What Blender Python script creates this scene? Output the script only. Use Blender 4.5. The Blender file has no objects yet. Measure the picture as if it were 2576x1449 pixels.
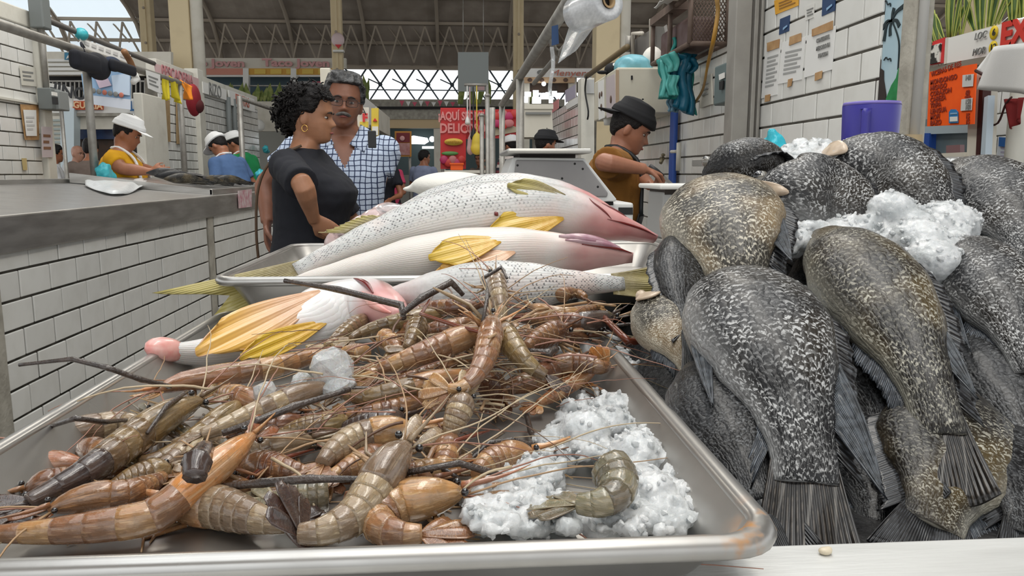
import bpy, bmesh, math, random
from mathutils import Vector as V, Matrix, noise, Euler
C = bpy.context.scene.collection
S = bpy.context.scene
rnd = random.Random(7)
PI = math.pi
# ---------------------------------------------------------------- camera
ZC = 1.25
FPX = 1930.0
cam_d = bpy.data.cameras.new('camera')
cam_d.sensor_width = 36.0
cam_d.lens = 36.0 * FPX / 2576.0
cam_d.clip_start = 0.02
cam_d.clip_end = 400
cam = bpy.data.objects.new('camera', cam_d)
cam.location = (0, 0, ZC)
cam.rotation_euler = (math.radians(90 - 8.53), 0, math.radians(-4.05))
C.objects.link(cam)
S.camera = cam
# ---------------------------------------------------------------- world: overcast sky, brighter towards the zenith
w = bpy.data.worlds.new('overcast_sky')
S.world = w
w.use_nodes = True
nt = w.node_tree
bg = nt.nodes['Background']
tc = nt.nodes.new('ShaderNodeTexCoord')
sx = nt.nodes.new('ShaderNodeSeparateXYZ')
nt.links.new(tc.outputs['Generated'], sx.inputs[0])
mr = nt.nodes.new('ShaderNodeMapRange')
mr.inputs['From Min'].default_value = 0.0
mr.inputs['From Max'].default_value = 1.0
mr.inputs['To Min'].default_value = 1.15
mr.inputs['To Max'].default_value = 2.6
nt.links.new(sx.outputs['Z'], mr.inputs['Value'])
bg.inputs['Color'].default_value = (0.96, 0.985, 1.0, 1)
nt.links.new(mr.outputs['Result'], bg.inputs['Strength'])
# large soft area lights added overhead as fill, with no lamp fittings
def area(loc, size, power, rot=(0, 0, 0), col=(1, 0.95, 0.86)):
    d = bpy.data.lights.new('overhead_fill', 'AREA')
    d.shape = 'RECTANGLE'; d.size = size[0]; d.size_y = size[1]; d.energy = power; d.color = col
    o = bpy.data.objects.new('overhead_fill', d); o.location = loc; o.rotation_euler = rot
    C.objects.link(o)
area((0.3, 0.6, 3.3), (0.35, 2.4), 26)
area((-2.3, 6.2, 3.9), (0.5, 4.0), 50)
area((0.9, 4.6, 3.9), (0.5, 3.0), 34)
S.view_settings.view_transform = 'Standard'
S.view_settings.look = 'None'
S.view_settings.gamma = 1
S.view_settings.use_curve_mapping = False
S.view_settings.exposure = -0.12
S.cycles.max_bounces = 6
S.cycles.diffuse_bounces = 3
S.cycles.glossy_bounces = 3
S.cycles.transmission_bounces = 5
S.cycles.transparent_max_bounces = 6
S.cycles.use_denoising = True
S.cycles.sample_clamp_indirect = 4
# ---------------------------------------------------------------- photograph pixel -> place in the market
RC = cam.rotation_euler.to_matrix()
def ray(px, py):
    return RC @ V(((px - 1288.0) / FPX, -(py - 724.5) / FPX, -1.0))
def atY(px, py, Y):
    r = ray(px, py); return V((0, 0, ZC)) + r * (Y / r.y)
def atX(px, py, X):
    r = ray(px, py); return V((0, 0, ZC)) + r * (X / r.x)
def atZ(px, py, z):
    r = ray(px, py); return V((0, 0, ZC)) + r * ((z - ZC) / r.z)
# ---------------------------------------------------------------- materials
M = {}
def mat(name, col=(0.5, 0.5, 0.5), rough=0.5, metal=0.0, col2=None, nscale=6.0, nlo=0.35, nhi=0.65, bump=0.0, bscale=40.0,
        sss=0.0, coat=0.0, trans=0.0, emit=None, estr=1.0, alpha=1.0, stretch=(1, 1, 1), detail=4.0, rand=0.0, spec=0.5, ior=1.45, rough2=None):
    if name in M: return M[name]
    m = bpy.data.materials.new(name); m.use_nodes = True
    n = m.node_tree; b = n.nodes['Principled BSDF']
    b.inputs['Base Color'].default_value = (*col, 1)
    b.inputs['Roughness'].default_value = rough
    b.inputs['Metallic'].default_value = metal
    b.inputs['IOR'].default_value = ior
    b.inputs['Specular IOR Level'].default_value = spec
    if sss:
        b.inputs['Subsurface Weight'].default_value = sss
        b.inputs['Subsurface Radius'].default_value = (1.0, 0.6, 0.4)
        b.inputs['Subsurface Scale'].default_value = 0.01
    if coat:
        b.inputs['Coat Weight'].default_value = coat; b.inputs['Coat Roughness'].default_value = 0.08
    if trans: b.inputs['Transmission Weight'].default_value = trans
    if emit:
        b.inputs['Emission Color'].default_value = (*emit, 1); b.inputs['Emission Strength'].default_value = estr
    if alpha < 1: b.inputs['Alpha'].default_value = alpha
    mp = None
    def coords():
        t = n.nodes.new('ShaderNodeTexCoord'); q = n.nodes.new('ShaderNodeMapping')
        q.inputs['Scale'].default_value = stretch
        n.links.new(t.outputs['Object'], q.inputs['Vector'])
        oi = n.nodes.new('ShaderNodeObjectInfo')
        a = n.nodes.new('ShaderNodeVectorMath'); a.operation = 'MULTIPLY_ADD'
        a.inputs[0].default_value = (3.1, 2.3, 1.7); a.inputs[2].default_value = (0, 0, 0)
        n.links.new(oi.outputs['Random'], a.inputs[1])
        s = n.nodes.new('ShaderNodeVectorMath'); s.operation = 'ADD'
        n.links.new(q.outputs[0], s.inputs[0]); n.links.new(a.outputs[0], s.inputs[1])
        return s
    colsock = None
    if col2:
        mp = coords()
        t = n.nodes.new('ShaderNodeTexNoise'); t.inputs['Scale'].default_value = nscale; t.inputs['Detail'].default_value = detail
        n.links.new(mp.outputs[0], t.inputs['Vector'])
        r = n.nodes.new('ShaderNodeValToRGB')
        r.color_ramp.elements[0].position = nlo; r.color_ramp.elements[1].position = nhi
        r.color_ramp.elements[0].color = (*col, 1); r.color_ramp.elements[1].color = (*col2, 1)
        n.links.new(t.outputs['Fac'], r.inputs['Fac'])
        colsock = r.outputs['Color']
        if rough2 is not None:
            q = n.nodes.new('ShaderNodeMapRange'); q.inputs['To Min'].default_value = rough; q.inputs['To Max'].default_value = rough2
            n.links.new(t.outputs['Fac'], q.inputs['Value']); n.links.new(q.outputs[0], b.inputs['Roughness'])
    if rand:
        oi = n.nodes.new('ShaderNodeObjectInfo'); h = n.nodes.new('ShaderNodeHueSaturation')
        q = n.nodes.new('ShaderNodeMapRange'); q.inputs['To Min'].default_value = 1 - rand; q.inputs['To Max'].default_value = 1 + rand
        n.links.new(oi.outputs['Random'], q.inputs['Value']); n.links.new(q.outputs[0], h.inputs['Value'])
        if colsock: n.links.new(colsock, h.inputs['Color'])
        else: h.inputs['Color'].default_value = (*col, 1)
        colsock = h.outputs['Color']
    if colsock: n.links.new(colsock, b.inputs['Base Color'])
    if bump:
        mp = mp or coords()
        t = n.nodes.new('ShaderNodeTexNoise'); t.inputs['Scale'].default_value = bscale; t.inputs['Detail'].default_value = 3
        n.links.new(mp.outputs[0], t.inputs['Vector'])
        k = n.nodes.new('ShaderNodeBump'); k.inputs['Strength'].default_value = bump; k.inputs['Distance'].default_value = 0.01
        n.links.new(t.outputs['Fac'], k.inputs['Height']); n.links.new(k.outputs['Normal'], b.inputs['Normal'])
    M[name] = m
    return m
class NT:                                               # small helper to write node maths
    def __init__(s, name):
        s.m = bpy.data.materials.new(name); s.m.use_nodes = True
        s.n = s.m.node_tree; s.b = s.n.nodes['Principled BSDF']; M[name] = s.m
    def add(s, t, **k):
        x = s.n.nodes.new(t)
        for a, v in k.items(): setattr(x, a, v)
        return x
    def put(s, sock, v):
        if isinstance(v, bpy.types.NodeSocket): s.n.links.new(v, sock)
        elif isinstance(v, (tuple, list)) and len(v) == 3 and sock.type == 'RGBA': sock.default_value = (*v, 1)
        else: sock.default_value = v
    def math(s, op, a, b=0.0, c=0.0, clamp=False):
        x = s.add('ShaderNodeMath', operation=op, use_clamp=clamp)
        s.put(x.inputs[0], a); s.put(x.inputs[1], b)
        if len(x.inputs) > 2: s.put(x.inputs[2], c)
        return x.outputs[0]
    def mix(s, f, a, b, mode='MIX'):
        x = s.add('ShaderNodeMix', data_type='RGBA', blend_type=mode)
        s.put(x.inputs[0], f); s.put(x.inputs[6], a); s.put(x.inputs[7], b)
        return x.outputs[2]
    def ss(s, v, lo, hi, a=0.0, b=1.0):
        x = s.add('ShaderNodeMapRange', interpolation_type='SMOOTHSTEP')
        s.put(x.inputs[0], v); x.inputs[1].default_value = lo; x.inputs[2].default_value = hi
        x.inputs[3].default_value = a; x.inputs[4].default_value = b
        return x.outputs[0]
    def noise(s, vec, scale, detail=3.0, rough=0.5):
        x = s.add('ShaderNodeTexNoise'); s.put(x.inputs['Vector'], vec)
        x.inputs['Scale'].default_value = scale; x.inputs['Detail'].default_value = detail; x.inputs['Roughness'].default_value = rough
        return x.outputs['Fac']
    def uv(s):
        t = s.add('ShaderNodeTexCoord'); q = s.add('ShaderNodeSeparateXYZ')
        s.n.links.new(t.outputs['UV'], q.inputs[0])
        return q.outputs[0], q.outputs[1], t
    def vec(s, x, y, z=0.0):
        q = s.add('ShaderNodeCombineXYZ')
        s.put(q.inputs[0], x); s.put(q.inputs[1], y); s.put(q.inputs[2], z)
        return q.outputs[0]
    def rnd(s):
        return s.add('ShaderNodeObjectInfo').outputs['Random']
    def bump(s, h, strength, dist=0.002):
        k = s.add('ShaderNodeBump'); k.inputs['Strength'].default_value = strength; k.inputs['Distance'].default_value = dist
        s.put(k.inputs['Height'], h); s.n.links.new(k.outputs['Normal'], s.b.inputs['Normal'])
    def base(s, v): s.put(s.b.inputs['Base Color'], v)
    def set(s, **k):
        for a, v in k.items(): s.put(s.b.inputs[a.replace('_', ' ')], v)
# ---------------------------------------------------------------- objects
WL = {}
def wloc(o): return WL[o.name] if o is not None else V((0, 0, 0))
def tag(o, label=None, cat=None, group=None, kind=None):
    if label: o['label'] = label
    if cat: o['category'] = cat
    if group: o['group'] = group
    if kind: o['kind'] = kind
    return o
def thing(name, label, cat, loc=(0, 0, 0), group=None):
    o = bpy.data.objects.new(name, None); C.objects.link(o)
    o.empty_display_size = 0.05
    o.location = V(loc); WL[o.name] = V(loc)
    return tag(o, label, cat, group)
def link(name, me, loc, parent=None, kind=None, label=None):
    o = bpy.data.objects.new(name, me); C.objects.link(o)
    WL[o.name] = V(loc)
    if parent is not None: o.parent = parent
    o.location = V(loc) - wloc(parent)
    if kind: o['kind'] = kind
    if label: o['label'] = label
    return o
class MB:
    def __init__(s): s.v = []; s.f = []; s.uv = []; s.mi = []; s.sm = []; s.cur = 0; s.smooth = True
    def add(s, vs, fs, uvs=None, smooth=None):
        k = len(s.v); s.v += [V(p) for p in vs]
        sm = s.smooth if smooth is None else smooth
        for i, f in enumerate(fs):
            s.f.append([k + j for j in f]); s.mi.append(s.cur); s.sm.append(sm)
            s.uv.append(uvs[i] if uvs else [(0, 0)] * len(f))
    def box(s, lo, hi, bev=0.0, rot=None, org=None):
        lo, hi = V(lo), V(hi)
        b = bmesh.new(); bmesh.ops.create_cube(b, size=1)
        d = hi - lo; c = (lo + hi) / 2
        for q in b.verts: q.co = V((q.co.x * d.x, q.co.y * d.y, q.co.z * d.z))
        if bev: bmesh.ops.bevel(b, geom=b.edges[:], offset=min(bev, min(abs(d.x), abs(d.y), abs(d.z)) * .45), segments=2, affect='EDGES', profile=0.5)
        vs = []
        b.verts.index_update()
        for q in b.verts:
            p = q.co + c
            if rot is not None: p = rot @ (p - V(org if org is not None else c)) + V(org if org is not None else c)
            vs.append(p)
        s.add(vs, [[q.index for q in f.verts] for f in b.faces], smooth=False); b.free(); return s
    def sweep(s, rings, caps=True, closed=True, us=None):
        n = len(rings[0]); vs = [p for r in rings for p in r]; fs = []; uvs = []
        m = len(rings)
        for i in range(m - 1):
            for j in range(n if closed else n - 1):
                k = (j + 1) % n
                fs.append([i * n + j, i * n + k, (i + 1) * n + k, (i + 1) * n + j])
                u0 = us[i] if us else i / (m - 1); u1 = us[i + 1] if us else (i + 1) / (m - 1)
                uvs.append([(u0, j / n), (u0, (j + 1) / n), (u1, (j + 1) / n), (u1, j / n)])
        if caps and closed:
            fs.append(list(range(n))[::-1]); uvs.append([(0, j / n) for j in range(n)][::-1])
            fs.append([(m - 1) * n + j for j in range(n)]); uvs.append([(1, j / n) for j in range(n)])
        s.add(vs, fs, uvs); return s
    def tube(s, pts, r, sides=8, caps=True):
        pts = [V(p) for p in pts]; m = len(pts); rings = []
        rr = r if isinstance(r, (list, tuple)) else [r] * m
        prev = None
        for i in range(m):
            t = (pts[min(i + 1, m - 1)] - pts[max(i - 1, 0)])
            t = t.normalized() if t.length > 1e-9 else V((0, 0, 1))
            if prev is None:
                a = V((0, 0, 1)) if abs(t.z) < .9 else V((1, 0, 0))
                u = t.cross(a).normalized()
            else:
                u = prev - t * prev.dot(t); u = u.normalized() if u.length > 1e-6 else t.orthogonal().normalized()
            prev = u; w_ = t.cross(u)
            rings.append([pts[i] + (u * math.cos(2 * PI * j / sides) + w_ * math.sin(2 * PI * j / sides)) * rr[i] for j in range(sides)])
        return s.sweep(rings, caps)
    def lathe(s, prof, c, sides=24, axis='Z'):
        c = V(c); rings = []
        for r, h in prof:
            ring = []
            for j in range(sides):
                a = 2 * PI * j / sides
                p = V((r * math.cos(a), r * math.sin(a), h))
                if axis == 'Y': p = V((p.x, p.z, p.y))
                if axis == 'X': p = V((p.z, p.x, p.y))
                ring.append(c + p)
            rings.append(ring)
        return s.sweep(rings)
    def prism(s, poly, d, smooth=False):                # polygon of world points pushed along d
        n = len(poly); a = [V(p) for p in poly]; d = V(d); b = [p + d for p in a]
        s.add(a + b, [list(range(n))[::-1], [n + i for i in range(n)]] + [[i, (i + 1) % n, n + (i + 1) % n, n + i] for i in range(n)], smooth=smooth)
        return s
    def ell(s, c, r, seg=16, rings=10, rot=None):
        c = V(c); R = []
        for i in range(rings + 1):
            a = PI * i / rings; ring = []
            for j in range(seg):
                b = 2 * PI * j / seg
                p = V((r[0] * math.sin(a) * math.cos(b) if 0 < i < rings else 1e-5 * math.cos(b), r[1] * math.sin(a) * math.sin(b) if 0 < i < rings else 1e-5 * math.sin(b), r[2] * math.cos(a)))
                ring.append(c + (rot @ p if rot is not None else p))
            R.append(ring)
        return s.sweep(R)
    def sheet(s, fn, nu, nv, th=0.0):                   # fn(u, v) -> point; thickness along the normal
        P = [[V(fn(i / nu, j / nv)) for j in range(nv + 1)] for i in range(nu + 1)]
        def idx(i, j): return i * (nv + 1) + j
        vs = [p for r in P for p in r]; fs = []; uvs = []
        for i in range(nu):
            for j in range(nv):
                fs.append([idx(i, j), idx(i + 1, j), idx(i + 1, j + 1), idx(i, j + 1)])
                uvs.append([(i / nu, j / nv), ((i + 1) / nu, j / nv), ((i + 1) / nu, (j + 1) / nv), (i / nu, (j + 1) / nv)])
        if th:
            N = []
            for i in range(nu + 1):
                for j in range(nv + 1):
                    a = P[min(i + 1, nu)][j] - P[max(i - 1, 0)][j]; b = P[i][min(j + 1, nv)] - P[i][max(j - 1, 0)]
                    q = a.cross(b); N.append(q.normalized() if q.length > 1e-12 else V((0, 0, 1)))
            k = len(vs); vs = [p + q * th / 2 for p, q in zip(vs, N)] + [p - q * th / 2 for p, q in zip(vs, N)]
            fs2 = [[k + x for x in f][::-1] for f in fs]; uv2 = [u[::-1] for u in uvs]
            ed = [(idx(i, 0), idx(i + 1, 0)) for i in range(nu)] + [(idx(nu, j), idx(nu, j + 1)) for j in range(nv)] + \
                 [(idx(i + 1, nv), idx(i, nv)) for i in reversed(range(nu))] + [(idx(0, j + 1), idx(0, j)) for j in reversed(range(nv))]
            fs = fs + fs2 + [[a + k, b + k, b, a] for a, b in ed]; uvs = uvs + uv2 + [[(0, 0)] * 4] * len(ed)
        s.add(vs, fs, uvs); return s
    def mesh(s, name, mats, org):
        me = bpy.data.meshes.new(name)
        me.from_pydata([tuple(p - org) for p in s.v], [], s.f)
        uvl = me.uv_layers.new(name='UVMap')
        flat = [c for f in s.uv for uv in f for c in uv]
        uvl.data.foreach_set('uv', flat)
        me.polygons.foreach_set('material_index', s.mi)
        me.polygons.foreach_set('use_smooth', s.sm)
        for m in (mats if isinstance(mats, (list, tuple)) else [mats]): me.materials.append(m)
        me.update()
        return me
    def build(s, name, mats, parent=None, kind=None, label=None, org=None):
        if org is None:
            lo = [min(p[i] for p in s.v) for i in range(3)]; hi = [max(p[i] for p in s.v) for i in range(3)]
            org = V([(a + b) / 2 for a, b in zip(lo, hi)])
        return link(name, s.mesh(name, mats, V(org)), org, parent, kind, label)
def fixn(o):                                            # make the normals point outwards
    b = bmesh.new(); b.from_mesh(o.data); bmesh.ops.recalc_face_normals(b, faces=b.faces[:]); b.to_mesh(o.data); b.free(); return o
SCR = bpy.data.scenes.new('workbench')                # an empty scene of its own keeps the evaluation quick
def evaluated(o):
    SCR.collection.objects.link(o); vl = SCR.view_layers[0]; vl.update(); dg = vl.depsgraph
    me = bpy.data.meshes.new_from_object(o.evaluated_get(dg), depsgraph=dg)
    SCR.collection.objects.unlink(o); return me
def remesh(o, voxel, smooth_it=4, fac=0.5):             # union of overlapping closed shells into one continuous skin
    m = o.modifiers.new('r', 'REMESH'); m.mode = 'VOXEL'; m.voxel_size = voxel
    if smooth_it:
        q = o.modifiers.new('s', 'SMOOTH'); q.iterations = smooth_it; q.factor = fac
    me = evaluated(o)
    o.modifiers.clear(); old = o.data; mats = list(old.materials); o.data = me
    me.materials.clear()
    for k in mats: me.materials.append(k)
    me.polygons.foreach_set('use_smooth', [True] * len(me.polygons))
    bpy.data.meshes.remove(old)
    return o
def cr(pts, n):                                         # smooth curve through the points, n+1 samples, even in arc length
    pts = [V(p) for p in pts]
    q = [pts[0] * 2 - pts[1]] + pts + [pts[-1] * 2 - pts[-2]]
    out = []
    for i in range(1, len(q) - 2):
        for k in range(12):
            t = k / 12; a, b, c, d = q[i - 1], q[i], q[i + 1], q[i + 2]
            out.append(0.5 * ((2 * b) + (c - a) * t + (2 * a - 5 * b + 4 * c - d) * t * t + (3 * b - a - 3 * c + d) * t ** 3))
    out.append(pts[-1])
    L = [0]
    for a, b in zip(out, out[1:]): L.append(L[-1] + (b - a).length)
    res = []; j = 0
    for i in range(n + 1):
        x = L[-1] * i / n
        while j < len(L) - 2 and L[j + 1] < x: j += 1
        f = (x - L[j]) / max(L[j + 1] - L[j], 1e-9)
        res.append(out[j].lerp(out[j + 1], min(max(f, 0), 1)))
    return res
def lin(tab, x):                                        # table lookup, smooth between the entries
    if x <= tab[0][0]: return tab[0][1]
    for (a, p), (b, q) in zip(tab, tab[1:]):
        if x <= b:
            t = (x - a) / (b - a); t = t * t * (3 - 2 * t) * .6 + t * .4
            return p + (q - p) * t
    return tab[-1][1]
FONT_M = {}
def text(body, name, m, loc, size, face='-Y', parent=None, depth=0.002, sx=1.0, align='CENTER', tilt=0.0, bold=0.0, shear=0.0):
    cu = bpy.data.curves.new(name, 'FONT'); cu.body = body; cu.size = size; cu.extrude = depth; cu.align_x = align; cu.align_y = 'CENTER'
    cu.offset = bold; cu.resolution_u = 3; cu.shear = shear
    o0 = bpy.data.objects.new('tmp', cu)
    me = evaluated(o0)
    bpy.data.objects.remove(o0); bpy.data.curves.remove(cu)
    ax = {'-Y': (V((1, 0, 0)), V((0, -1, 0))), '-X': (V((0, -1, 0)), V((-1, 0, 0))), '+X': (V((0, 1, 0)), V((1, 0, 0)))}[face]
    x, n_ = ax; y = V((0, 0, 1))
    x, y = x * math.cos(tilt) + y * math.sin(tilt), y * math.cos(tilt) - x * math.sin(tilt)
    R = Matrix((x * sx, y, n_)).transposed().to_4x4()
    me.transform(R); me.materials.clear(); me.materials.append(m)
    return link(name, me, loc, parent)
def pX(X, cs, d, m, name, parent=None, kind=None, label=None):           # flat board on a plane X = const given by photo corners
    b = MB(); b.prism([atX(x, y, X) for x, y in cs], V((d, 0, 0))); return fixn(b.build(name, m, parent, kind, label))
def pY(Y, cs, d, m, name, parent=None, kind=None, label=None):
    b = MB(); b.prism([atY(x, y, Y) for x, y in cs], V((0, d, 0))); return fixn(b.build(name, m, parent, kind, label))
def rc(x0, y0, x1, y1): return [(x0, y0), (x1, y0), (x1, y1), (x0, y1)]

# ================================================================ materials of the setting
tile_m = mat('white_tile', (0.74, 0.735, 0.70), 0.22, rand=0.05, col2=(0.66, 0.65, 0.61), nscale=9, nlo=.45, nhi=.8, coat=0.2)
grout_m = mat('dark_grout', (0.10, 0.093, 0.078), 0.9, col2=(0.17, 0.155, 0.13), nscale=14)
conc_m = mat('aged_concrete', (0.43, 0.405, 0.345), 0.85, col2=(0.30, 0.28, 0.235), nscale=11, bump=0.25, bscale=60)
plaster_m = mat('dirty_plaster', (0.62, 0.60, 0.53), 0.8, col2=(0.50, 0.475, 0.41), nscale=5, nlo=.5, nhi=.8, bump=0.1)
steel_m = mat('brushed_steel', (0.36, 0.345, 0.32), 0.36, 0.9, col2=(0.47, 0.455, 0.43), nscale=5, stretch=(1, 1, 6), bump=0.04, bscale=120, rough2=0.55)
steel_top_m = mat('wet_steel', (0.46, 0.45, 0.435), 0.24, 0.85, col2=(0.36, 0.35, 0.34), nscale=6, nlo=.4, nhi=.7, bump=0.10, bscale=9, rough2=0.42)
galv_m = mat('galvanised_pipe', (0.36, 0.345, 0.315), 0.5, 0.55, col2=(0.26, 0.245, 0.22), nscale=14, nlo=.4, nhi=.75, bump=0.15, bscale=90)
dark_m = mat('dark_gap', (0.02, 0.02, 0.02), 0.8)
cream_m = mat('cream_paint', (0.72, 0.59, 0.37), 0.7, col2=(0.62, 0.50, 0.31), nscale=3, nlo=.5, nhi=.8)
cream2_m = mat('pale_paint', (0.68, 0.64, 0.55), 0.7, col2=(0.56, 0.52, 0.43), nscale=4, nlo=.5, nhi=.8)
white_m = mat('white_paint', (0.78, 0.77, 0.73), 0.5)
paper_m = mat('white_paper', (0.76, 0.755, 0.73), 0.6)
ink_m = mat('grey_print', (0.22, 0.22, 0.21), 0.7)
black_m = mat('black_paint', (0.03, 0.03, 0.032), 0.5)
red_m = mat('red_paint', (0.62, 0.03, 0.03), 0.45)
blue_m = mat('blue_paint', (0.02, 0.075, 0.34), 0.4)
tape_m = mat('brown_tape', (0.40, 0.22, 0.09), 0.4, col2=(0.52, 0.32, 0.15), nscale=20)
grey_m = mat('grey_box_paint', (0.17, 0.185, 0.18), 0.5)
roof_m = mat('roof_sheet', (0.30, 0.25, 0.205), 0.85, col2=(0.41, 0.35, 0.295), nscale=1.6, nlo=.35, nhi=.7, rand=0.08)
rib_m = mat('roof_rib_paint', (0.40, 0.335, 0.265), 0.8)
def two_sided(name, col, k):
    m = bpy.data.materials.new(name); m.use_nodes = True; n = m.node_tree
    out = n.nodes['Material Output']; n.nodes.remove(n.nodes['Principled BSDF'])
    a = n.nodes.new('ShaderNodeBsdfDiffuse'); b = n.nodes.new('ShaderNodeBsdfTranslucent'); x = n.nodes.new('ShaderNodeMixShader')
    for q in (a, b): q.inputs['Color'].default_value = (*col, 1)
    x.inputs[0].default_value = k
    n.links.new(a.outputs[0], x.inputs[1]); n.links.new(b.outputs[0], x.inputs[2]); n.links.new(x.outputs[0], out.inputs[0])
    M[name] = m; return m
trans_roof_m = two_sided('translucent_roof_sheet', (0.62, 0.68, 0.72), 0.7)
film_m = mat('clear_plastic_film', (0.85, 0.87, 0.88), 0.12, trans=0.55, alpha=0.55, ior=1.15, bump=0.5, bscale=25)
teal_bag_m = mat('teal_plastic', (0.03, 0.33, 0.40), 0.35, col2=(0.06, 0.45, 0.50), nscale=18, bump=0.5, bscale=30)

# ================================================================ floor and hall roof
b = MB(); b.box((-30, -8, -0.2), (30, 45, 0))
b.build('floor', mat('hall_floor', (0.20, 0.19, 0.175), 0.5, col2=(0.27, 0.255, 0.23), nscale=1.5), kind='structure')

prof = [(30.0, 5.15), (29.5, 5.95), (28.9, 6.55), (27.6, 7.15), (25.6, 7.75), (22.8, 8.35), (20.0, 8.8)]
roof = thing('ceiling', None, None, (0, 28, 7)); tag(roof, kind='structure')
nx0, nx1, bay = -19, 19, 2.62
for k in range(len(prof) - 1):
    (ya, za), (yb, zb) = prof[k], prof[k + 1]
    x = nx0 * 1.0
    while x < nx1:
        b = MB(); b.smooth = False; n = 8
        pa = [V((x + bay * i / n, ya - (0.05 if i % 2 else 0), za)) for i in range(n + 1)]
        pb = [V((x + bay * i / n, yb - (0.05 if i % 2 else 0), zb)) for i in range(n + 1)]
        for i in range(n):
            b.add([pa[i], pa[i + 1], pb[i + 1], pb[i]], [[0, 1, 2, 3]])
        b.build('roof_panel', trans_roof_m if x + bay * .5 < -12.2 else roof_m, roof)
        x += bay
    b = MB(); b.box((nx0, ya - .26, za - .06), (nx1 + 1.2, ya - .12, za + .04)); b.build('purlin', rib_m, roof)
x = nx0
while x < nx1 + 1.5:
    b = MB(); pts = cr([V((x, y - .32, z - .03)) for y, z in prof], 14)
    b.sweep([[p + V((-.06, 0, 0)), p + V((.06, 0, 0)), p + V((.06, .16, .0)), p + V((-.06, .16, 0))] for p in pts]); b.smooth = False
    b.build('rib', rib_m, roof); x += bay
# the roof goes on over the stalls, with a long skylight above the aisle
for ya, yb in ((20.0, 9.5), (-3.5, -9.0)):
    b = MB(); b.box((nx0, min(ya, yb), 8.85), (nx1 + 1.2, max(ya, yb), 9.0)); b.build('roof_panel', roof_m, roof)
for xa_, xb_ in ((nx0, -4.6), (4.6, nx1 + 1.2)):
    b = MB(); b.box((xa_, -3.5, 8.85), (xb_, 9.5, 9.0)); b.build('roof_panel', roof_m, roof)
for y in (-3.4, 0.9, 5.2, 9.4):
    b = MB(); b.box((nx0, y - .1, 8.6), (nx1 + 1.2, y + .1, 8.85)); b.build('purlin', rib_m, roof)
# zig-zag truss in front of the lowest roof strip and the window lattice under it
b = MB(); b.smooth = False
za, zb = 5.25, 6.45
def bar(b, p, q, t=0.05):
    b.tube([p, q], t, 4)
x = nx0
while x < nx1:
    for i in range(3):
        xa = x + i * bay / 3; xm = xa + bay / 6; xb = xa + bay / 3
        bar(b, V((xa, 29.2, za)), V((xm, 28.7, zb)), .04); bar(b, V((xm, 28.7, zb)), V((xb, 29.2, za)), .04)
        bar(b, V((xa, 29.0, zb)), V((xm, 29.2, (za + zb) / 2)), .03)
    x += bay
b.build('truss', rib_m, roof, kind='stuff')
win = thing('window_1', None, None, (0, 30, 4.5)); tag(win, kind='structure')
b = MB(); b.smooth = False
x = -6.0
wm = mat('lattice_paint', (0.05, 0.07, 0.09), 0.6)
while x < 9:
    bar(b, V((x, 30, 5.2)), V((x + .45, 30, 4.55)), .032); bar(b, V((x + .9, 30, 5.2)), V((x + .45, 30, 4.55)), .032)
    bar(b, V((x + .45, 30, 4.55)), V((x, 30, 3.9)), .028); bar(b, V((x + .45, 30, 4.55)), V((x + .9, 30, 3.9)), .028)
    bar(b, V((x, 30, 4.35)), V((x + .9, 30, 4.35)), .02); bar(b, V((x, 30, 4.75)), V((x + .45, 30, 4.55)), .022)
    b.lathe([(0.0, -.03), (.08, -.03), (.08, .03), (0.0, .03)], (x + .45, 30, 4.55), 8, 'Y')
    x += .9
b.build('window_lattice', wm, win, kind='stuff')
b = MB(); b.box((-6.5, 29.9, 5.1), (9.5, 30.1, 5.25)); b.build('window_head', rib_m, win)
# far end wall below and beside the lattice window
b = MB(); b.box((-20, 30.2, 0), (-4.3, 30.5, 5.2)); b.box((-4.3, 30.2, 0), (6.4, 30.5, 3.7)); b.box((6.4, 30.2, 0), (21, 30.5, 5.2))
b.build('wall_back', mat('far_wall_paint', (0.35, 0.34, 0.30), .8), kind='structure')

TRN = []
def column(x0, x1, Y, m, top=9.0, strip=None, base=0.0):
    t0 = atY(x0, 300, Y).x; t1 = atY(x1, 300, Y).x
    TRN.append(1); c = thing('trim_%d' % (len(TRN) + 3), None, None, ((t0 + t1) / 2, Y, base)); tag(c, kind='structure')
    b = MB(); b.box((t0, Y, base), (t1, Y + (t1 - t0), top), .02); b.build('column_shaft', m, c)
    if strip == 'dots':
        b = MB(); b.box(((t0 + t1) / 2 - .03, Y - .03, base), ((t0 + t1) / 2 + .03, Y + .0, top)); b.build('column_rib', cream_m, c)
        z = 2.0
        while z < top:
            b = MB(); b.lathe([(0, 0), (.035, 0), (.035, .03), (0, .03)], ((t0 + t1) / 2, Y - .065, z), 8, 'Y'); b.build('bolt', rib_m, c); z += .9
    if strip == 'pipe':
        b = MB(); b.tube([(t1 + .09, Y + .1, base), (t1 + .09, Y + .1, top)], .1, 10); b.build('downpipe', cream2_m, c)
    return c
column(440, 490, 13.0, cream_m, strip='pipe')
column(367, 396, 22, cream_m, strip='dots')
column(840, 866, 20, cream_m, strip='dots')
column(1292, 1317, 20, cream_m, strip='dots')
column(1497, 1556, 13.0, cream_m, strip='pipe')
column(2440, 2500, 9.0, cream_m)

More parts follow.
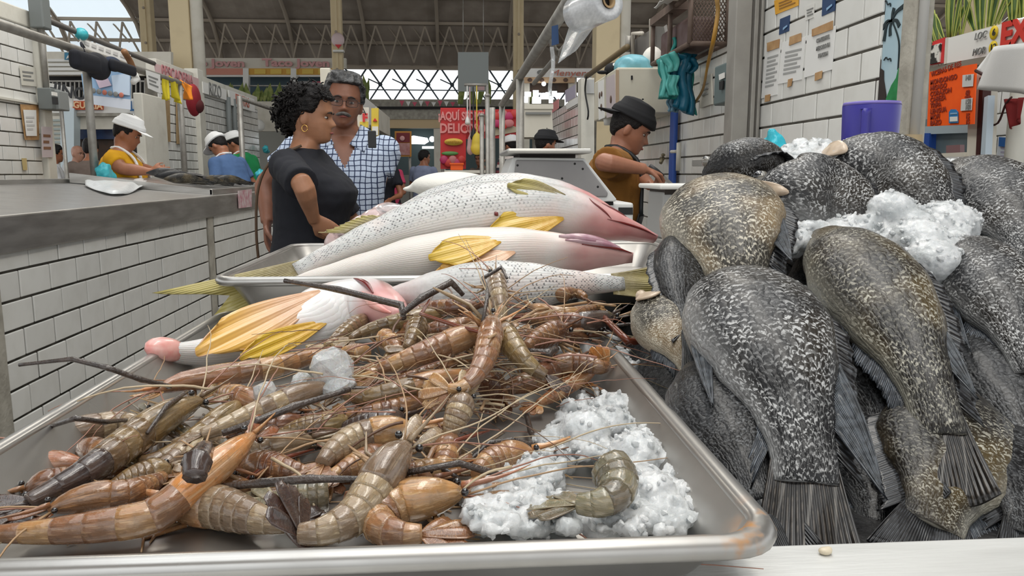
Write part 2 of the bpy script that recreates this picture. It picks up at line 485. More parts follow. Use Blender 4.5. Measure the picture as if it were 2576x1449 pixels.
# ================================================================ tiled walls
def tile_mesh(L, h, th):
    b = MB(); b.box((-th / 2, -L / 2, -h / 2), (th / 2, L / 2, h / 2), .003); return b.mesh('tile', tile_m, V((0, 0, 0)))
TM = tile_mesh(.191, .0895, .008)
def tile_wall(parent, X, face, y0, y1, z0, z1, ph=.098, L=.2, yo=0.0, stag=.1, skip=None, cap=300):
    """face -1: tiles look towards -X (right-hand walls), +1: towards +X"""
    n = 0; r = 0; z = z0; rest = MB()
    while z < z1 - .02:
        y = y0 - L + ((yo + (stag if r % 2 else 0)) % L)
        h = min(ph, z1 - z)
        while y < y1 - .005:
            a, c = max(y, y0), min(y + L, y1)
            if c - a > .02 and not (skip and skip((a + c) / 2, z + h / 2)):
                loc = V((X + face * (.004 + rnd.uniform(-.0012, .0012)), (a + c) / 2, z + h / 2))
                if n < cap:
                    o = link('tile', TM, loc, parent); o.scale = (1, (c - a - .009) / .191, (h - .0085) / .0895)
                    o.rotation_euler = (rnd.uniform(-.004, .004), 0, rnd.uniform(-.006, .006)); n += 1
                else:
                    rest.box(loc - V((.004, (c - a - .009) / 2, (h - .0085) / 2)), loc + V((.004, (c - a - .009) / 2, (h - .0085) / 2)), .003)
            y += L
        z += ph; r += 1
    if rest.v: rest.build('tile', tile_m, parent, kind='stuff')
def wall(name, X, face, y0, y1, z0, z1, **k):
    w_ = thing(name, None, None, (X, (y0 + y1) / 2, 0)); tag(w_, kind='structure')
    th = k.pop('th', .12); b = MB(); b.box((min(X, X - face * th), y0, k.pop('base', 0)), (max(X, X - face * th), y1, z1 + k.pop('cap_h', 0.0))); b.build('masonry', grout_m, w_)
    tile_wall(w_, X, face, y0, y1, z0, z1, **k); return w_
ye = atX(97, 300, -3.1).y; yp = atX(134, 300, -3.05).y; ztile = atX(60, 66, -3.1).z; ztop = atX(95, 30, -3.05).z
wl = wall('wall_left', -3.1, 1, 3.9, ye, 1.14, ztile, yo=.05)
b = MB(); b.box((-3.23, 3.9, ztile), (-3.09, ye, ztop), .01); b.build('plaster_band', plaster_m, wl)
b = MB(); b.box((-3.24, ye - .01, .0), (-3.05, yp, ztop - .03), .01); b.build('plaster_pier', plaster_m, wl)
b = MB(); zl = atX(50, 258, -3.1).z; b.box((-3.12, 3.9, zl), (-3.07, ye, zl + .015)); b.build('ledge', plaster_m, wl)
ya_, yb_, yc_ = atX(362, 300, -3.02).y, atX(400, 300, -3.1).y, atX(648, 300, -3.1).y; zr = atX(450, 215, -3.1).z; zp = atX(385, 240, -3.02).z
wl2 = wall('wall_left_rear', -3.1, 1, yb_, yc_, .9, zr, yo=.1, cap=300)
b = MB(); b.box((-3.2, yb_, zr), (-3.09, yc_, zr + .2), .006); b.build('plaster_band', plaster_m, wl2)
b = MB(); b.box((-3.11, ya_, 0), (-3.02, yb_, zp), .01); b.build('plaster_pier', plaster_m, wl2)
b = MB(); y1_, y2_ = atX(504, 300, -3.04).y, atX(518, 300, -3.04).y; b.box((-3.2, y1_, 0), (-3.04, y2_, zr + .25), .01); b.build('plaster_pier', plaster_m, wl2)
ym0, ym1 = atX(2264, 400, 1.318).y, atX(2202, 400, 1.318).y
wr = wall('wall_right', 1.32, -1, ym1, 3.62, 1.05, 2.45, yo=.02, stag=.1, th=.03)
wr2 = wall('wall_right_rear', 1.32, -1, 3.98, 6.3, 0.85, 1.9, yo=.1, stag=.1)
wr4 = wall('wall_right_pier', 1.32, -1, 3.62, 3.98, 0.85, 2.45, yo=.1, stag=.1)
wr3 = wall('wall_right_far', 1.25, -1, 7.6, 10.4, 1.05, 2.02, yo=.1, stag=.1)

# concrete pillar with a conduit at the end of the right wall, painted strip beside it
pil = thing('trim_2', None, None, (1.4, 2.2, 0)); tag(pil, kind='structure')
xa = 1.29
yq = ym0 - .035
b = MB(); b.box((atY(2276, 400, yq).x, yq, 0), (atY(2323, 400, yq).x, yq + .07, 2.6), .006); b.build('pillar', conc_m, pil)
xq = atY(2290, 400, yq).x
b = MB(); b.tube([(xq, yq - .012, 1.36), (xq, yq - .012, 2.6)], .013, 12); b.build('conduit', mat('grey_conduit', (.50, .49, .46), .45), pil)
b = MB(); b.box((1.319, ym0 - .01, .9), (1.345, ym1 + .004, 2.6)); b.build('mural_strip', mat('mural_sky', (.36, .50, .57), .7, col2=(.46, .57, .60), nscale=7), pil)

# ================================================================ left-hand tiled counter with steel top
lc = thing('market_counter', 'white-tiled market counter with a broad steel edge along the left aisle', 'counter', (-1.9, 5, 0))
b = MB(); b.box((-2.30, 1.2, 0), (-1.512, 7.4, .99)); b.build('masonry', grout_m, lc)
def lskip(y, z): return False
for i, (ya, yb, yo) in enumerate([(2.60, 4.72, .19), (4.86, 6.9, .08)]):
    tile_wall(lc, -1.508, 1, ya, yb, .32, .99, ph=.1005, yo=yo, stag=.13)
for ya, yb in ((2.35, 2.60), (4.74, 4.84), (6.9, 7.02)):
    b = MB(); b.box((-1.56, ya, 0), (-1.497, yb, .99), .004); b.build('concrete_post', conc_m, lc)
b = MB(); b.box((-1.56, 1.2, .985), (-1.485, 7.4, 1.112), .006); b.build('steel_edge', steel_m, lc)
b = MB(); b.smooth = False
b.prism([(-1.487, 1.2, 1.110), (-1.487, 1.2, 1.085), (-2.42, 1.2, 1.165), (-2.42, 1.2, 1.19)], (0, 6.2, 0)); b.build('steel_top', steel_top_m, lc)
b = MB(); b.box((-2.47, 1.2, .95), (-2.40, 7.4, 1.215), .006); b.build('back_ledge', steel_m, lc)
# raised, tilted steel fish tray further back on it
ft = thing('display_trough', 'tilted steel display trough of fish on the left counter', 'trough', (-2.0, 6.0, 1.15))
def lt(x, y, z): return V((x, y, z))
b = MB(); b.smooth = False
b.prism([(-1.53, 4.95, 1.113), (-1.53, 4.95, 1.145), (-2.38, 4.95, 1.25), (-2.38, 4.95, 1.192)], (0, .025, 0)); b.build('end_wall', steel_m, ft)
b = MB(); b.smooth = False
b.prism([(-1.53, 4.97, 1.115), (-1.53, 4.97, 1.124), (-2.38, 4.97, 1.218), (-2.38, 4.97, 1.205)], (0, 2.4, 0)); b.build('trough_floor', steel_top_m, ft)
b = MB(); b.box((-1.545, 4.95, 1.112), (-1.525, 7.4, 1.15), .004); b.build('front_lip', steel_m, ft)

# rails over both counters
rl = thing('pipe_rail', 'galvanised pipe rail on posts above the left counter', 'rail', (-2.42, 6, 1.2))
b = MB(); b.tube([(-2.42, 1.5, 2.03), (-2.42, 7.15, 2.03)], .027, 12); b.build('top_rail', galv_m, rl)
for y in (5.38, 7.1):
    b = MB(); b.tube([(-2.42, y, 1.2), (-2.42, y, 2.01)], .026, 12); b.build('post', galv_m, rl)
    b = MB(); b.lathe([(0, 0), (.05, 0), (.05, .012), (.03, .02), (0, .02)], (-2.42, y, 1.208), 14); b.build('foot_plate', galv_m, rl)
rl2 = thing('pipe_rail', 'thin grey post and rail on the far part of the left counter', 'rail', (-2.4, 9, 1.1))
b = MB(); b.tube([(-2.42, 9.0, 0), (-2.42, 9.0, 2.1)], .03, 10); b.build('post', galv_m, rl2)
b = MB(); b.tube([(-2.42, 9.0, 2.08), (-2.42, 12.4, 2.08)], .025, 8); b.build('top_rail', galv_m, rl2)
rr = thing('pipe_rail', 'grey twin-pipe rail rising over the fish counter to the upper edge of the picture', 'rail', (.32, 4, 1.1))
b = MB(); b.tube([(.325, 1.5, 1.735), (.325, 5.7, 1.735)], .021, 12); b.build('top_rail', galv_m, rr)
b = MB(); b.tube([(.385, 2.2, 1.69), (.385, 3.9, 1.69)], .011, 8); b.build('lower_rail', galv_m, rr)
for y, x in ((4.0, .325), (5.6, .325), (5.7, .26)):
    b = MB(); b.tube([(x, y, 0), (x, y, 1.72)], .021, 12); b.build('post', galv_m, rr)
b = MB(); b.tube([(.325, 2.75, 1.735), (.36, 2.9, 1.70), (.385, 2.95, 1.69)], .012, 8); b.build('clamp', galv_m, rr)

# ================================================================ our counter: the steel fish bench
zt = ZC - .238
bn = thing('fish_counter', 'stainless steel fish counter in the foreground under trays and fish', 'counter', (.6, 2, 0))
b = MB(); b.box((-.345, .30, zt - .02), (1.30, 2.95, zt), .004); b.build('counter_top', steel_top_m, bn)
lip_m = mat('pale_worn_steel', (.66, .66, .64), .42, .25, col2=(.52, .52, .50), nscale=5, stretch=(1, 7, 1), nlo=.45, nhi=.75, bump=.05)
b = MB(); b.box((-1.0, .20, zt - .06), (1.30, .414, ZC - .2165), .004); b.build('front_lip', lip_m, bn)
b = MB(); b.box((-.375, .30, zt - .06), (-.335, 2.95, zt + .018), .005); b.build('side_lip', steel_m, bn)
b = MB(); b.box((-.33, .42, 0), (1.28, 2.9, zt - .02)); b.build('counter_base', grout_m, bn)
# ================================================================ trays
def rrect(x0, x1, y0, y1, r, z, n=6):
    out = []
    for cx, cy, a0 in ((x1 - r, y1 - r, 0), (x0 + r, y1 - r, 90), (x0 + r, y0 + r, 180), (x1 - r, y0 + r, 270)):
        for i in range(n + 1):
            a = math.radians(a0 + 90 * i / n); out.append(V((cx + r * math.cos(a), cy + r * math.sin(a), z)))
    return out
def tray(label, x0, x1, y0, y1, rim, depth, m):
    t = thing('sheet_pan', label, 'tray', ((x0 + x1) / 2, (y0 + y1) / 2, rim - depth))
    def loop(i, z, rr): return rrect(x0 + i, x1 - i, y0 + i, y1 - i, max(rr - i * .4, .008), z)
    f = rim - depth
    b = MB(); b.sweep([loop(.0365, f + .0005, .03), loop(.034, f + .003, .03), loop(.0125, rim - .004, .03)][::-1] +
                      [loop(.0365, f + .0005, .03)], caps=False)
    r = loop(.0365, f + .0005, .03); b.add(r, [list(range(len(r)))], smooth=False)
    r = loop(.0385, f - .002, .03)
    b.sweep([loop(.0125, rim - .006, .03), r], caps=False); b.add(r, [list(range(len(r)))[::-1]], smooth=False)
    b.build('pan', m, t)
    b = MB(); prof = [(.0125, -.006), (.0128, -.002), (.010, .0), (.006, .0008), (.002, -.001), (0, -.005), (.001, -.009), (.005, -.0115), (.0095, -.0105), (.0125, -.006)]
    b.sweep([loop(i, rim + z, .03) for i, z in prof], caps=False); b.build('rolled_rim', m, t)
    return t
q = NT('worn_aluminium')
tcn = q.add('ShaderNodeTexCoord')
nz = q.noise(tcn.outputs['Object'], 7, 4); nf = q.noise(tcn.outputs['Object'], 60, 3)
col = q.mix(q.ss(nz, .35, .7), (.50, .49, .47), (.33, .315, .295))
gm = q.add('ShaderNodeNewGeometry'); vd = q.add('ShaderNodeVectorMath', operation='DISTANCE'); q.put(vd.inputs[0], gm.outputs['Position']); vd.inputs[1].default_value = (.156, .345, ZC - .176)
rustm = q.math('MULTIPLY', q.ss(vd.outputs['Value'], .012, .05, 1, 0), q.ss(nf, .42, .6))
col = q.mix(rustm, col, (.42, .20, .06))
q.base(col); q.set(Metallic=q.math('SUBTRACT', .88, rustm), Roughness=q.ss(nz, .3, .75, .26, .48)); q.bump(nf, .05, .002)
alu_m = q.m
RIM1 = ZC - .175; FL1 = RIM1 - .038
tray1 = tray('large aluminium sheet pan full of prawns and ice at the front edge of the counter', -.307, .162, .336, 1.0, RIM1, .038, alu_m)
RIM2 = ZC - .127; FL2 = RIM2 - .044
tray2 = tray('second aluminium sheet pan, holding white fish, set across the back of the first', -.304, .37, .95, 1.42, RIM2, .044, alu_m)
b = MB(); b.box((-.27, 1.06, zt), (.62, 1.44, FL2 - .003), .004); b.build('raised_step', steel_m, bn)

# ================================================================ fish
def scale_pattern(q, Ns, Nr, dist=1.0):
    u, v, t = q.uv()
    w0 = q.noise(t.outputs['UV'], 22, 3); vv = q.math('ADD', q.math('MULTIPLY', v, Nr), q.math('MULTIPLY', w0, 2.4 * dist)); row = q.math('FLOOR', vv); fy = q.math('SUBTRACT', q.math('FRACT', vv), .5)
    uu = q.math('ADD', q.math('MULTIPLY', u, Ns), q.math('MULTIPLY', q.math('MODULO', row, 2.0), .5))
    w1 = q.noise(t.outputs['UV'], 30, 2)
    uu = q.math('ADD', uu, q.math('MULTIPLY', w1, 2.2 * dist))
    uu = q.math('SUBTRACT', uu, q.math('MULTIPLY', q.math('MULTIPLY', fy, fy), 1.7))
    fx = q.math('FRACT', uu); cell = q.math('FLOOR', uu)
    wn = q.add('ShaderNodeTexWhiteNoise', noise_dimensions='2D'); q.put(wn.inputs['Vector'], q.vec(cell, row))
    dv = q.math('MULTIPLY', q.math('ABSOLUTE', q.math('SUBTRACT', v, .5)), 2.0)     # 1 = back, 0 = belly
    return u, v, t, fx, fy, wn.outputs['Value'], dv
def tilapia_mat(name, dark, light, warm, wamt, amt):
    q = NT(name); u, v, t, fx, fy, r, dv = scale_pattern(q, 50, 44)
    oc = q.add('ShaderNodeTexCoord').outputs['Object']
    n1 = q.noise(oc, 30, 3); n2 = q.noise(oc, 260, 4, .7); n3 = q.noise(oc, 14, 2)
    e = q.ss(fx, .36, .58); e2 = q.ss(fx, .90, .98, 1, 0); e = q.math('MULTIPLY', e, e2)
    glint = q.ss(n2, .475, .53)  # pale squiggles: silvery scale edges with wet glints painted into the colour
    glint_mask = q.math('MULTIPLY', e, q.math('ADD', q.math('MULTIPLY', glint, .9), q.math('MULTIPLY', q.ss(r, .6, 1.0), .3)))
    glint_mask = q.math('MULTIPLY', glint_mask, q.ss(n1, .34, .62, amt * .26, amt), clamp=True)
    back = q.ss(dv, .78, .97, 1.0, .25)
    glint_mask = q.math('MULTIPLY', glint_mask, back, clamp=True)
    head = q.ss(u, .12, .24); glint_mask = q.math('MULTIPLY', glint_mask, q.math('ADD', q.math('MULTIPLY', head, .8), .2))
    base = q.mix(q.math('MULTIPLY', q.ss(n3, .42, .66), wamt), dark, warm)
    base = q.mix(q.ss(dv, .05, .32, .55, 0), base, light)
    q.base(q.mix(glint_mask, base, light))
    q.set(Roughness=q.ss(n2, .3, .7, .30, .52), Specular_IOR_Level=.32, Coat_Weight=.12, Coat_Roughness=.10)
    hgt = q.math('ADD', q.math('MULTIPLY', fx, .8), q.math('MULTIPLY', n2, .5)); q.bump(hgt, .55, .0016)
    return q.m
til_grey = tilapia_mat('tilapia_scales_grey', (.009, .009, .010), (.43, .43, .425), (.035, .028, .02), .6, 1.1)
til_brown = tilapia_mat('tilapia_scales_brown', (.012, .010, .008), (.42, .40, .33), (.075, .052, .02), .9, .85)
til_dark = tilapia_mat('tilapia_scales_dark_shaded', (.005, .005, .006), (.17, .175, .18), (.012, .011, .010), .4, .6)  # dark scales, with the shade deep in the heap put into the colour
til_pale = tilapia_mat('tilapia_scales_pale', (.035, .031, .025), (.52, .48, .39), (.24, .175, .10), .9, 1.25)
def fin_mat(name, a, bcol, tip=None, rays=34, bumpk=.6):
    q = NT(name); u, v, t = q.uv()
    ray_ = q.math('SINE', q.math('MULTIPLY', u, rays * 6.283)); n = q.noise(q.add('ShaderNodeTexCoord').outputs['Object'], 160, 3)
    f = q.math('MULTIPLY', q.ss(ray_, -.2, .9), q.ss(n, .35, .65))
    c = q.mix(f, a, bcol)
    if tip: c = q.mix(q.ss(v, .2, .85), c, tip)
    q.base(c); q.set(Roughness=.3, Coat_Weight=.3, Coat_Roughness=.1); q.bump(ray_, bumpk, .0008); return q.m
fin_dark = fin_mat('dark_fin', (.007, .007, .008), (.055, .06, .068))
fin_tail = fin_mat('mottled_tail_fin', (.012, .010, .009), (.075, .062, .050), rays=18)
fin_blue = fin_mat('blue_grey_fin', (.02, .024, .03), (.19, .215, .25))
fin_yellow = fin_mat('yellow_fin', (.62, .34, .03), (.78, .56, .14), tip=(.60, .40, .04), rays=16, bumpk=.25)
fin_peach = fin_mat('peach_fin', (.70, .42, .26), (.74, .50, .34), tip=(.66, .38, .08), rays=13, bumpk=.2)
fin_olive = fin_mat('olive_fin', (.32, .26, .12), (.52, .45, .26), tip=(.45, .38, .12), rays=18)
jaw_m = mat('pale_fish_jaw', (.58, .46, .34), .4, col2=(.42, .32, .23), nscale=60, coat=.3)
eye_w = mat('fish_eye_ring', (.16, .15, .13), .2, coat=.6)
eye_b = mat('fish_eye_pupil', (.012, .013, .016), .08, coat=1.0)

TIL = ([(0, .06), (.05, .24), (.14, .50), (.25, .80), (.38, .98), (.5, 1), (.65, .82), (.8, .52), (.9, .40), (1, .38)],
       [(0, .06), (.05, .22), (.14, .50), (.25, .80), (.38, .96), (.5, .95), (.65, .76), (.8, .46), (.9, .37), (1, .35)],
       [(0, .12), (.06, .42), (.15, .72), (.28, .96), (.42, 1), (.6, .82), (.8, .46), (.92, .25), (1, .12)])
SNK = ([(0, .10), (.06, .20), (.14, .40), (.25, .72), (.38, .95), (.5, 1), (.62, .88), (.78, .56), (.9, .36), (1, .26)],
       [(0, .14), (.06, .30), (.14, .55), (.25, .82), (.38, .98), (.5, .96), (.62, .80), (.78, .50), (.9, .33), (1, .24)],
       [(0, .25), (.08, .55), (.2, .85), (.35, 1), (.5, .98), (.65, .8), (.8, .5), (.92, .28), (1, .12)])
class Fish:
    def __init__(s, name, label, spine, dors, H, W, prof, m, group=None, n=36, k=26, sup=.85, twist=0.0):
        P = cr(spine, n); s.P = P; s.n = n; s.F = []; s.H = H; s.W = W; s.prof = prof
        s.t = thing(name, label, 'fish', P[n // 2], group)
        rings = []
        for i, p in enumerate(P):
            T = (P[min(i + 1, n)] - P[max(i - 1, 0)]).normalized()
            f = i / n
            dv = V(dors[0]).lerp(V(dors[1]), f) if isinstance(dors, list) else V(dors)
            D = (dv - T * dv.dot(T)).normalized(); B = T.cross(D)
            hd, hv, wd = lin(prof[0], f) * H, lin(prof[1], f) * H, lin(prof[2], f) * W
            s.F.append((p, T, D, B, hd, hv, wd)); ring = []
            for j in range(k):
                a = 2 * PI * j / k; ca, sa = math.cos(a), math.sin(a)
                y = (hd if ca > 0 else hv) * math.copysign(abs(ca) ** 1.0, ca); x = wd * math.copysign(abs(sa) ** sup, sa)
                ring.append(p + D * y + B * x)
            rings.append(ring)
        p, T = P[0], s.F[0][1]
        b = MB(); b.sweep(rings, us=[i / n for i in range(n + 1)]); s.body = fixn(b.build('body', m, s.t))
    def fr(s, f):
        x = f * s.n; i = min(int(x), s.n - 1); t = x - i
        return [a.lerp(c, t) if isinstance(a, V) else a + (c - a) * t for a, c in zip(s.F[i], s.F[i + 1])]
    def tail(s, m, L, h1, bend=V((0, 0, 0)), fork=0.0, name='tail_fin', wave=.004, over=.02):
        p, T, D, B, hd, hv, wd = s.F[-1]
        def fn(u, v):
            w_ = u * 2 - 1
            h = (hd * .95) * (1 - v) + h1 * v
            ln = L * (1 - fork * (1 - abs(w_)) - .10 * abs(w_) ** 4 * (1 - fork))
            return p - T * over * (1 - v) + T * v * ln + D * w_ * h + B * (wave * math.sin(w_ * 5 + v * 3)) * v + bend * v * v
        b = MB(); b.sheet(fn, 22, 8, .0016); b.build(name, m, s.t); return s
    def ridge(s, m, f0, f1, h, side=1, lean=.6, name='dorsal_fin', spiky=True, B_=0.0):
        def fn(u, v):
            f = f0 + (f1 - f0) * u; p, T, D, B, hd, hv, wd = s.fr(f)
            e = h * (min(1, u * 5 + .25)) * (1.0 if u < .75 else 1.0 + 1.1 * (u - .75))
            if spiky: e *= 1 - .18 * (math.sin(u * 55) * .5 + .5)
            base = D * (hd if side > 0 else -hv) * .96
            return p + base + D * side * e * v + T * e * lean * v * (1 + u) + B * (B_ * v + .0015 * math.sin(u * 60) * v)
        b = MB(); b.sheet(fn, 30, 4, .0012); b.build(name, m, s.t); return s
    def leaf(s, m, f, hfrac, L, wid, ang, side=1, lift=.12, name='pectoral_fin', drop=V((0, 0, 0))):
        p, T, D, B, hd, hv, wd = s.fr(f)
        y = hd * hfrac if hfrac > 0 else hv * hfrac
        o = p + D * y + B * side * wd * math.sqrt(max(0, 1 - abs(hfrac) ** 2)) * .97
        a = (T * math.cos(ang) + D * math.sin(ang)); c = (D * math.cos(ang) - T * math.sin(ang))
        def fn(u, v):
            w_ = u * 2 - 1
            wd2 = wid * (.22 + .78 * math.sin(min(v * 1.15, 1) * PI * .62)) * (1 if v < .9 else 1 - (v - .9) * 3)
            ln = L * (1 - .22 * abs(w_) ** 2 * v)
            return o + a * ln * v + c * w_ * wd2 + B * side * (lift * L * v * (1 - .35 * v) + .0022 * math.sin(w_ * 9) * v) + drop * v * v
        b = MB(); b.sheet(fn, 18, 9, .0012); b.build(name, m, s.t); return s
    def point(s, m, f0, f1, L, out=.25, side=1, lift=.004, name='pelvic_fin', hf=.92):
        def base(f):
            p, T, D, B, hd, hv, wd = s.fr(f); return p + D * (hd if side > 0 else -hv) * hf
        p, T, D, B, hd, hv, wd = s.fr(f1); sg = getattr(s, 'side', 1); tip = base(f1) + T * L + D * side * out * L + B * sg * lift * 2
        def fn(u, v):
            a = base(f0 + (f1 - f0) * u); k = v * (1.0 - .10 * (1 - u) * v); return a.lerp(tip, k) + B * sg * (lift + .0018 * math.sin(u * 26) * (1 - v) * v * 3) + D * side * out * L * .25 * math.sin(v * PI) * (1 - u)
        b = MB(); b.sheet(fn, 16, 8, .0013); b.build(name, m, s.t); return s
    def eye(s, f=.10, hfrac=.25, r=.006, side=1):
        p, T, D, B, hd, hv, wd = s.fr(f); o = p + D * hd * hfrac + B * side * wd * .88
        b = MB(); b.ell(o, (r, r, r), 14, 8); e = b.build('eye', eye_w, s.t)
        b = MB(); b.ell(o + B * side * r * .45, (r * .68, r * .68, r * .68), 12, 8); b.build('pupil', eye_b, e); return s
    def gill(s, m, f0=.10, f1=.27, side=1, lo=-.75, hi=.55, off=.0022):
        def fn(u, v):
            hf = lo + (hi - lo) * u; k = math.sin(u * PI) ** .6
            f = f0 + (f1 - f0) * v * (.45 + .55 * k)
            p, T, D, B, hd, hv, wd = s.fr(f); y = (hd if hf > 0 else hv) * hf
            return p + D * y + B * side * (wd * math.sqrt(max(0, 1 - hf * hf)) ** .85 + off * (.3 + v))
        b = MB(); b.sheet(fn, 14, 8, .0018); b.build('gill_cover', m, s.t); return s
    def mouth(s, m, r=.011):
        p, T, D, B, hd, hv, wd = s.F[1]
        b = MB(); b.ell(p - D * hv * .3, (r, r * .7, r * .55), 12, 8, Matrix((T, B, D)).transposed()); b.build('mouth', m, s.t); return s

# ---------------------------------------------------------------- the tilapia heap on the right: a slope rising away from the lip
NSL = V((0, -.43, 1)).normalized()
def SL(px, py, off=0.0):
    r = ray(px, py); o = V((0, 0, ZC)); p0 = V((0, .425, ZC - .218)) + NSL * off
    t = (p0 - o).dot(NSL) / r.dot(NSL); return o + r * t
TG = 'dark tilapia heaped on the right of the counter'
def til(label, path, H, W, m, side, roll=0.35, fins=True, tail=None, name='tilapia', pts=None, **k):
    P = pts or [SL(*p) for p in path]; H *= 1.07; W *= 1.05
    T = (P[-1] - P[0]).normalized()
    D0 = NSL.cross(T).normalized()
    if D0.x * side < 0: D0 = -D0
    D = (D0 * math.cos(roll) + NSL * math.sin(roll)).normalized()
    f = Fish(name, label, P, D, H, W, TIL, m, TG, **k)
    p, T, D_, B, hd, hv, wd = f.F[f.n // 2]
    f.side = 1 if B.dot(NSL) > 0 else -1
    if fins:
        f.ridge(fin_dark, .30, .93, H * .20, 1, .7, B_=f.side * -.005)
        f.ridge(fin_blue, .66, .90, H * .22, -1, .9, 'anal_fin', B_=f.side * -.003)
    if tail: f.tail(fin_tail if tail.get('scaly') else fin_dark, tail['L'], tail['h'], V(tail.get('bend', (0, 0, 0))))
    return f
# lower layer first
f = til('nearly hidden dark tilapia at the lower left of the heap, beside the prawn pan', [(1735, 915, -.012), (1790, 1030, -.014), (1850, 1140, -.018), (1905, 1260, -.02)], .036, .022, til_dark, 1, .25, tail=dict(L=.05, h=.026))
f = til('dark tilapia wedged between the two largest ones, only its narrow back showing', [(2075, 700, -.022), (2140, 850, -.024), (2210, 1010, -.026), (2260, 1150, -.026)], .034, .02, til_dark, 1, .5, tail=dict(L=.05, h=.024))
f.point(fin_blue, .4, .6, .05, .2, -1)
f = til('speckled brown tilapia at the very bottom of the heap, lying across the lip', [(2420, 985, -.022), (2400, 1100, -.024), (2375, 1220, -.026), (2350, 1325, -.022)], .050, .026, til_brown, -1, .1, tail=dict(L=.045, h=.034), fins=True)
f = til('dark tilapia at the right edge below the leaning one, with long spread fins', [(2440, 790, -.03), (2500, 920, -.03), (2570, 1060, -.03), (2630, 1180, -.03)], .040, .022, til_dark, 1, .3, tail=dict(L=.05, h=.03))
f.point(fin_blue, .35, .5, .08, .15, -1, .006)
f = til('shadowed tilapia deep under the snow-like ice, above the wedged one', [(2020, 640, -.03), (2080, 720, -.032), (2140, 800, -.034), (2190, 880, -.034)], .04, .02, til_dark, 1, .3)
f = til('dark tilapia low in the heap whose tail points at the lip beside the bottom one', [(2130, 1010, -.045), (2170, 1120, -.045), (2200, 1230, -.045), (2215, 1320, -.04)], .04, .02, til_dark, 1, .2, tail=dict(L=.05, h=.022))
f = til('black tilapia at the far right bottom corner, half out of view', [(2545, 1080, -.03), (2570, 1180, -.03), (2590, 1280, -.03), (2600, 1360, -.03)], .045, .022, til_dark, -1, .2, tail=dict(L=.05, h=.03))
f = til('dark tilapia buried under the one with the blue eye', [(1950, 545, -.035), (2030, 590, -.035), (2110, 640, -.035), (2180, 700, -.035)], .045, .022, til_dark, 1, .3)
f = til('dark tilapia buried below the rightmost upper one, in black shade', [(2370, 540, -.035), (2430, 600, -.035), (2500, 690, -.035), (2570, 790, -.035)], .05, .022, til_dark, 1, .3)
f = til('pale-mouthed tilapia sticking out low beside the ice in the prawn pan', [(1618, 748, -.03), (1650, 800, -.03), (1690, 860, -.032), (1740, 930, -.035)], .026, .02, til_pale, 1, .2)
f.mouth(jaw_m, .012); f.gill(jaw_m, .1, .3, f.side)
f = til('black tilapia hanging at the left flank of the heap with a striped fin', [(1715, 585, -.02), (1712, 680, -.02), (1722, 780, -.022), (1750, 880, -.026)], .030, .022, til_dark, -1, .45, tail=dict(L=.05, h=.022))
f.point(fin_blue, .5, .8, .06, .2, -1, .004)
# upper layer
f = til('tilapia at the upper left top of the heap, head to the left, under clear ice', [(1768, 462, -.01), (1830, 430, .004), (1910, 418, .004), (1990, 440, -.01)], .045, .032, til_grey, 1, .75, k=30)
f.eye(.13, .2, .007, f.side)
fB = til('plump tilapia with a pale orange-edged belly at the left of the heap', [(1786, 486, -.016), (1812, 560, .004), (1838, 650, .0), (1858, 735, -.02), (1870, 800, -.045)], .062, .040, til_pale, 1, .30, k=30)
fB.point(fin_blue, .45, .72, .04, .25, 1, .004, 'soft_fin'); fB.gill(jaw_m, .03, .13, fB.side, -.95, -.35, .001)
f = til('rightmost upper tilapia bending over the heap with a black hollow beneath it', [(2345, 455, -.005), (2430, 455, .008), (2510, 520, .004), (2590, 640, -.005)], .050, .034, til_grey, 1, .55, k=30)
fE = til('tilapia with a glossy blue-black eye and white jaw near the top of the heap', [(1912, 480, -.004), (1985, 487, .012), (2080, 497, .010), (2165, 545, .0), (2230, 610, -.02)], .047, .034, til_grey, 1, .45, k=30)
fE.eye(.15, -.15, .011, fE.side); fE.gill(jaw_m, .13, .30, fE.side, -.85, -.35, .001)
fF = til('topmost tilapia with a cream gill flap and ice heaped on its back', [(2070, 408, -.006), (2150, 420, .010), (2250, 452, .010), (2330, 520, .0), (2385, 600, -.02)], .052, .036, til_grey, 1, .55, k=30)
fF.gill(jaw_m, .08, .30, fF.side, -.62, .12, .003); fF.eye(.08, .35, .007, fF.side)
fF.point(fin_blue, .40, .62, .05, .35, -1, .004)
f = til('tilapia leaning at the right edge, its dark flank towards the ice', [(2378, 612, -.008), (2450, 680, .004), (2525, 790, .004), (2600, 930, -.004)], .038, .026, til_grey, 1, .55, k=28)
f.point(fin_blue, .45, .6, .07, .12, -1, .004)
fC = til('large olive-brown tilapia in the middle of the heap, tail fan spread downwards', [(2048, 592, -.006), (2130, 660, .012), (2230, 790, .016), (2312, 940, .010), (2352, 1050, .0), (2362, 1095, -.004)], .044, .030, til_brown, 1, .42, tail=dict(L=.055, h=.030, scaly=True), k=30)
fC.point(fin_blue, .42, .62, .045, .30, -1, .003); fC.point(fin_blue, .70, .84, .035, .2, 1, .003, 'soft_fin')
fA = til('large grey tilapia at the front centre of the heap, tail hanging to the lip', [(1818, 712, -.012), (1868, 775, .012), (1935, 900, .018), (1990, 1040, .008), (2018, 1150, .0), (2024, 1215, -.006)], .054, .034, til_grey, 1, .22, tail=dict(L=.075, h=.036, scaly=True), k=30)
fA.point(fin_blue, .34, .60, .055, .22, -1, .004); fA.point(fin_blue, .62, .86, .06, .30, 1, .003, 'soft_fin')
f = til('small dark tilapia at the far right rear of the heap', [(2520, 462, -.012), (2570, 470, -.004), (2630, 500, -.004), (2690, 560, -.02)], .035, .025, til_dark, 1, .5)
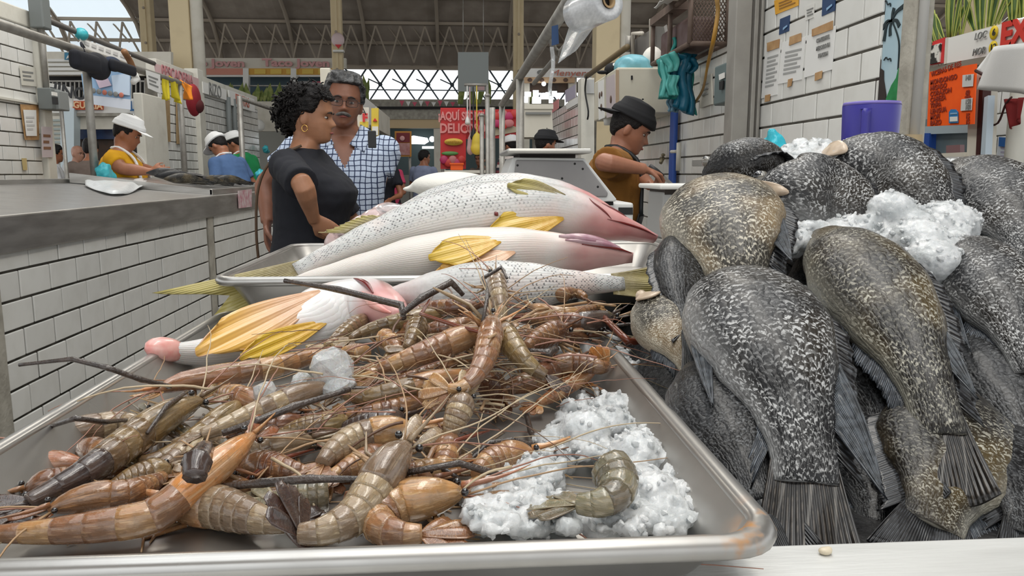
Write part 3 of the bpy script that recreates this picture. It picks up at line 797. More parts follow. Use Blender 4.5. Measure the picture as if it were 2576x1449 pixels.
# support under the heap so no fish hangs free
b = MB(); b.smooth = True
def heap(u, v):
    x = .19 + u * 1.08; y = .43 + v * .72
    z = ZC - .218 + .43 * (y - .42) - .062
    e = min(1, u * 6, (1 - u) * 5 + .1, (1 - v) * 4 + .1)
    return V((x, y, max(zt + .002, zt + (z - zt) * e + .006 * noise.noise(V((x * 20, y * 20, 3))))))
b.sheet(heap, 30, 24); hp = b.build('heap_underlay', mat('heap_gap_shade', (.010, .010, .011), .6, col2=(.022, .021, .02), nscale=30, bump=.5, bscale=120)); tag(hp, 'near-black filler sheet painting the shade underneath the tilapia heap', 'heap filler', kind='stuff')  # near-black colour stands in for the shade between the fish
# ================================================================ big white fish
def surf(f, fr, hf, side, off=0.0):
    p, T, D, B, hd, hv, wd = f.fr(fr)
    return p + D * (hd if hf > 0 else hv) * hf + B * side * (wd * max(0, 1 - hf * hf) ** .425 + off)
def fline(f, pts, side, r, m, name):
    P = cr([surf(f, a, c, side, r * .1) for a, c in pts], 16)
    b = MB(); b.tube(P, [r * (.25 + math.sin(PI * i / 16)) for i in range(17)], 8); b.build(name, m, f.t)
def snook_mat(name, dots, pinkhead, belly=(.68, .635, .585), dark=(.05, .05, .055), Ns=92, Nr=62, toplim=.32):
    q = NT(name); u, v, t, fx, fy, r, dv = scale_pattern(q, Ns, Nr, .25)
    oc = q.add('ShaderNodeTexCoord').outputs['Object']; n1 = q.noise(oc, 16, 3); n2 = q.noise(oc, 150, 3)
    up = q.ss(q.math('ADD', dv, q.math('MULTIPLY', n1, .25)), toplim + .12, toplim + .34)
    dot = q.math('MULTIPLY', q.ss(fx, .48, .62), q.math('MULTIPLY', q.ss(fx, .88, .96, 1, 0), q.ss(q.math('ABSOLUTE', fy), .28, .42, 1, 0)))
    dot = q.math('MULTIPLY', dot, q.ss(u, .22, .5)); dot = q.math('MULTIPLY', q.math('MULTIPLY', dot, q.ss(r, .25, .75, .0, .85)), q.math('MULTIPLY', up, dots), clamp=True)
    sil = q.mix(n2, (.44, .44, .43), (.68, .68, .66)); c = q.mix(up, belly, sil)
    c = q.mix(q.math('MULTIPLY', q.ss(n1, .5, .72), .45), c, (.72, .54, .48))
    ridge = q.ss(dv, .90, .97); c = q.mix(ridge, c, (.13, .115, .09))
    c = q.mix(dot, c, dark)
    hd = q.ss(u, .12, .27, 1, 0); hn = q.ss(n1, .3, .7)
    c = q.mix(q.math('MULTIPLY', hd, pinkhead), c, q.mix(hn, (.50, .13, .13), (.70, .36, .34)))
    q.base(c); q.set(Roughness=.36, Coat_Weight=.2, Coat_Roughness=.12, Subsurface_Weight=.15, Subsurface_Scale=.01)
    h = q.math('ADD', q.math('MULTIPLY', fx, q.math('MULTIPLY', q.ss(u, .2, .35), .7)), q.math('MULTIPLY', n2, .35)); q.bump(h, .45, .0018)
    return q.m
sn_a = snook_mat('white_fish_skin', 1.0, .95)
sn_b = snook_mat('white_fish_belly', .35, .75, toplim=.75)
sn_c = snook_mat('speckled_fish_skin', 1.0, .2, Ns=70, Nr=44, toplim=.05, dark=(.03, .03, .035))
blood_m = mat('dark_red_slit', (.16, .018, .016), .25, coat=.5)
pink_m = mat('raw_pink_flesh', (.72, .28, .25), .3, col2=(.80, .50, .45), nscale=60, coat=.5, sss=.2)
WG = 'whole white fish on the back pan'
def yp(lst): return [atY(*p) for p in lst]
f1 = Fish('white_fish', 'big silver white fish lying on top, pink head right, tail over the pan corner', yp([(1648, 600, 1.12), (1560, 570, 1.12), (1440, 537, 1.13), (1320, 528, 1.13), (1130, 552, 1.12), (980, 590, 1.10), (860, 632, 1.07), (745, 684, 1.04)]),
          (0, .45, 1), .047, .044, SNK, sn_a, WG, n=60, k=36, sup=.9)
sd = -1 if f1.F[20][3].y > 0 else 1
f1.tail(fin_olive, .16, .045, V((-.02, 0, .0)), fork=.55, over=.02)
f1.leaf(fin_yellow, .27, -.52, .115, .026, -.42, sd, .10)
f1.leaf(fin_olive, .27, .22, .085, .016, .03, sd, .09, 'upper_pectoral_fin')
f1.leaf(fin_olive, .64, -.85, .095, .016, -.12, sd, .03, 'anal_fin')
f1.ridge(fin_olive, .74, .84, .012, 1, 1.2, 'second_dorsal_fin')
fline(f1, [(.205, .55), (.19, .35), (.155, .05), (.135, -.2)], sd, .0013, blood_m, 'gill_slit')
fline(f1, [(.145, -.28), (.10, -.22), (.05, -.18), (.005, -.12)], sd, .0015, blood_m, 'mouth_line')
fline(f1, [(.17, .82), (.13, .72), (.10, .6)], sd, .0014, blood_m, 'upper_slit')
fline(f1, [(.452, -.35), (.462, -.42)], sd, .003, blood_m, 'wound')
f2 = Fish('white_fish', 'second white fish underneath, purplish mouth towards the camera side of the pan', yp([(1592, 648, 1.03), (1500, 640, 1.04), (1380, 638, 1.05), (1230, 640, 1.05), (1060, 652, 1.04), (900, 678, 1.02), (790, 700, 1.0), (735, 716, .99)]),
          (0, .75, .8), .036, .040, SNK, sn_b, WG, n=50, k=32, sup=.9)
sd2 = -1 if f2.F[20][3].y > 0 else 1
f2.leaf(fin_yellow, .40, -.15, .10, .022, -.30, sd2, .06)
f2.leaf(fin_peach, .36, -.55, .13, .022, -.45, sd2, .05, 'pelvic_fin')
fline(f2, [(.15, -.25), (.10, -.2), (.05, -.15), (.005, -.1)], sd2, .0022, blood_m, 'mouth_line')
mauve = mat('mauve_flesh', (.36, .17, .22), .28, col2=(.52, .36, .38), nscale=40, coat=.5)
fline(f2, [(.22, .15), (.16, .25), (.10, .3), (.04, .3)], sd2, .006, mauve, 'lip')
fline(f2, [(.20, -.1), (.14, .0), (.08, .05), (.03, .05)], sd2, .004, mauve, 'lip')
f3 = Fish('white_fish', 'third silver fish behind the topmost one, only its dark back ridge rising above it', yp([(1560, 545, 1.24), (1450, 505, 1.24), (1300, 495, 1.24), (1120, 520, 1.24), (960, 575, 1.23), (860, 625, 1.2)]),
          (0, .35, 1), .040, .04, SNK, sn_a, WG, n=30, k=24)
f4 = Fish('speckled_fish', 'black-speckled silver fish with its tail to the right, behind the prawns', yp([(930, 748, .90), (1020, 742, .90), (1180, 730, .90), (1350, 722, .90), (1480, 716, .905), (1570, 714, .91)]),
          (0, .5, 1), .034, .03, SNK, sn_c, n=40, k=30)
f4.F[-1] = f4.F[-1][:4] + (.014, .014, .005)
f4.tail(fin_olive, .062, .024, fork=.0, over=.015)
f5 = Fish('white_fish', 'cut white fish with long peach and yellow fins at the left of the prawn pan', [atZ(1012, 792, FL1 + .060), atZ(930, 772, FL1 + .056), atZ(830, 795, FL1 + .046), atZ(730, 838, FL1 + .036), atZ(620, 868, FL1 + .026), atZ(530, 884, FL1 + .026), atZ(465, 888, FL1 + .030), atZ(418, 884, FL1 + .036)],
          (-.2, .75, .65), .040, .036, ([(0, .15), (.1, .5), (.25, .85), (.42, 1), (.6, .75), (.8, .4), (1, .22)],) * 2 + ([(0, .3), (.15, .7), (.35, 1), (.6, .8), (.85, .45), (1, .3)],), snook_mat('pale_scaly_skin', .25, .9, (.70, .69, .68), Ns=30, Nr=30, toplim=.9), n=40, k=30)
sd5 = -1 if f5.F[20][3].y > 0 else 1
f5.leaf(fin_peach, .44, .40, .175, .024, -.10, sd5, .05, 'pectoral_fin')
f5.leaf(fin_yellow, .52, -.45, .125, .014, .02, sd5, .05, 'pelvic_fin')
fline(f5, [(.20, .45), (.12, .3), (.05, .1), (.01, 0)], sd5, .004, pink_m, 'cut_flesh')
fline(f5, [(.30, .75), (.22, .7), (.14, .7)], sd5, .003, blood_m, 'blood_spot')
p, T, D, B, hd, hv, wd = f5.F[-1]
b = MB(); b.ell(p + V((0, 0, .002)), (.024, .011, .013), 14, 8, Matrix((T, B, D)).transposed()); b.build('tail_stump', pink_m, f5.t)

# ================================================================ prawns
def prawn_mat(name, c1, c2, c3, streak=30):
    q = NT(name); u, v, t = q.uv()
    oc = q.add('ShaderNodeTexCoord').outputs['Object']
    n1 = q.noise(oc, 45, 3); n2 = q.noise(q.vec(q.math('MULTIPLY', u, 3.0), q.math('MULTIPLY', v, streak)), 1.0, 3); n3 = q.noise(oc, 260, 3)
    c = q.mix(q.ss(n1, .35, .65), c1, c2); c = q.mix(q.math('MULTIPLY', q.ss(n2, .5, .68), .75), c, c3); n4 = q.noise(q.vec(q.math('MULTIPLY', u, 2.0), q.math('MULTIPLY', v, 60)), 1.0, 2); c = q.mix(q.math('MULTIPLY', q.ss(n4, .54, .66), .6), c, tuple(x * .35 for x in c1)); c = q.mix(q.math('MULTIPLY', q.ss(n3, .55, .7), .35), c, tuple(x * .5 for x in c2))
    edge = q.ss(u, .80, .97); c = q.mix(q.math('MULTIPLY', edge, .6), c, c3)
    hs = q.add('ShaderNodeHueSaturation'); q.put(hs.inputs['Color'], c); q.put(hs.inputs['Value'], q.ss(q.rnd(), 0, 1, .68, 1.22)); q.put(hs.inputs['Hue'], q.ss(q.rnd(), 0, 1, .486, .506))
    q.base(hs.outputs[0]); q.set(Roughness=q.ss(n3, .3, .7, .12, .32), Coat_Weight=.55, Coat_Roughness=.05, Specular_IOR_Level=.5, Subsurface_Weight=.18, Subsurface_Scale=.006)
    q.b.inputs['Subsurface Radius'].default_value = (1, .55, .3)
    q.bump(q.math('ADD', n3, q.math('MULTIPLY', n2, 1.0)), .35, .0012); return q.m
PM = {'amber': prawn_mat('prawn_amber', (.42, .21, .085), (.27, .155, .075), (.52, .34, .18)),
      'olive': prawn_mat('prawn_olive', (.24, .155, .065), (.17, .115, .055), (.38, .27, .14)),
      'grey': prawn_mat('prawn_grey', (.33, .235, .14), (.25, .18, .11), (.50, .40, .27)),
      'orange': prawn_mat('prawn_orange', (.52, .205, .065), (.40, .21, .10), (.58, .36, .20)),
      'brown': prawn_mat('prawn_brown', (.26, .115, .045), (.16, .085, .045), (.42, .23, .11)),
      'green': prawn_mat('prawn_green', (.15, .14, .09), (.22, .185, .12), (.34, .27, .16)),
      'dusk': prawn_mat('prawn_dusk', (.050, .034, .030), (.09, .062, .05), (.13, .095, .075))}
ant_m = [mat('antenna_tan', (.38, .24, .13), .35), mat('antenna_pink', (.34, .17, .12), .35), mat('antenna_pale', (.47, .37, .24), .35)]
claw_m = mat('dark_claw', (.035, .026, .022), .25, col2=(.075, .055, .045), nscale=80, coat=.5, bump=.3, bscale=400)
claw_o = mat('reddish_claw', (.16, .04, .02), .25, coat=.4)
peye_m = mat('prawn_eye', (.008, .007, .008), .1, coat=1)
PG = 'freshwater prawns in the front pan'
PR = {}
def TP(px, py, dz): return atZ(px, py, FL1 + dz)
def flat_leaf(b, o, a, c, n_, L, wd, curl=.1):
    def fn(u, v):
        w_ = u * 2 - 1
        return o + a * L * v + c * w_ * wd * (.35 + .65 * math.sin(min(1, v * 1.1) * PI * .6)) * (1 if v < .85 else 1 - (v - .85) * 2.6) + n_ * (curl * L * v * v - .12 * wd * w_ * w_)
    b.sheet(fn, 6, 6, .0007)
def strand(o, d, L, droop, rg, n=14, wob=.25, floor_=None):
    P = [V(o)]; d = d.normalized()
    for i in range(n):
        d = (d + V((rg.uniform(-1, 1), rg.uniform(-1, 1), rg.uniform(-.6, .6))) * wob / n * 2 + V((0, 0, -droop / n))).normalized()
        q = P[-1] + d * L / n
        if floor_ is not None and q.z < floor_: q.z = floor_; d.z = max(d.z, 0)
        P.append(q)
    return P
def prawn(key, label, path, r, kind, up=None, tail=None, legs=6, ants=4, claws=1, head=True, tailm=None, seed=0, eyes=True, segm=None, dusk_tail=False):
    rg = random.Random(key * 31 + seed); P = cr([TP(*p) for p in path], 60)
    t = thing('prawn', label, 'prawn', P[30], PG); m = PM[kind]; PR[key] = t
    mid = P[30]; out = (mid - (P[0] + P[60]) / 2); out.z = 0
    if up is None:
        k = out.length / ((P[60] - P[0]).length + 1e-6)
        upv = (V((0, 0, 1)) + (out.normalized() * min(1.3, k * 4) if k > .06 else V((rg.uniform(-.4, .4), -.35, 0)))).normalized()
    else: upv = V(up).normalized()
    def fr(f):
        x = min(max(f, 0), 1) * 60; i = min(int(x), 59); p = P[i].lerp(P[i + 1], x - i)
        T = (P[min(i + 2, 60)] - P[max(i - 1, 0)]).normalized(); D = (upv - T * upv.dot(T)).normalized()
        return p, T, D, T.cross(D)
    def ring(f, rw, rh, k=12, drop=0.0):
        p, T, D, B = fr(f); return [p + D * (rh * math.cos(2 * PI * j / k) * (1 if math.cos(2 * PI * j / k) > 0 else .85) - drop) + B * rw * math.sin(2 * PI * j / k) for j in range(k)]
    b = MB(); cp = [(0, .18), (.03, .34), (.08, .56), (.15, .78), (.23, .93), (.31, 1.0), (.37, .99), (.395, .93), (.40, .80)]
    if head:
        b.sweep([ring(f, r * k * .84, r * k) for f, k in cp]); fixn(b.build('carapace', m, t))
        p, T, D, B = fr(0.02); b = MB()
        Lr = r * rg.uniform(2.6, 3.4)
        P2 = [p + D * r * .30 - T * Lr * x + D * r * (.55 * x * x) for x in [i / 8 for i in range(9)]]
        rings = []
        for i, q in enumerate(P2):
            hh = r * .20 * (1 - i / 8) + .0003; ww = r * .11 * (1 - i / 8) + .0002
            hh *= 1 + .25 * (i % 2)
            rings.append([q + D * hh, q + B * ww, q - D * hh * .6, q - B * ww])
        b.sweep(rings); fixn(b.build('rostrum', PM['orange'] if kind in ('orange', 'amber') else m, t))
        if eyes:
            for sg in (-1, 1):
                p, T, D, B = fr(.045); o = p + D * r * .28 + B * sg * r * .50 - T * r * .15
                b = MB(); b.ell(o, (r * .17,) * 3, 10, 7); b.build('eye', peye_m, t)
        b = MB()
        for sg in (-1, 1):                                             # antennal scales beside the rostrum
            p, T, D, B = fr(.02); flat_leaf(b, p + B * sg * r * .28 - D * r * .05, (-T + B * sg * .12).normalized(), B, D, r * 1.9, r * .28, .05)
        b.build('antennal_scale', m, t, kind='stuff')
    nseg = 6; f0 = .385; rad = [.95, .93, .88, .79, .67, .54, .42]
    for i in range(nseg):
        a = f0 + (.93 - f0) * i / nseg; c = f0 + (.93 - f0) * (i + 1) / nseg; b = MB(); rr = []
        for k, (x, g) in enumerate([(-.06, .90), (.08, .985), (.45, 1.01), (.9, 1.012), (1.06, 1.005), (1.09, .92)]):
            q = rad[i] + (rad[i + 1] - rad[i]) * max(0, min(1, x)); rr.append(ring(a + (c - a) * x, r * q * g * .86, r * q * g))
        b.sweep(rr); fixn(b.build('abdomen_segment', (PM[segm] if segm else (PM['dusk'] if dusk_tail and i > 2 else m)), t))
    p, T, D, B = fr(.93); td = T if tail is None else V(tail).normalized(); tb = (B - td * B.dot(td)).normalized(); tn = td.cross(tb)
    tm = PM[tailm] if tailm else m
    for j, (ang, L) in enumerate([(0, 2.0), (.42, 1.9), (-.42, 1.9), (.78, 1.65), (-.78, 1.65)]):
        b = MB(); d = (td * math.cos(ang) + tb * math.sin(ang)); flat_leaf(b, p + tn * (.0008 * (j % 3)), d, (tb * math.cos(ang) - td * math.sin(ang)), tn, L * r, r * .36, rg.uniform(.0, .15))
        b.build('telson' if j == 0 else 'uropod', tm, t)
    for i in range(legs):
        sg = -1 if i % 2 else 1; f = .16 + .04 * (i // 2); p, T, D, B = fr(f if head else .42 + f * .4)
        o = p - D * r * .6 + B * sg * r * .45; q1 = o + (B * sg * rg.uniform(.7, 1.2) - D * rg.uniform(.1, .7) - T * rg.uniform(-.2, .9)) * r * 1.1
        q2 = q1 + (B * sg * rg.uniform(.1, .7) - D * rg.uniform(-.2, .8) - T * rg.uniform(-.5, 1.2)) * r * 1.5
        for q in (q1, q2): q.z = max(q.z, FL1 + .0015)
        b = MB(); b.tube([o, q1, q2], [r * .11, r * .085, r * .03], 6); b.build('leg', m if rg.random() < .5 else ant_m[0], t)
    if head:
        for i in range(ants):
            p, T, D, B = fr(.01); sg = -1 if i % 2 else 1
            d = -T + B * sg * rg.uniform(.1, 1.1) + D * rg.uniform(-.1, .5)
            S_ = strand(p + B * sg * r * .2, d, r * rg.uniform(6, 13), rg.uniform(.2, .9), rg, floor_=FL1 + .0015, wob=.9)
            b = MB(); b.tube(S_, [.00075 * (1 - .7 * k / len(S_)) for k in range(len(S_))], 5); b.build('antenna', rg.choice(ant_m), t)
        for i in range(claws):
            p, T, D, B = fr(.18); sg = rg.choice((-1, 1))
            q0 = p - D * r * .4 + B * sg * r * .5; q1 = q0 + (-T * .8 + B * sg * rg.uniform(.3, 1) + D * .2).normalized() * r * 2.4
            q2 = q1 + (-T * rg.uniform(.3, 1.2) + B * sg * rg.uniform(-.5, .6) - V((0, 0, .15))).normalized() * r * 3.0
            for q in (q1, q2): q.z = max(q.z, FL1 + .003)
            b = MB(); b.tube([q0, q1, q1.lerp(q2, .5), q2], [r * .13, r * .14, r * .17, r * .05], 7); b.build('claw', rg.choice((claw_m, claw_o, m)), t)
    return t
def claw(key, path, r, m=None, taper=.45):
    P = [TP(*p) for p in path]; Q = []
    for a, c in zip(P, P[1:]): Q += [a.lerp(c, k / 5) for k in range(5)]
    Q.append(P[-1]); n = len(Q)
    b = MB(); b.tube(Q, [r * (taper + (1 - taper) * math.sin(PI * min(.95, .2 + .75 * i / n))) * (1.15 if i % 5 == 0 else 1) for i in range(n)], 8)
    b.build('claw', m or claw_m, PR[key])

prawn(1, 'orange prawn along the front left rim, its orange snout pointing up to the right', [(640, 1092, .040), (560, 1160, .036), (470, 1235, .026), (380, 1300, .017), (250, 1325, .015), (90, 1340, .014), (-80, 1345, .014)], .0130, 'orange', segm='amber', legs=6, claws=0)
prawn(2, 'long olive prawn lying diagonally at the left with a dark purple tail', [(510, 1005, .034), (425, 1045, .032), (330, 1110, .028), (235, 1178, .026), (130, 1236, .022), (20, 1290, .018)], .0150, 'olive', dusk_tail=True, tailm='dusk', claws=0)
prawn(3, 'amber prawn in front of the cut white fish, snout and black eye to the left', [(392, 985, .028), (460, 962, .028), (560, 948, .028), (690, 925, .030), (800, 897, .032), (880, 905, .034)], .0130, 'amber', up=(-.1, -.5, .9), legs=6, claws=0)
prawn(4, 'grey-olive prawn at the far left with its long snout to the left edge', [(95, 1118, .015), (160, 1098, .016), (240, 1082, .016), (310, 1072, .015), (370, 1085, .014), (420, 1105, .012)], .0140, 'grey', up=(0, -.4, .9), claws=0)
prawn(5, 'small orange prawn at the left edge under the long olive one', [(215, 1168, .010), (130, 1170, .011), (50, 1180, .011), (-20, 1195, .011), (-80, 1205, .011)], .0105, 'orange', claws=0)
prawn(6, 'brown prawn between the olive and the orange front ones, black eye to the left', [(120, 1285, .019), (170, 1268, .020), (250, 1252, .020), (325, 1245, .018), (370, 1225, .016), (420, 1195, .014)], .0110, 'brown', up=(0, -.4, .9), claws=0)
prawn(7, 'headless-looking pale prawn tail at the front rim right of the orange one', [(400, 1262, .013), (470, 1268, .014), (560, 1282, .014), (640, 1305, .014), (700, 1318, .013), (745, 1318, .012)], .0155, 'amber', segm='grey', tailm='dusk', ants=1, claws=0, up=(.1, -.2, 1), eyes=False)
prawn(8, 'big bent prawn at the front centre, head to the upper right, dark tail', [(1028, 1118, .042), (975, 1175, .036), (935, 1240, .026), (890, 1300, .018), (810, 1338, .015), (725, 1345, .014)], .0158, 'grey', tail=(-.35, .3, .9), tailm='dusk', legs=6, claws=1, segm='grey')
prawn(9, 'dark glossy prawn body lying behind the big bent one', [(905, 1228, .013), (840, 1240, .014), (770, 1250, .014), (715, 1258, .013), (672, 1262, .012)], .0140, 'green', head=False, legs=0)
prawn(10, 'curled orange-brown prawn at the front rim beside the ice, dark red tail fan', [(1168, 1240, .020), (1090, 1252, .020), (1005, 1272, .017), (950, 1312, .014), (1000, 1345, .013), (1090, 1345, .013)], .0150, 'amber', tailm='brown', claws=0, up=(-.5, -.2, .9))
prawn(11, 'translucent amber prawn in the centre with a white-streaked shell', [(1052, 1082, .026), (975, 1092, .026), (895, 1110, .024), (838, 1140, .022), (800, 1180, .018)], .0150, 'amber', up=(0, -.3, 1), claws=0, segm='grey')
prawn(12, 'pale grey prawn stretched diagonally under the clear ice lump', [(838, 970, .040), (760, 995, .038), (660, 1035, .034), (560, 1075, .030), (480, 1105, .026)], .0115, 'grey', claws=1)
prawn(13, 'slim brown-striped prawn below the centre, eye towards the right', [(1185, 938, .048), (1110, 955, .046), (1020, 980, .042), (920, 1002, .036), (840, 988, .032)], .0115, 'amber', segm='olive')
prawn(14, 'large golden prawn in the middle of the heap, head to the upper right', [(1235, 828, .078), (1150, 858, .070), (1065, 892, .062), (985, 920, .054), (935, 938, .048)], .0135, 'amber', claws=0)
prawn(15, 'upright curled prawn left of the crossing antennae, head at the top', [(1238, 795, .086), (1228, 860, .076), (1208, 925, .064), (1165, 972, .054), (1100, 985, .050)], .0125, 'amber', up=(.9, -.3, .3))
prawn(16, 'olive prawn pointing down to the right with a black tail tip', [(1248, 808, .078), (1278, 858, .070), (1312, 902, .060), (1352, 935, .050), (1392, 955, .044)], .0130, 'olive', tailm='dusk', up=(.6, -.2, .8))
prawn(17, 'brown prawn curled on the metal at the right of the heap', [(1450, 912, .030), (1385, 938, .030), (1320, 965, .026), (1270, 980, .022), (1262, 1000, .018)], .0150, 'brown', up=(-.2, -.5, .8), claws=0)
prawn(18, 'small orange-pink prawn lying alone on the bare metal, right of centre', [(1498, 932, .028), (1462, 950, .024), (1415, 980, .016), (1375, 1005, .012), (1345, 1020, .010)], .0098, 'orange', legs=6, claws=0, up=(-.3, -.3, .9))
prawn(19, 'brown prawn with two raised orange tail leaves beside the ice', [(1370, 925, .036), (1430, 915, .038), (1480, 918, .038), (1515, 925, .036), (1532, 915, .036)], .0110, 'brown', tail=(-.75, .2, .7), tailm='orange', claws=0)
prawn(20, 'grey-green prawn standing upright at the back with dark claws on top', [(1246, 690, .106), (1250, 722, .098), (1256, 758, .088), (1260, 800, .074), (1258, 840, .060)], .0130, 'grey', up=(.1, -.9, .3), ants=3, claws=0)
prawn(21, 'rounded amber prawn tail standing up left of the centre', [(1052, 800, .070), (1048, 830, .066), (1035, 858, .060), (1018, 885, .054)], .0135, 'olive', head=False, legs=2, up=(.2, -.8, .6))
prawn(22, 'orange-rimmed prawn piece left of the rounded tail', [(925, 842, .058), (955, 848, .058), (985, 862, .056), (1005, 888, .052)], .0125, 'amber', head=False, legs=3, up=(-.1, -.8, .6))
prawn(23, 'half-hidden amber prawn right of the clear ice lump', [(955, 905, .044), (915, 890, .044), (880, 880, .042), (850, 890, .038)], .0095, 'amber', head=False, legs=3)
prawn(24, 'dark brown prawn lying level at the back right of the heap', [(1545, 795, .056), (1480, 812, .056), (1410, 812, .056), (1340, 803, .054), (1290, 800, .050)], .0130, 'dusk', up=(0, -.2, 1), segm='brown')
prawn(25, 'small ruddy prawn amid the ice bits at the back', [(1390, 762, .068), (1420, 742, .072), (1450, 738, .072), (1478, 752, .068)], .0105, 'brown', head=False, legs=2)
prawn(26, 'ruddy wet prawn behind the olive one, right of the crossing antennae', [(1420, 830, .056), (1385, 842, .056), (1345, 858, .054), (1320, 880, .050)], .0145, 'brown', up=(0, -.5, .8), claws=0)
prawn(27, 'pale leaf-like prawn head shell standing near the centre', [(1168, 995, .048), (1155, 1035, .040), (1138, 1075, .030), (1128, 1110, .020)], .0125, 'grey', up=(.2, -.9, .3), ants=2, claws=0, legs=3)
prawn(28, 'translucent amber prawn below the pale head shell', [(1128, 1098, .020), (1122, 1140, .018), (1108, 1185, .014), (1080, 1215, .012)], .0120, 'amber', up=(.6, -.4, .7), claws=0, ants=2)
prawn(29, 'amber prawn half buried at the left edge of the ice mound', [(1345, 1142, .016), (1285, 1152, .016), (1225, 1172, .015), (1195, 1205, .013)], .0130, 'amber', claws=0, ants=2)
prawn(30, 'grey-green prawn curled in a hollow of the ice mound', [(1425, 1160, .036), (1480, 1150, .038), (1535, 1185, .036), (1552, 1235, .032), (1505, 1268, .028), (1430, 1268, .026)], .0155, 'green', head=False, legs=0, up=(.6, -.3, .7))
prawn(31, 'grey prawn with a fan of pale legs left of the big bent one', [(790, 1108, .020), (720, 1120, .020), (640, 1140, .018), (560, 1165, .016), (500, 1190, .014)], .0130, 'grey', legs=8, claws=0)
prawn(32, 'olive prawn showing between the orange and the grey ones, tail to the left', [(620, 1010, .026), (560, 1050, .024), (500, 1100, .020), (440, 1140, .016), (370, 1165, .014), (300, 1160, .012)], .0115, 'olive', claws=1)
prawn(33, 'dull brown prawn under the slim striped one', [(1080, 1010, .030), (1010, 1030, .028), (930, 1045, .026), (860, 1050, .024)], .0125, 'brown', claws=1)
prawn(34, 'brown prawn beneath the golden one, seen from the back', [(1190, 900, .040), (1110, 930, .036), (1030, 955, .032), (950, 970, .028)], .0130, 'brown', claws=1)
prawn(35, 'ochre prawn leaning on the cut white fish near its pink cut', [(1130, 790, .062), (1060, 800, .060), (990, 815, .056), (920, 835, .050), (870, 860, .044)], .0115, 'olive', claws=0)
prawn(36, 'dark prawn in the tangle of legs at the back centre', [(1210, 770, .072), (1140, 775, .070), (1070, 780, .066), (1010, 800, .060)], .0110, 'brown', legs=8)
prawn(37, 'round brown prawn under the upright curled one', [(1160, 985, .026), (1200, 985, .028), (1235, 970, .028), (1250, 945, .026)], .0135, 'brown', head=False, legs=3)
prawn(38, 'tawny prawn in the tangle right of the pale standing one', [(1330, 770, .064), (1390, 790, .062), (1450, 790, .060), (1510, 770, .058)], .0105, 'amber', legs=8)
prawn(39, 'brown prawn wedged behind the front pale tail', [(640, 1225, .012), (580, 1230, .013), (510, 1225, .013), (440, 1215, .012)], .0110, 'brown', claws=1)
prawn(40, 'orange prawn near the front rim under the big bent one', [(1130, 1180, .014), (1060, 1195, .015), (1000, 1200, .015), (950, 1190, .014)], .0120, 'amber', claws=1)
FILL = [((60, 1240, .012), (110, 1225, .013), (180, 1210, .013), (250, 1200, .012), 'brown', 'brown prawn low down between the long olive one and the left edge'),
 ((430, 1185, .012), (380, 1200, .013), (320, 1215, .013), (270, 1232, .012), 'olive', 'dull olive prawn under the crossing of the two long front ones'),
 ((560, 1100, .012), (500, 1125, .014), (440, 1160, .014), (390, 1185, .012), 'grey', 'grey prawn under the pale stretched one at the left'),
 ((770, 1060, .020), (700, 1075, .020), (620, 1090, .018), (560, 1105, .016), 'brown', 'brown prawn with its back to the rim, below the largest ice lump'),
 ((880, 1060, .022), (820, 1075, .022), (750, 1085, .020), (690, 1100, .016), 'olive', 'olive prawn left of the white-streaked amber one'),
 ((600, 1185, .012), (660, 1180, .014), (730, 1190, .014), (790, 1195, .012), 'brown', 'dark brown prawn behind the dark glossy body'),
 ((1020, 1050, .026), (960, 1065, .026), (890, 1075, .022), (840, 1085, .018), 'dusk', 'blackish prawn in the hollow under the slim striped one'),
 ((930, 800, .046), (880, 830, .044), (840, 860, .040), (810, 880, .036), 'olive', 'olive prawn pressed against the cut white fish'),
 ((1200, 820, .055), (1140, 830, .056), (1080, 835, .054), (1030, 840, .050), 'brown', 'brown prawn behind the large golden one'),
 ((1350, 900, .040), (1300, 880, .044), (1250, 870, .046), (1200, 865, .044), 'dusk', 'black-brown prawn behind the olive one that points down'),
 ((980, 1140, .012), (930, 1160, .013), (870, 1185, .013), (820, 1205, .012), 'amber', 'amber prawn half under the carapace of the big bent one'),
 ((1090, 1215, .014), (1040, 1225, .015), (990, 1240, .015), (950, 1260, .013), 'brown', 'ruddy brown prawn behind the curled one at the rim'),
 ((360, 1040, .012), (420, 1075, .012), (470, 1100, .012), (520, 1130, .012), 'green', 'greenish prawn crosswise under the long olive one'),
 ((200, 1130, .010), (260, 1145, .011), (320, 1150, .011), (370, 1160, .010), 'amber', 'small amber prawn under the middle of the long olive one'),
 ((700, 1035, .024), (640, 1020, .026), (590, 1000, .026), (540, 985, .024), 'amber', 'amber prawn between the pale stretched one and the one with the black eye'),
 ((1480, 850, .040), (1430, 850, .042), (1370, 845, .044), (1320, 838, .044), 'brown', 'brown prawn under the level dark one at the back right')]
for i, (a, b_, c, d, kd, lab) in enumerate(FILL): prawn(50 + i, lab, [a, b_, c, d], .0118 + .0012 * (i % 3), kd, legs=6, ants=2, claws=i % 2)
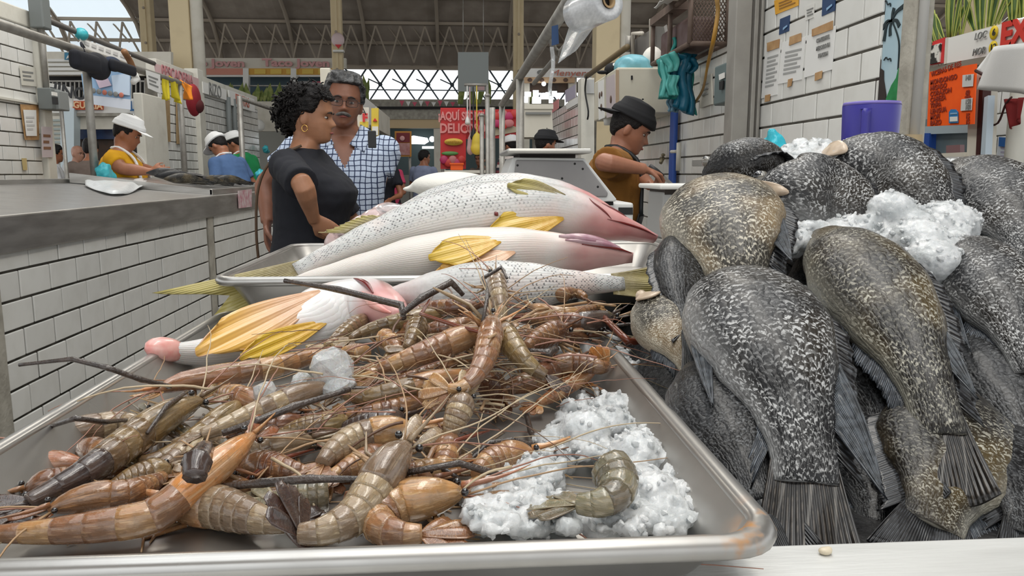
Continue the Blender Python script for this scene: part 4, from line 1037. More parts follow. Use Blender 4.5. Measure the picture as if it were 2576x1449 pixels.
# long dark arms seen one by one in the photograph
claw(3, [(430, 972, .034), (355, 955, .046), (270, 925, .060), (180, 903, .066), (48, 918, .062)], .0022)
claw(4, [(330, 1055, .02), (260, 1062, .035), (190, 1052, .044), (120, 1075, .03), (60, 1105, .02)], .0019)
claw(2, [(470, 985, .045), (420, 1020, .045), (370, 1090, .035)], .0018)
claw(36, [(1015, 800, .070), (1010, 768, .080), (850, 728, .092), (716, 706, .098)], .0036)
claw(36, [(1010, 790, .074), (1060, 750, .088), (1135, 710, .100), (1165, 742, .086)], .0038)
claw(14, [(1225, 840, .080), (1150, 820, .082), (1060, 790, .084), (1090, 740, .086)], .0020, claw_o)
claw(20, [(1230, 745, .10), (1215, 700, .112), (1262, 672, .120), (1275, 700, .112)], .0019)
claw(8, [(560, 1225, .024), (660, 1215, .030), (780, 1205, .034), (930, 1205, .034)], .0028)
claw(12, [(560, 1090, .038), (640, 1062, .044), (740, 1022, .050), (880, 980, .052)], .0028)
claw(27, [(1170, 1170, .010), (1230, 1115, .020), (1290, 1108, .020), (1365, 1125, .012)], .0026)
claw(27, [(1020, 1165, .022), (1095, 1168, .022), (1150, 1200, .016)], .0020)
claw(29, [(1325, 1045, .012), (1335, 1085, .010), (1350, 1120, .009)], .0024)
claw(17, [(1330, 885, .05), (1380, 890, .05), (1400, 878, .05)], .0042)
claw(24, [(1520, 800, .06), (1580, 860, .05), (1640, 855, .045), (1625, 875, .04)], .0040, claw_o)
claw(24, [(1550, 770, .062), (1480, 760, .066), (1350, 780, .07), (1230, 850, .085)], .0017, ant_m[0])
claw(1, [(490, 1200, .05), (495, 1165, .055), (515, 1130, .055)], .0075, PM['dusk'])
# tangle of thin antennae over the heap
tg = thing('antenna_tangle', 'tangle of thin loose prawn legs and feelers over the middle of the heap', 'prawn feelers', TP(1150, 880, .05))
tag(tg, kind='stuff'); rg = random.Random(5)
tang = [MB(), MB(), MB(), MB()]
for i in range(230):
    x = rg.gauss(1090, 230); y = rg.gauss(905, 110)
    if not (420 < x < 1560 and 700 < y < 1200) or (x > 1400 and y > 960) or (x < 1000 and y < 830) or (x < 760 and y < 960) or (1190 < x < 1340 and y < 800): continue
    dz = .026 + .05 * max(0, min(1, (1050 - y) / 300)) + rg.uniform(-.008, .012)
    a = rg.gauss(.35, .7) + (PI if rg.random() < .5 else 0)
    S_ = strand(TP(x, y, dz), V((math.cos(a), math.sin(a) * .8, rg.uniform(-.15, .25))), rg.uniform(.03, .11), rg.uniform(.2, .8), rg, 12, 1.1, FL1 + .002)
    th = rg.choice((.00035, .0004, .0005, .0006, .0010, .0013)); tang[rg.randrange(4)].tube(S_, [th * (1 - .6 * k / len(S_)) for k in range(len(S_))], 5)
for b, m_ in zip(tang, (ant_m[0], ant_m[1], ant_m[2], mat('feeler_dark', (.12, .06, .035), .35))): b.build('feelers', m_, tg, kind='stuff')

# ================================================================ ice
q = NT('crushed_ice_surface'); oc = q.add('ShaderNodeTexCoord').outputs['Object']; n1 = q.noise(oc, 55, 4); n2 = q.noise(oc, 330, 3)
vo = q.add('ShaderNodeTexVoronoi'); q.put(vo.inputs['Vector'], oc); vo.inputs['Scale'].default_value = 190; vd_ = vo.outputs['Distance']
c = q.mix(q.ss(n1, .35, .62), (.66, .685, .69), (.88, .895, .90)); c = q.mix(q.math('MULTIPLY', q.ss(vd_, .4, .8), .2), c, (.55, .58, .60))
q.base(c); q.set(Roughness=q.ss(n2, .3, .7, .06, .28), Transmission_Weight=.3, IOR=1.31, Subsurface_Weight=.3, Subsurface_Scale=.012, Coat_Weight=.2, Coat_Roughness=.04)
q.b.inputs['Subsurface Radius'].default_value = (.8, .9, 1); q.bump(q.math('ADD', q.math('MULTIPLY', vd_, -.9), q.math('MULTIPLY', n2, .7)), .3, .003); ice_m = q.m
clear_ice_m = mat('clear_ice', (.86, .88, .88), .08, trans=.6, ior=1.31, sss=.2, bump=.4, bscale=120)
def inpoly(x, y, P):
    c = False; j = len(P) - 1
    for i in range(len(P)):
        if (P[i][1] > y) != (P[j][1] > y) and x < (P[j][0] - P[i][0]) * (y - P[i][1]) / (P[j][1] - P[i][1]) + P[i][0]: c = not c
        j = i
    return c
def ice(label, poly, place, n, r0, r1, seed, voxel=.0032, extra=(), amp=.0028, hump=None):
    rg = random.Random(seed); b = MB(); xs = [p[0] for p in poly]; ys = [p[1] for p in poly]; k = 0; tries = 0; amp *= .85
    while k < n and tries < n * 60:
        tries += 1; x, y = rg.uniform(min(xs), max(xs)), rg.uniform(min(ys), max(ys))
        if not inpoly(x, y, poly): continue
        r = rg.uniform(r0, r1); c = place(x, y, rg); k += 1
        b.ell(c, (r * rg.uniform(.8, 1.2), r * rg.uniform(.8, 1.2), r * rg.uniform(.6, 1)), 8, 6)
    for (x, y, dz, r) in extra: b.ell(place(x, y, rg) + V((0, 0, dz)), (r, r, r * .8), 14, 10)
    o = b.build('crushed_ice', ice_m); remesh(o, voxel, 1)
    me = o.data
    N = [v.normal.copy() for v in me.vertices]; P = [v.co.copy() for v in me.vertices]; out = []
    for n_, c in zip(N, P):
        p = c + o.location
        out += list(c + n_ * amp * (noise.noise(p * 130) * .5 + abs(noise.noise(p * 260)) * 1.1 - abs(noise.noise(p * 480)) * 1.0))
    me.vertices.foreach_set('co', out); me.update()
    tag(o, label, 'ice', kind='stuff'); WL[o.name] = o.location.copy()
    b = MB(); b.smooth = False; bm = bmesh.new(); bmesh.ops.create_icosphere(bm, subdivisions=1, radius=1); IV = [v.co.copy() for v in bm.verts]; IF = [[v.index for v in f.verts] for f in bm.faces]; bm.free()
    for k in range(int(n * .9)):
        i = rg.randrange(len(P)); 
        if N[i].z < .15 and rg.random() < .8: continue
        c = P[i] + N[i] * amp * .5 + o.location; r = rg.uniform(.0014, .0042); sc_ = (rg.uniform(.5, 1.2), rg.uniform(.5, 1.2), rg.uniform(.4, .9)); R = Euler((rg.uniform(0, 6), rg.uniform(0, 6), rg.uniform(0, 6))).to_matrix()
        b.add([c + R @ V((v.x * sc_[0], v.y * sc_[1], v.z * sc_[2])) * r * rg.uniform(.75, 1.2) for v in IV], IF)
    if b.v: b.build('ice_chips', ice_m, o, kind='stuff')
    return o
def tray_ice(h):
    def f(x, y, rg): return TP(x, y, rg.uniform(.004, h))
    return f
def sl_ice(a, c):
    def f(x, y, rg): return SL(x, y, rg.uniform(a, c))
    return f
ice('mound of crushed ice in the right front of the prawn pan', [(1185, 1335), (1175, 1265), (1235, 1205), (1320, 1165), (1375, 1080), (1425, 1010), (1500, 985), (1590, 1035), (1670, 1110), (1725, 1185), (1755, 1260), (1770, 1300), (1700, 1335), (1500, 1340), (1545, 1285), (1585, 1235), (1565, 1180), (1440, 1150), (1410, 1260), (1480, 1300), (1450, 1340)], tray_ice(.019), 620, .003, .0075, 3, voxel=.0023,
    extra=[(1545, 1045, .004, .020), (1470, 1100, .004, .020), (1400, 1120, .002, .016), (1350, 1200, .002, .015), (1600, 1150, .002, .020), (1230, 1290, .0, .013), (1290, 1250, 0, .014), (1640, 1240, 0, .016), (1570, 1290, -.002, .014), (1520, 1320, -.002, .012), (1600, 1220, 0, .018), (1530, 1080, .004, .018)])
ice('thin strip of ice along the right side of the pan behind the mound', [(1480, 850), (1545, 835), (1590, 915), (1585, 975), (1535, 950), (1500, 900)], tray_ice(.014), 40, .005, .011, 4)
ice('patch of ice between the brown prawns at the right of the heap', [(1355, 880), (1430, 862), (1500, 880), (1500, 905), (1400, 915)], tray_ice(.03), 26, .005, .010, 5)
ice('bits of ice in front of the speckled fish at the back of the pan', [(1290, 745), (1360, 740), (1400, 775), (1330, 790)], tray_ice(.06), 22, .005, .010, 6, hump=None)
ice('bits of ice right of the small ruddy prawn at the back of the pan', [(1425, 770), (1490, 765), (1500, 790), (1430, 795)], tray_ice(.055), 18, .005, .009, 7)
ice('thick slab of packed ice lying over the middle of the tilapia heap', [(1965, 592), (2010, 565), (2110, 552), (2190, 540), (2235, 505), (2275, 545), (2330, 512), (2395, 530), (2435, 585), (2425, 640), (2385, 645), (2395, 710), (2330, 690), (2260, 630), (2160, 580), (2060, 600), (2000, 640)], sl_ice(-.012, .010), 520, .004, .009, 8, voxel=.003,
    extra=[(2375, 580, .004, .036), (2240, 545, .006, .026), (2310, 610, .0, .030), (2180, 570, .0, .022), (2345, 660, .0, .028), (2110, 580, 0, .018), (2050, 590, 0, .016), (2380, 640, 0, .026), (2290, 570, 0, .026), (2010, 600, 0, .015)])
ice('heap of crushed ice on the topmost tilapia in front of the blue jug', [(2075, 385), (2130, 362), (2190, 352), (2235, 372), (2262, 395), (2240, 408), (2150, 402)], sl_ice(.008, .03), 80, .007, .014, 9)
ice('ice heap between the two upper left tilapia, in front of the white bowl', [(1955, 415), (1985, 378), (2040, 362), (2090, 380), (2075, 420), (2000, 432)], sl_ice(-.005, .014), 60, .008, .015, 10)
ice('lump of ice behind the rightmost upper tilapia, below the orange sign', [(2295, 412), (2335, 402), (2370, 418), (2360, 440), (2320, 440)], sl_ice(-.005, .012), 30, .008, .013, 11)
ice('small drift of ice on the rightmost upper tilapia near its top', [(2375, 412), (2425, 408), (2430, 425), (2385, 432)], sl_ice(.006, .016), 22, .006, .010, 12)
ice('wedge of ice between the front grey tilapia and the wedged dark one', [(1960, 718), (2010, 725), (2050, 790), (2030, 800), (1975, 750)], sl_ice(-.02, -.004), 26, .006, .011, 13)
ice('streak of ice flakes along the back of the olive-brown tilapia', [(2395, 700), (2440, 735), (2470, 770), (2440, 770), (2400, 740)], sl_ice(-.012, .0), 20, .005, .009, 14)
def chunk(label, px, py, dz, r, seed):
    rg = random.Random(seed); bm = bmesh.new(); bmesh.ops.create_icosphere(bm, subdivisions=2, radius=1)
    for v in bm.verts: v.co = V((v.co.x * r[0], v.co.y * r[1], v.co.z * r[2])) * (1 + .28 * noise.noise(v.co * 1.3 + V((seed, 0, 0))))
    me = bpy.data.meshes.new('ice_chunk'); bm.to_mesh(me); bm.free(); me.materials.append(clear_ice_m)
    o = link('ice_chunk', me, TP(px, py, dz)); o.rotation_euler = (rg.uniform(0, 3), rg.uniform(0, 3), rg.uniform(0, 3)); tag(o, label, 'ice')
chunk('large clear ice lump lying on the prawns left of the centre', 838, 935, .050, (.021, .017, .019), 1)
chunk('clear ice lump just below the largest one on the prawns', 852, 972, .042, (.014, .012, .008), 2)
chunk('small cloudy ice pebble in front of the amber prawn with the black eye', 668, 992, .038, (.011, .009, .010), 3)
chunk('small clear ice sliver left of the largest lump', 760, 960, .040, (.013, .008, .008), 4)
# ================================================================ people
def skin(name, c): return mat(name, c, .42, col2=tuple(x * .86 for x in c), nscale=22, sss=.12, bump=.06, bscale=200)
sk_w = skin('skin_woman', (.40, .19, .105)); sk_m = skin('skin_man', (.27, .115, .068)); sk_b = skin('skin_cook', (.40, .175, .105)); sk_y = skin('skin_vendor', (.36, .145, .075)); sk_f = skin('skin_light', (.48, .25, .17))
hair_m = mat('black_hair', (.006, .005, .005), .5, spec=.25, col2=(.016, .013, .012), nscale=60, bump=.7, bscale=130)
hair_g = mat('greying_hair', (.018, .017, .017), .45, col2=(.15, .148, .145), nscale=38, nlo=.48, nhi=.75, bump=.7, bscale=110)
must_m = mat('grey_moustache', (.07, .063, .058), .6, col2=(.17, .155, .14), nscale=70)
def cloth(name, c, k=.82): return mat(name, c, .85, col2=tuple(x * k for x in c), nscale=9, bump=.12, bscale=300)
navy_m = cloth('black_tshirt', (.012, .013, .019)); jean_m = cloth('blue_jeans', (.045, .085, .13)); brown_m = cloth('brown_shirt', (.27, .115, .018)); yel_m = cloth('yellow_shirt', (.72, .36, .005))
blu_m = cloth('blue_shirt', (.08, .15, .31)); grn_m = cloth('green_shirt', (.01, .25, .075)); apron_w = cloth('white_apron', (.76, .76, .76), .95); apron_k = mat('black_apron', (.015, .017, .019), .5); lav_m = cloth('lavender_shirt', (.27, .31, .44)); dkp_m = cloth('dark_trousers', (.03, .03, .035)); umb_m = cloth('grey_brown_shirt', (.16, .12, .10)); pink_c = cloth('pink_shirt', (.7, .07, .16)); wht_c = cloth('white_shirt', (.68, .68, .68)); cap_w = cloth('white_cap', (.78, .78, .77), .95); cap_k = cloth('black_cap', (.012, .012, .014))
lip_m_ = mat('lips', (.30, .085, .07), .4); brow_m = mat('eyebrow', (.03, .022, .018), .8); eyew_m = mat('eye_white', (.55, .52, .48), .2); iris_m = mat('iris', (.02, .012, .008), .1)
q = NT('checked_blue_shirt'); oc = q.add('ShaderNodeTexCoord').outputs['Object']; sp = q.add('ShaderNodeSeparateXYZ'); q.put(sp.inputs[0], oc)
nn = q.noise(oc, 9, 2); wob = q.math('MULTIPLY', nn, 3.0)
sx_ = q.math('ABSOLUTE', q.math('SINE', q.math('ADD', q.math('MULTIPLY', sp.outputs[0], 128), wob)))
sz_ = q.math('ABSOLUTE', q.math('SINE', q.math('ADD', q.math('MULTIPLY', sp.outputs[2], 128), wob)))
ln = q.math('MINIMUM', sx_, sz_); dt = q.math('ADD', sx_, sz_)
k = q.math('MAXIMUM', q.ss(ln, .20, .34, 1, 0), q.ss(dt, .6, .8, 1, 0)); q.base(q.mix(k, (.52, .60, .74), (.025, .04, .10))); q.set(Roughness=.85); check_m = q.m
q = NT('striped_shirt'); oc = q.add('ShaderNodeTexCoord').outputs['Object']; sp = q.add('ShaderNodeSeparateXYZ'); q.put(sp.inputs[0], oc)
st = q.math('FRACT', q.math('MULTIPLY', sp.outputs[2], 9)); c = q.mix(q.ss(st, .33, .36), (.02, .022, .035), (.62, .55, .50)); c = q.mix(q.ss(st, .68, .71), c, (.20, .04, .05)); q.base(c); stripe_m = q.m

HT = [(-.122, .050, -.010, .018), (-.114, .074, -.022, .034), (-.100, .085, -.038, .047), (-.085, .087, -.055, .056), (-.068, .089, -.072, .063), (-.050, .088, -.086, .069), (-.030, .087, -.095, .073),
      (-.008, .084, -.101, .0755), (.015, .091, -.104, .0765), (.040, .090, -.105, .076), (.068, .083, -.100, .072), (.092, .066, -.084, .061), (.108, .045, -.062, .046), (.118, .022, -.036, .027), (.122, .002, -.012, .008)]
def hprof(z, k): return lin([(a[0], a[k]) for a in HT], z)
def hpoint(z, a, off=0.0, face=True, nose=1.0):
    f, bk, w_ = hprof(z, 1), hprof(z, 2), hprof(z, 3)
    ca, sa = math.cos(a), math.sin(a)
    y = f * math.copysign(abs(ca) ** .9, ca) if ca > 0 else -bk * -abs(ca)
    x = w_ * math.copysign(abs(sa) ** .82, sa)
    if face and ca > 0:
        g = lambda u, c, s_: math.exp(-((u - c) / s_) ** 2)
        nz = max(0, min(1, (.012 - z) / .052)) if z > -.040 else max(0, 1 - (-.040 - z) / .016)
        wn = .009 + .009 * max(0, min(1, (.0 - z) / .045))
        y += nose * (.027 * nz * g(x, 0, wn)) * (1 if z < .014 else 0)
        y += .006 * g(z, -.043, .010) * (g(x, .014, .008) + g(x, -.014, .008))
        y -= .012 * g(z, -.006, .013) * (g(x, .032, .018) + g(x, -.032, .018))
        y += .006 * g(z, .016, .010) * g(abs(x), .03, .03)
        y += .006 * (g(z, -.067, .006) + g(z, -.079, .006)) * g(x, 0, .021) - .004 * g(z, -.0725, .0025) * g(x, 0, .024)
        y += .005 * g(z, -.105, .014) * g(x, 0, .022) + .004 * g(z, -.03, .02) * g(abs(x), .045, .02)
    l = math.hypot(x, y) + 1e-9
    return V((x * (1 + min(off / l, .55)), y * (1 + min(off / l, .55)), z + (off if z > .1 else 0) * .8))
class Person:
    def __init__(s, label, loc, yaw, H=1.7, lean=0.0, skin_=None, fem=False, wide=1.0, group=None, twist=0.0, near=True, head_yaw=0.0, nod=0.0, roll=0.0, shift=0.0, headk=1.0):
        s.t = thing('person', label, 'person', (loc[0], loc[1], 0), group); s.s = H / 1.7; s.loc = V((loc[0], loc[1], 0)); s.Rz = Matrix.Rotation(yaw, 3, 'Z'); s.lean = lean; s.sk = skin_; s.near = near; s.fem = fem
        s.RL = Matrix.Rotation(-lean, 3, 'X'); s.b = MB(); s.wide = wide; s.shift = shift
        hy = yaw + head_yaw
        s.HR = Matrix.Rotation(hy, 3, 'Z') @ Matrix.Rotation(-lean - nod, 3, 'X') @ Matrix.Rotation(roll, 3, 'Y'); s.hk = s.s * .98 * headk
        s.HC = s.up((0, .025, 1.595))
    def W(s, p): return s.loc + s.Rz @ (V(p) * s.s)
    def up(s, p):
        p = V(p); o = V((0, 0, .9)); k = max(0, min(1, (p.z - .9) / .65)); p = p + V((s.shift * k, 0, 0)); return s.W(o + s.RL @ (p - o)) if p.z > .9 else s.W(p)
    def sec(s, extra=0.0, z0=.76, z1=1.535):
        if s.fem: T = [(.76, .165, .125, 0), (.88, .180, .135, -.01), (.98, .165, .125, .005), (1.08, .150, .118, .015), (1.18, .158, .130, .03), (1.26, .165, .150, .05), (1.33, .168, .125, .03), (1.385, .155, .085, .0), (1.425, .10, .062, -.01), (1.46, .058, .056, -.005), (1.535, .052, .056, .01)]
        else: T = [(.76, .155, .11, 0), (.88, .165, .12, 0), (.98, .162, .130, .015), (1.08, .165, .140, .025), (1.18, .172, .138, .02), (1.28, .184, .130, .012), (1.36, .180, .108, .0), (1.405, .155, .085, -.01), (1.435, .105, .068, -.01), (1.468, .066, .062, -.003), (1.535, .060, .062, .01)]
        R = []
        zs = [z0 + (z1 - z0) * i / 16 for i in range(17)]
        for z in zs:
            hw, hd, oy = [lin([(a[0], a[k]) for a in T], z) for k in (1, 2, 3)]
            hw = (hw * s.wide if z < 1.44 else hw) + extra; hd = (hd * s.wide if z < 1.40 else hd) + extra
            R.append([s.up((hw * math.copysign(abs(math.cos(2 * PI * j / 28)) ** .85, math.cos(2 * PI * j / 28)), oy + hd * math.copysign(abs(math.sin(2 * PI * j / 28)) ** .9, math.sin(2 * PI * j / 28)), z)) for j in range(28)])
        return R
    def shoulder(s, sg): return s.up((sg * .172 * s.wide, -.012, 1.375))
    def body(s, arms, hands=None, legs=True):
        b = s.b; b.sweep(s.sec())
        s.arms = {}
        for sg, (el, wr) in arms.items():
            sh = s.shoulder(sg); s.arms[sg] = (sh, V(el), V(wr)); k = s.s * (.92 if s.fem else 1.0) * (1.08 if s.wide > 1.08 else 1)
            P = cr([sh, sh.lerp(V(el), .5), V(el), V(el).lerp(V(wr), .5), V(wr)], 16)
            R_ = [.056, .054, .052, .050, .048, .046, .044, .042, .0425, .043, .042, .040, .037, .034, .031, .028, .027]
            b.tube(P, [x * k for x in R_], 14)
            b.ell(sh, (.056 * k,) * 3, 14, 10)
        if legs:
            for sg in (-1, 1):
                P = [s.W(p) for p in ((sg * .085, 0, .88), (sg * .09, .01, .70), (sg * .095, .02, .48), (sg * .095, -.005, .30), (sg * .095, -.01, .08))]
                b.tube(cr(P, 12), [x * s.s * min(1.1, s.wide) for x in (.092, .088, .08, .072, .063, .058, .057, .057, .056, .052, .046, .041, .04)], 12)
                b.ell(s.W((sg * .10, .055, .04)), (.045 * s.s, .12 * s.s, .038 * s.s), 12, 8, s.Rz)
        for h in (hands or []): s.hand(*h)
        # head
        n = 44 if s.near else 26; m = 54 if s.near else 28; R = []
        for i in range(m + 1):
            z = -.1215 + .243 * i / m; R.append([s.HC + s.HR @ (hpoint(z, 2 * PI * j / n) * s.hk) for j in range(n)])
        b.sweep(R)
        for sg in (-1, 1):
            b.ell(s.HC + s.HR @ (V((sg * .079, -.012, -.018)) * s.hk), [x * s.hk for x in (.010, .019, .033)], 12, 10, s.HR @ Matrix.Rotation(sg * .30, 3, 'Z') @ Matrix.Rotation(-.18, 3, 'X'))
        nk = [s.up((0, -.012, 1.40)), s.up((0, 0, 1.47)), s.HC + s.HR @ (V((0, -.02, -.06)) * s.hk)]
        b.tube(cr(nk, 6), [.062 * s.s * (.9 if s.fem else 1)] * 7, 16)
        o = b.build('body', s.sk, s.t); remesh(o, .0048 if s.near else .010, 3 if s.near else 2, .45); s.bodyo = o
        return s
    def hand(s, wr, d, pn, curl=.5, L=.18, spread=.1, thumb=1):
        b = s.b; wr = V(wr); d = V(d).normalized(); pn = V(pn); pn = (pn - d * pn.dot(d)).normalized(); c = d.cross(pn) * thumb; k = L / .18 * s.s
        R = []
        for f, w_, t in ((-.012, .026, .020), (.02, .034, .017), (.055, .040, .015), (.085, .041, .013), (.098, .036, .010)):
            R.append([wr + d * f * k + c * w_ * k * math.cos(2 * PI * j / 14) + pn * t * k * math.sin(2 * PI * j / 14) for j in range(14)])
        b.sweep(R)
        for i, (x, l) in enumerate(((.030, .070), (.0105, .080), (-.0100, .074), (-.029, .058))):
            o = wr + d * .085 * k + c * x * k; dd = (d + c * x * spread * 30 * .1).normalized(); P = [o]; a = curl * .7
            for seg in (.45, .32, .23):
                e = dd * math.cos(a) + pn * math.sin(a); P.append(P[-1] + e * l * seg * k * 1.15); a += curl * .9
            b.tube(P, [.0090 * k, .0086 * k, .0078 * k, .0066 * k], 8)
        o = wr + d * .025 * k + c * .028 * k; P = [o, o + (d * .6 + c * .6 + pn * .35).normalized() * .040 * k, o + (d * .9 + c * .55 + pn * .6).normalized() * .070 * k]
        P.append(P[-1] + (d + pn * .5).normalized() * .022 * k); b.tube(P, [.0125 * k, .0108 * k, .0095 * k, .0075 * k], 8)
    def fold(s, o, amp, sc, seed=0):
        me = o.data; N = [v.normal.copy() for v in me.vertices]; P = [v.co.copy() for v in me.vertices]; out = []
        for n_, c in zip(N, P):
            p = (c + o.location) * sc + V((seed, 0, 0)); out += list(c + n_ * amp * (noise.noise(V((p.x, p.y, p.z * .6))) + .5 * abs(noise.noise(p * 2.3))))
        me.vertices.foreach_set('co', out); me.update()
    def shirt(s, m, hem=.80, sleeve=.55, sl_r=.062, name='shirt', vneck=None, extra=.014, top=1.452, voxel=None, fold=.009):
        b = MB(); b.sweep(s.sec(extra, hem, top))
        for sg, (sh, el, wr) in s.arms.items():
            if sleeve <= 1: e = sh.lerp(el, sleeve); P = [sh, sh.lerp(e, .5), e]; rr = [sl_r * 1.05, sl_r, sl_r * .98]
            else: e = el.lerp(wr, sleeve - 1); P = [sh, sh.lerp(el, .5), el, e]; rr = [sl_r * 1.05, sl_r, sl_r * .9, sl_r * .72]
            b.tube(P, [x * s.s * (1.06 if s.wide > 1.08 else 1) for x in rr], 16); b.ell(sh, (sl_r * 1.03 * s.s,) * 3, 14, 10)
        o = b.build(name, m, s.t); remesh(o, voxel or (.007 if s.near else .014), 3); s.fold(o, fold, 9, s.loc.x * 3)
        if vneck:
            bm = bmesh.new(); bm.from_mesh(o.data); dl = []
            Ri = s.Rz.transposed()
            for f in bm.faces:
                p = Ri @ (f.calc_center_median() + V(wloc(s.t)) * 0 + o.location + s.t.location - s.loc) / s.s
                if p.y > 0.02 and abs(p.x - s.shift) < vneck[1] * max(0, (p.z - vneck[0])) / (1.46 - vneck[0]): dl.append(f)
            bmesh.ops.delete(bm, geom=dl, context='FACES'); bm.to_mesh(o.data); bm.free()
        s.sh_o = o; return o
    def trousers(s, m, waist=.98, extra=.012):
        b = MB(); b.sweep(s.sec(extra, .74, waist))
        for sg in (-1, 1):
            P = [s.W(p) for p in ((sg * .085, 0, .86), (sg * .09, .01, .70), (sg * .095, .02, .48), (sg * .095, -.005, .30), (sg * .095, -.01, .06))]
            b.tube(cr(P, 10), [x * s.s for x in (.105, .10, .095, .088, .08, .074, .07, .068, .066, .065, .064)], 14)
        o = b.build('trousers', m, s.t); remesh(o, .012 if s.near else .02, 2); return o
    def hp(s, z, a, off=0): return s.HC + s.HR @ (hpoint(z, a, off) * s.hk)
    def hx(s, p): return s.HC + s.HR @ (V(p) * s.hk)
    def face(s, brow=brow_m, lips=True):
        for sg in (-1, 1):
            b = MB(); b.ell(s.hx((sg * .032, .068, -.008)), [x * s.hk for x in (.0130, .010, .0052)], 14, 8, s.HR); e = b.build('eye', eyew_m, s.t)
            b = MB(); b.ell(s.hx((sg * .032, .077, -.008)), [x * s.hk for x in (.0056, .004, .0056)], 10, 8, s.HR); b.build('iris', iris_m, e)
            b = MB(); P = [s.hx((sg * x, y, z)) for x, y, z in ((.014, .092, .010), (.03, .092, .015), (.048, .080, .010))]; b.tube(cr(P, 6), [.003 * s.hk, .004 * s.hk, .0045 * s.hk, .004 * s.hk, .0035 * s.hk, .003 * s.hk, .0015 * s.hk], 6); b.build('eyebrow', brow, s.t)
        if lips:
            b = MB(); P = [s.hx((x, .0945 - abs(x) * abs(x) * 12, -.0725 - abs(x) * .05)) for x in (-.022, -.011, 0, .011, .022)]; b.tube(cr(P, 8), [x * s.hk for x in (.001, .0035, .005, .0055, .0055, .0055, .005, .0035, .001)], 8); b.build('lips', lip_m_, s.t)
    def shell(s, m, name, fn, n=40, k=30, z0=-.11, z1=.122, parent=None):
        R = []
        for i in range(k + 1):
            z = z0 + (z1 - z0) * i / k; R.append([s.HC + s.HR @ (hpoint(z, 2 * PI * j / n, fn(z, 2 * PI * j / n), False) * s.hk) for j in range(n)])
        b = MB(); b.sweep(R); return fixn(b.build(name, m, parent or s.t))
    def hair(s, m, front=.062, side=-.02, back=-.075, th=.014, rough=.005, nz=30):
        def fn(z, a):
            a = (a + PI) % (2 * PI) - PI; aa = abs(a); k = aa / PI
            # angle 0 = right ear side in this parametrisation is sin; front is cos>0
            lim = front if k < .30 else (front + (side - front) * min(1, (k - .30) / .12) if k < .42 else (side if k < .56 else side + (back - side) * min(1, (k - .56) / .25)))
            e = max(0, min(1, (z - lim) / .014))
            q_ = rough * noise.noise(V((math.cos(a) * nz * .1, math.sin(a) * nz * .1, z * nz)) * 2.0)
            return -.012 + (th + .012 + q_) * e
        return s.shell(m, 'hair', fn, 64 if s.near else 32, 44 if s.near else 22)
    def cap(s, m, back=False, low=.045, tilt=.0, th=.023, brim=True, mesh_back=True):
        def fn(z, a):
            f = math.cos(a) * (-1 if back else 1); lim = low - .018 * (1 - f) * .5
            return (th + .006 * max(0, f)) * max(0, min(1, (z - lim) / .006)) - .012 * max(0, min(1, (lim - z) / .004 + .3 if z < lim else 0))
        o = s.shell(m, 'cap', fn, 40, 26, z0=.0)
        if brim:
            sg = -1 if back else 1
            def bf(u, v):
                a = (u - .5) * 1.9; zz = low + .003; p = hpoint(zz, a if sg > 0 else PI - a, th * .9, False)
                d = V((math.sin(a) * .35, sg * 1.0, -.22 if sg > 0 else -.3)); return s.HC + s.HR @ ((p + d * .068 * v * math.cos(a * .8)) * s.hk)
            b = MB(); b.sheet(bf, 12, 4, .004); b.build('cap_peak', m, o)
        b = MB(); b.ell(s.hx((0, -.008, .137)), (.006, .006, .004), 8, 6); b.v = [q_ + s.HR @ V((0, 0, .012 * s.hk)) for q_ in b.v]; b.build('cap_button', m, o)
        return o
    def apron(s, m, z0=.60, z1=1.28, w=.15, strap=True, extra=.030):
        def fn(u, v):
            z = z0 + (z1 - z0) * v; x = (u - .5) * 2 * (w if z > 1.05 else w * 1.15)
            hw, hd = .18 * s.wide, (.145 if not s.fem else .15) * s.wide
            y = hd * math.sqrt(max(0, 1 - (x / (hw * 1.15)) ** 2)) + extra; p = (x, y + .02 * (1 if 1.0 < z < 1.2 else .5), z); return s.up(p) if z > .9 else s.W(p)
        b = MB(); b.sheet(fn, 14, 16, .005); o = b.build('apron', m, s.t)
        if strap:
            for sg in (-1, 1):
                b = MB(); b.tube(cr([s.up((sg * w * .95, .16 * s.wide, z1 - .01)), s.up((sg * .115, .10 * s.wide, 1.40)), s.up((sg * .075, .0, 1.472)), s.up((sg * .03, -.075, 1.465)), s.up((0, -.08, 1.462))], 12), .011, 6); b.build('apron_strap', m, o)
        return o

def place(px, py, Y, yaw, lean, shift=0.0):              # standing height and foot point from where the head is
    hp = atY(px, py, Y); s = hp.z / (.9 + .695 * math.cos(lean) - .025 * math.sin(lean)); R = Matrix.Rotation(yaw, 3, 'Z')
    off = R @ V((shift, .025 * math.cos(lean) + .695 * math.sin(lean), 0)) * s
    return (hp.x - off.x, hp.y - off.y), 1.7 * s
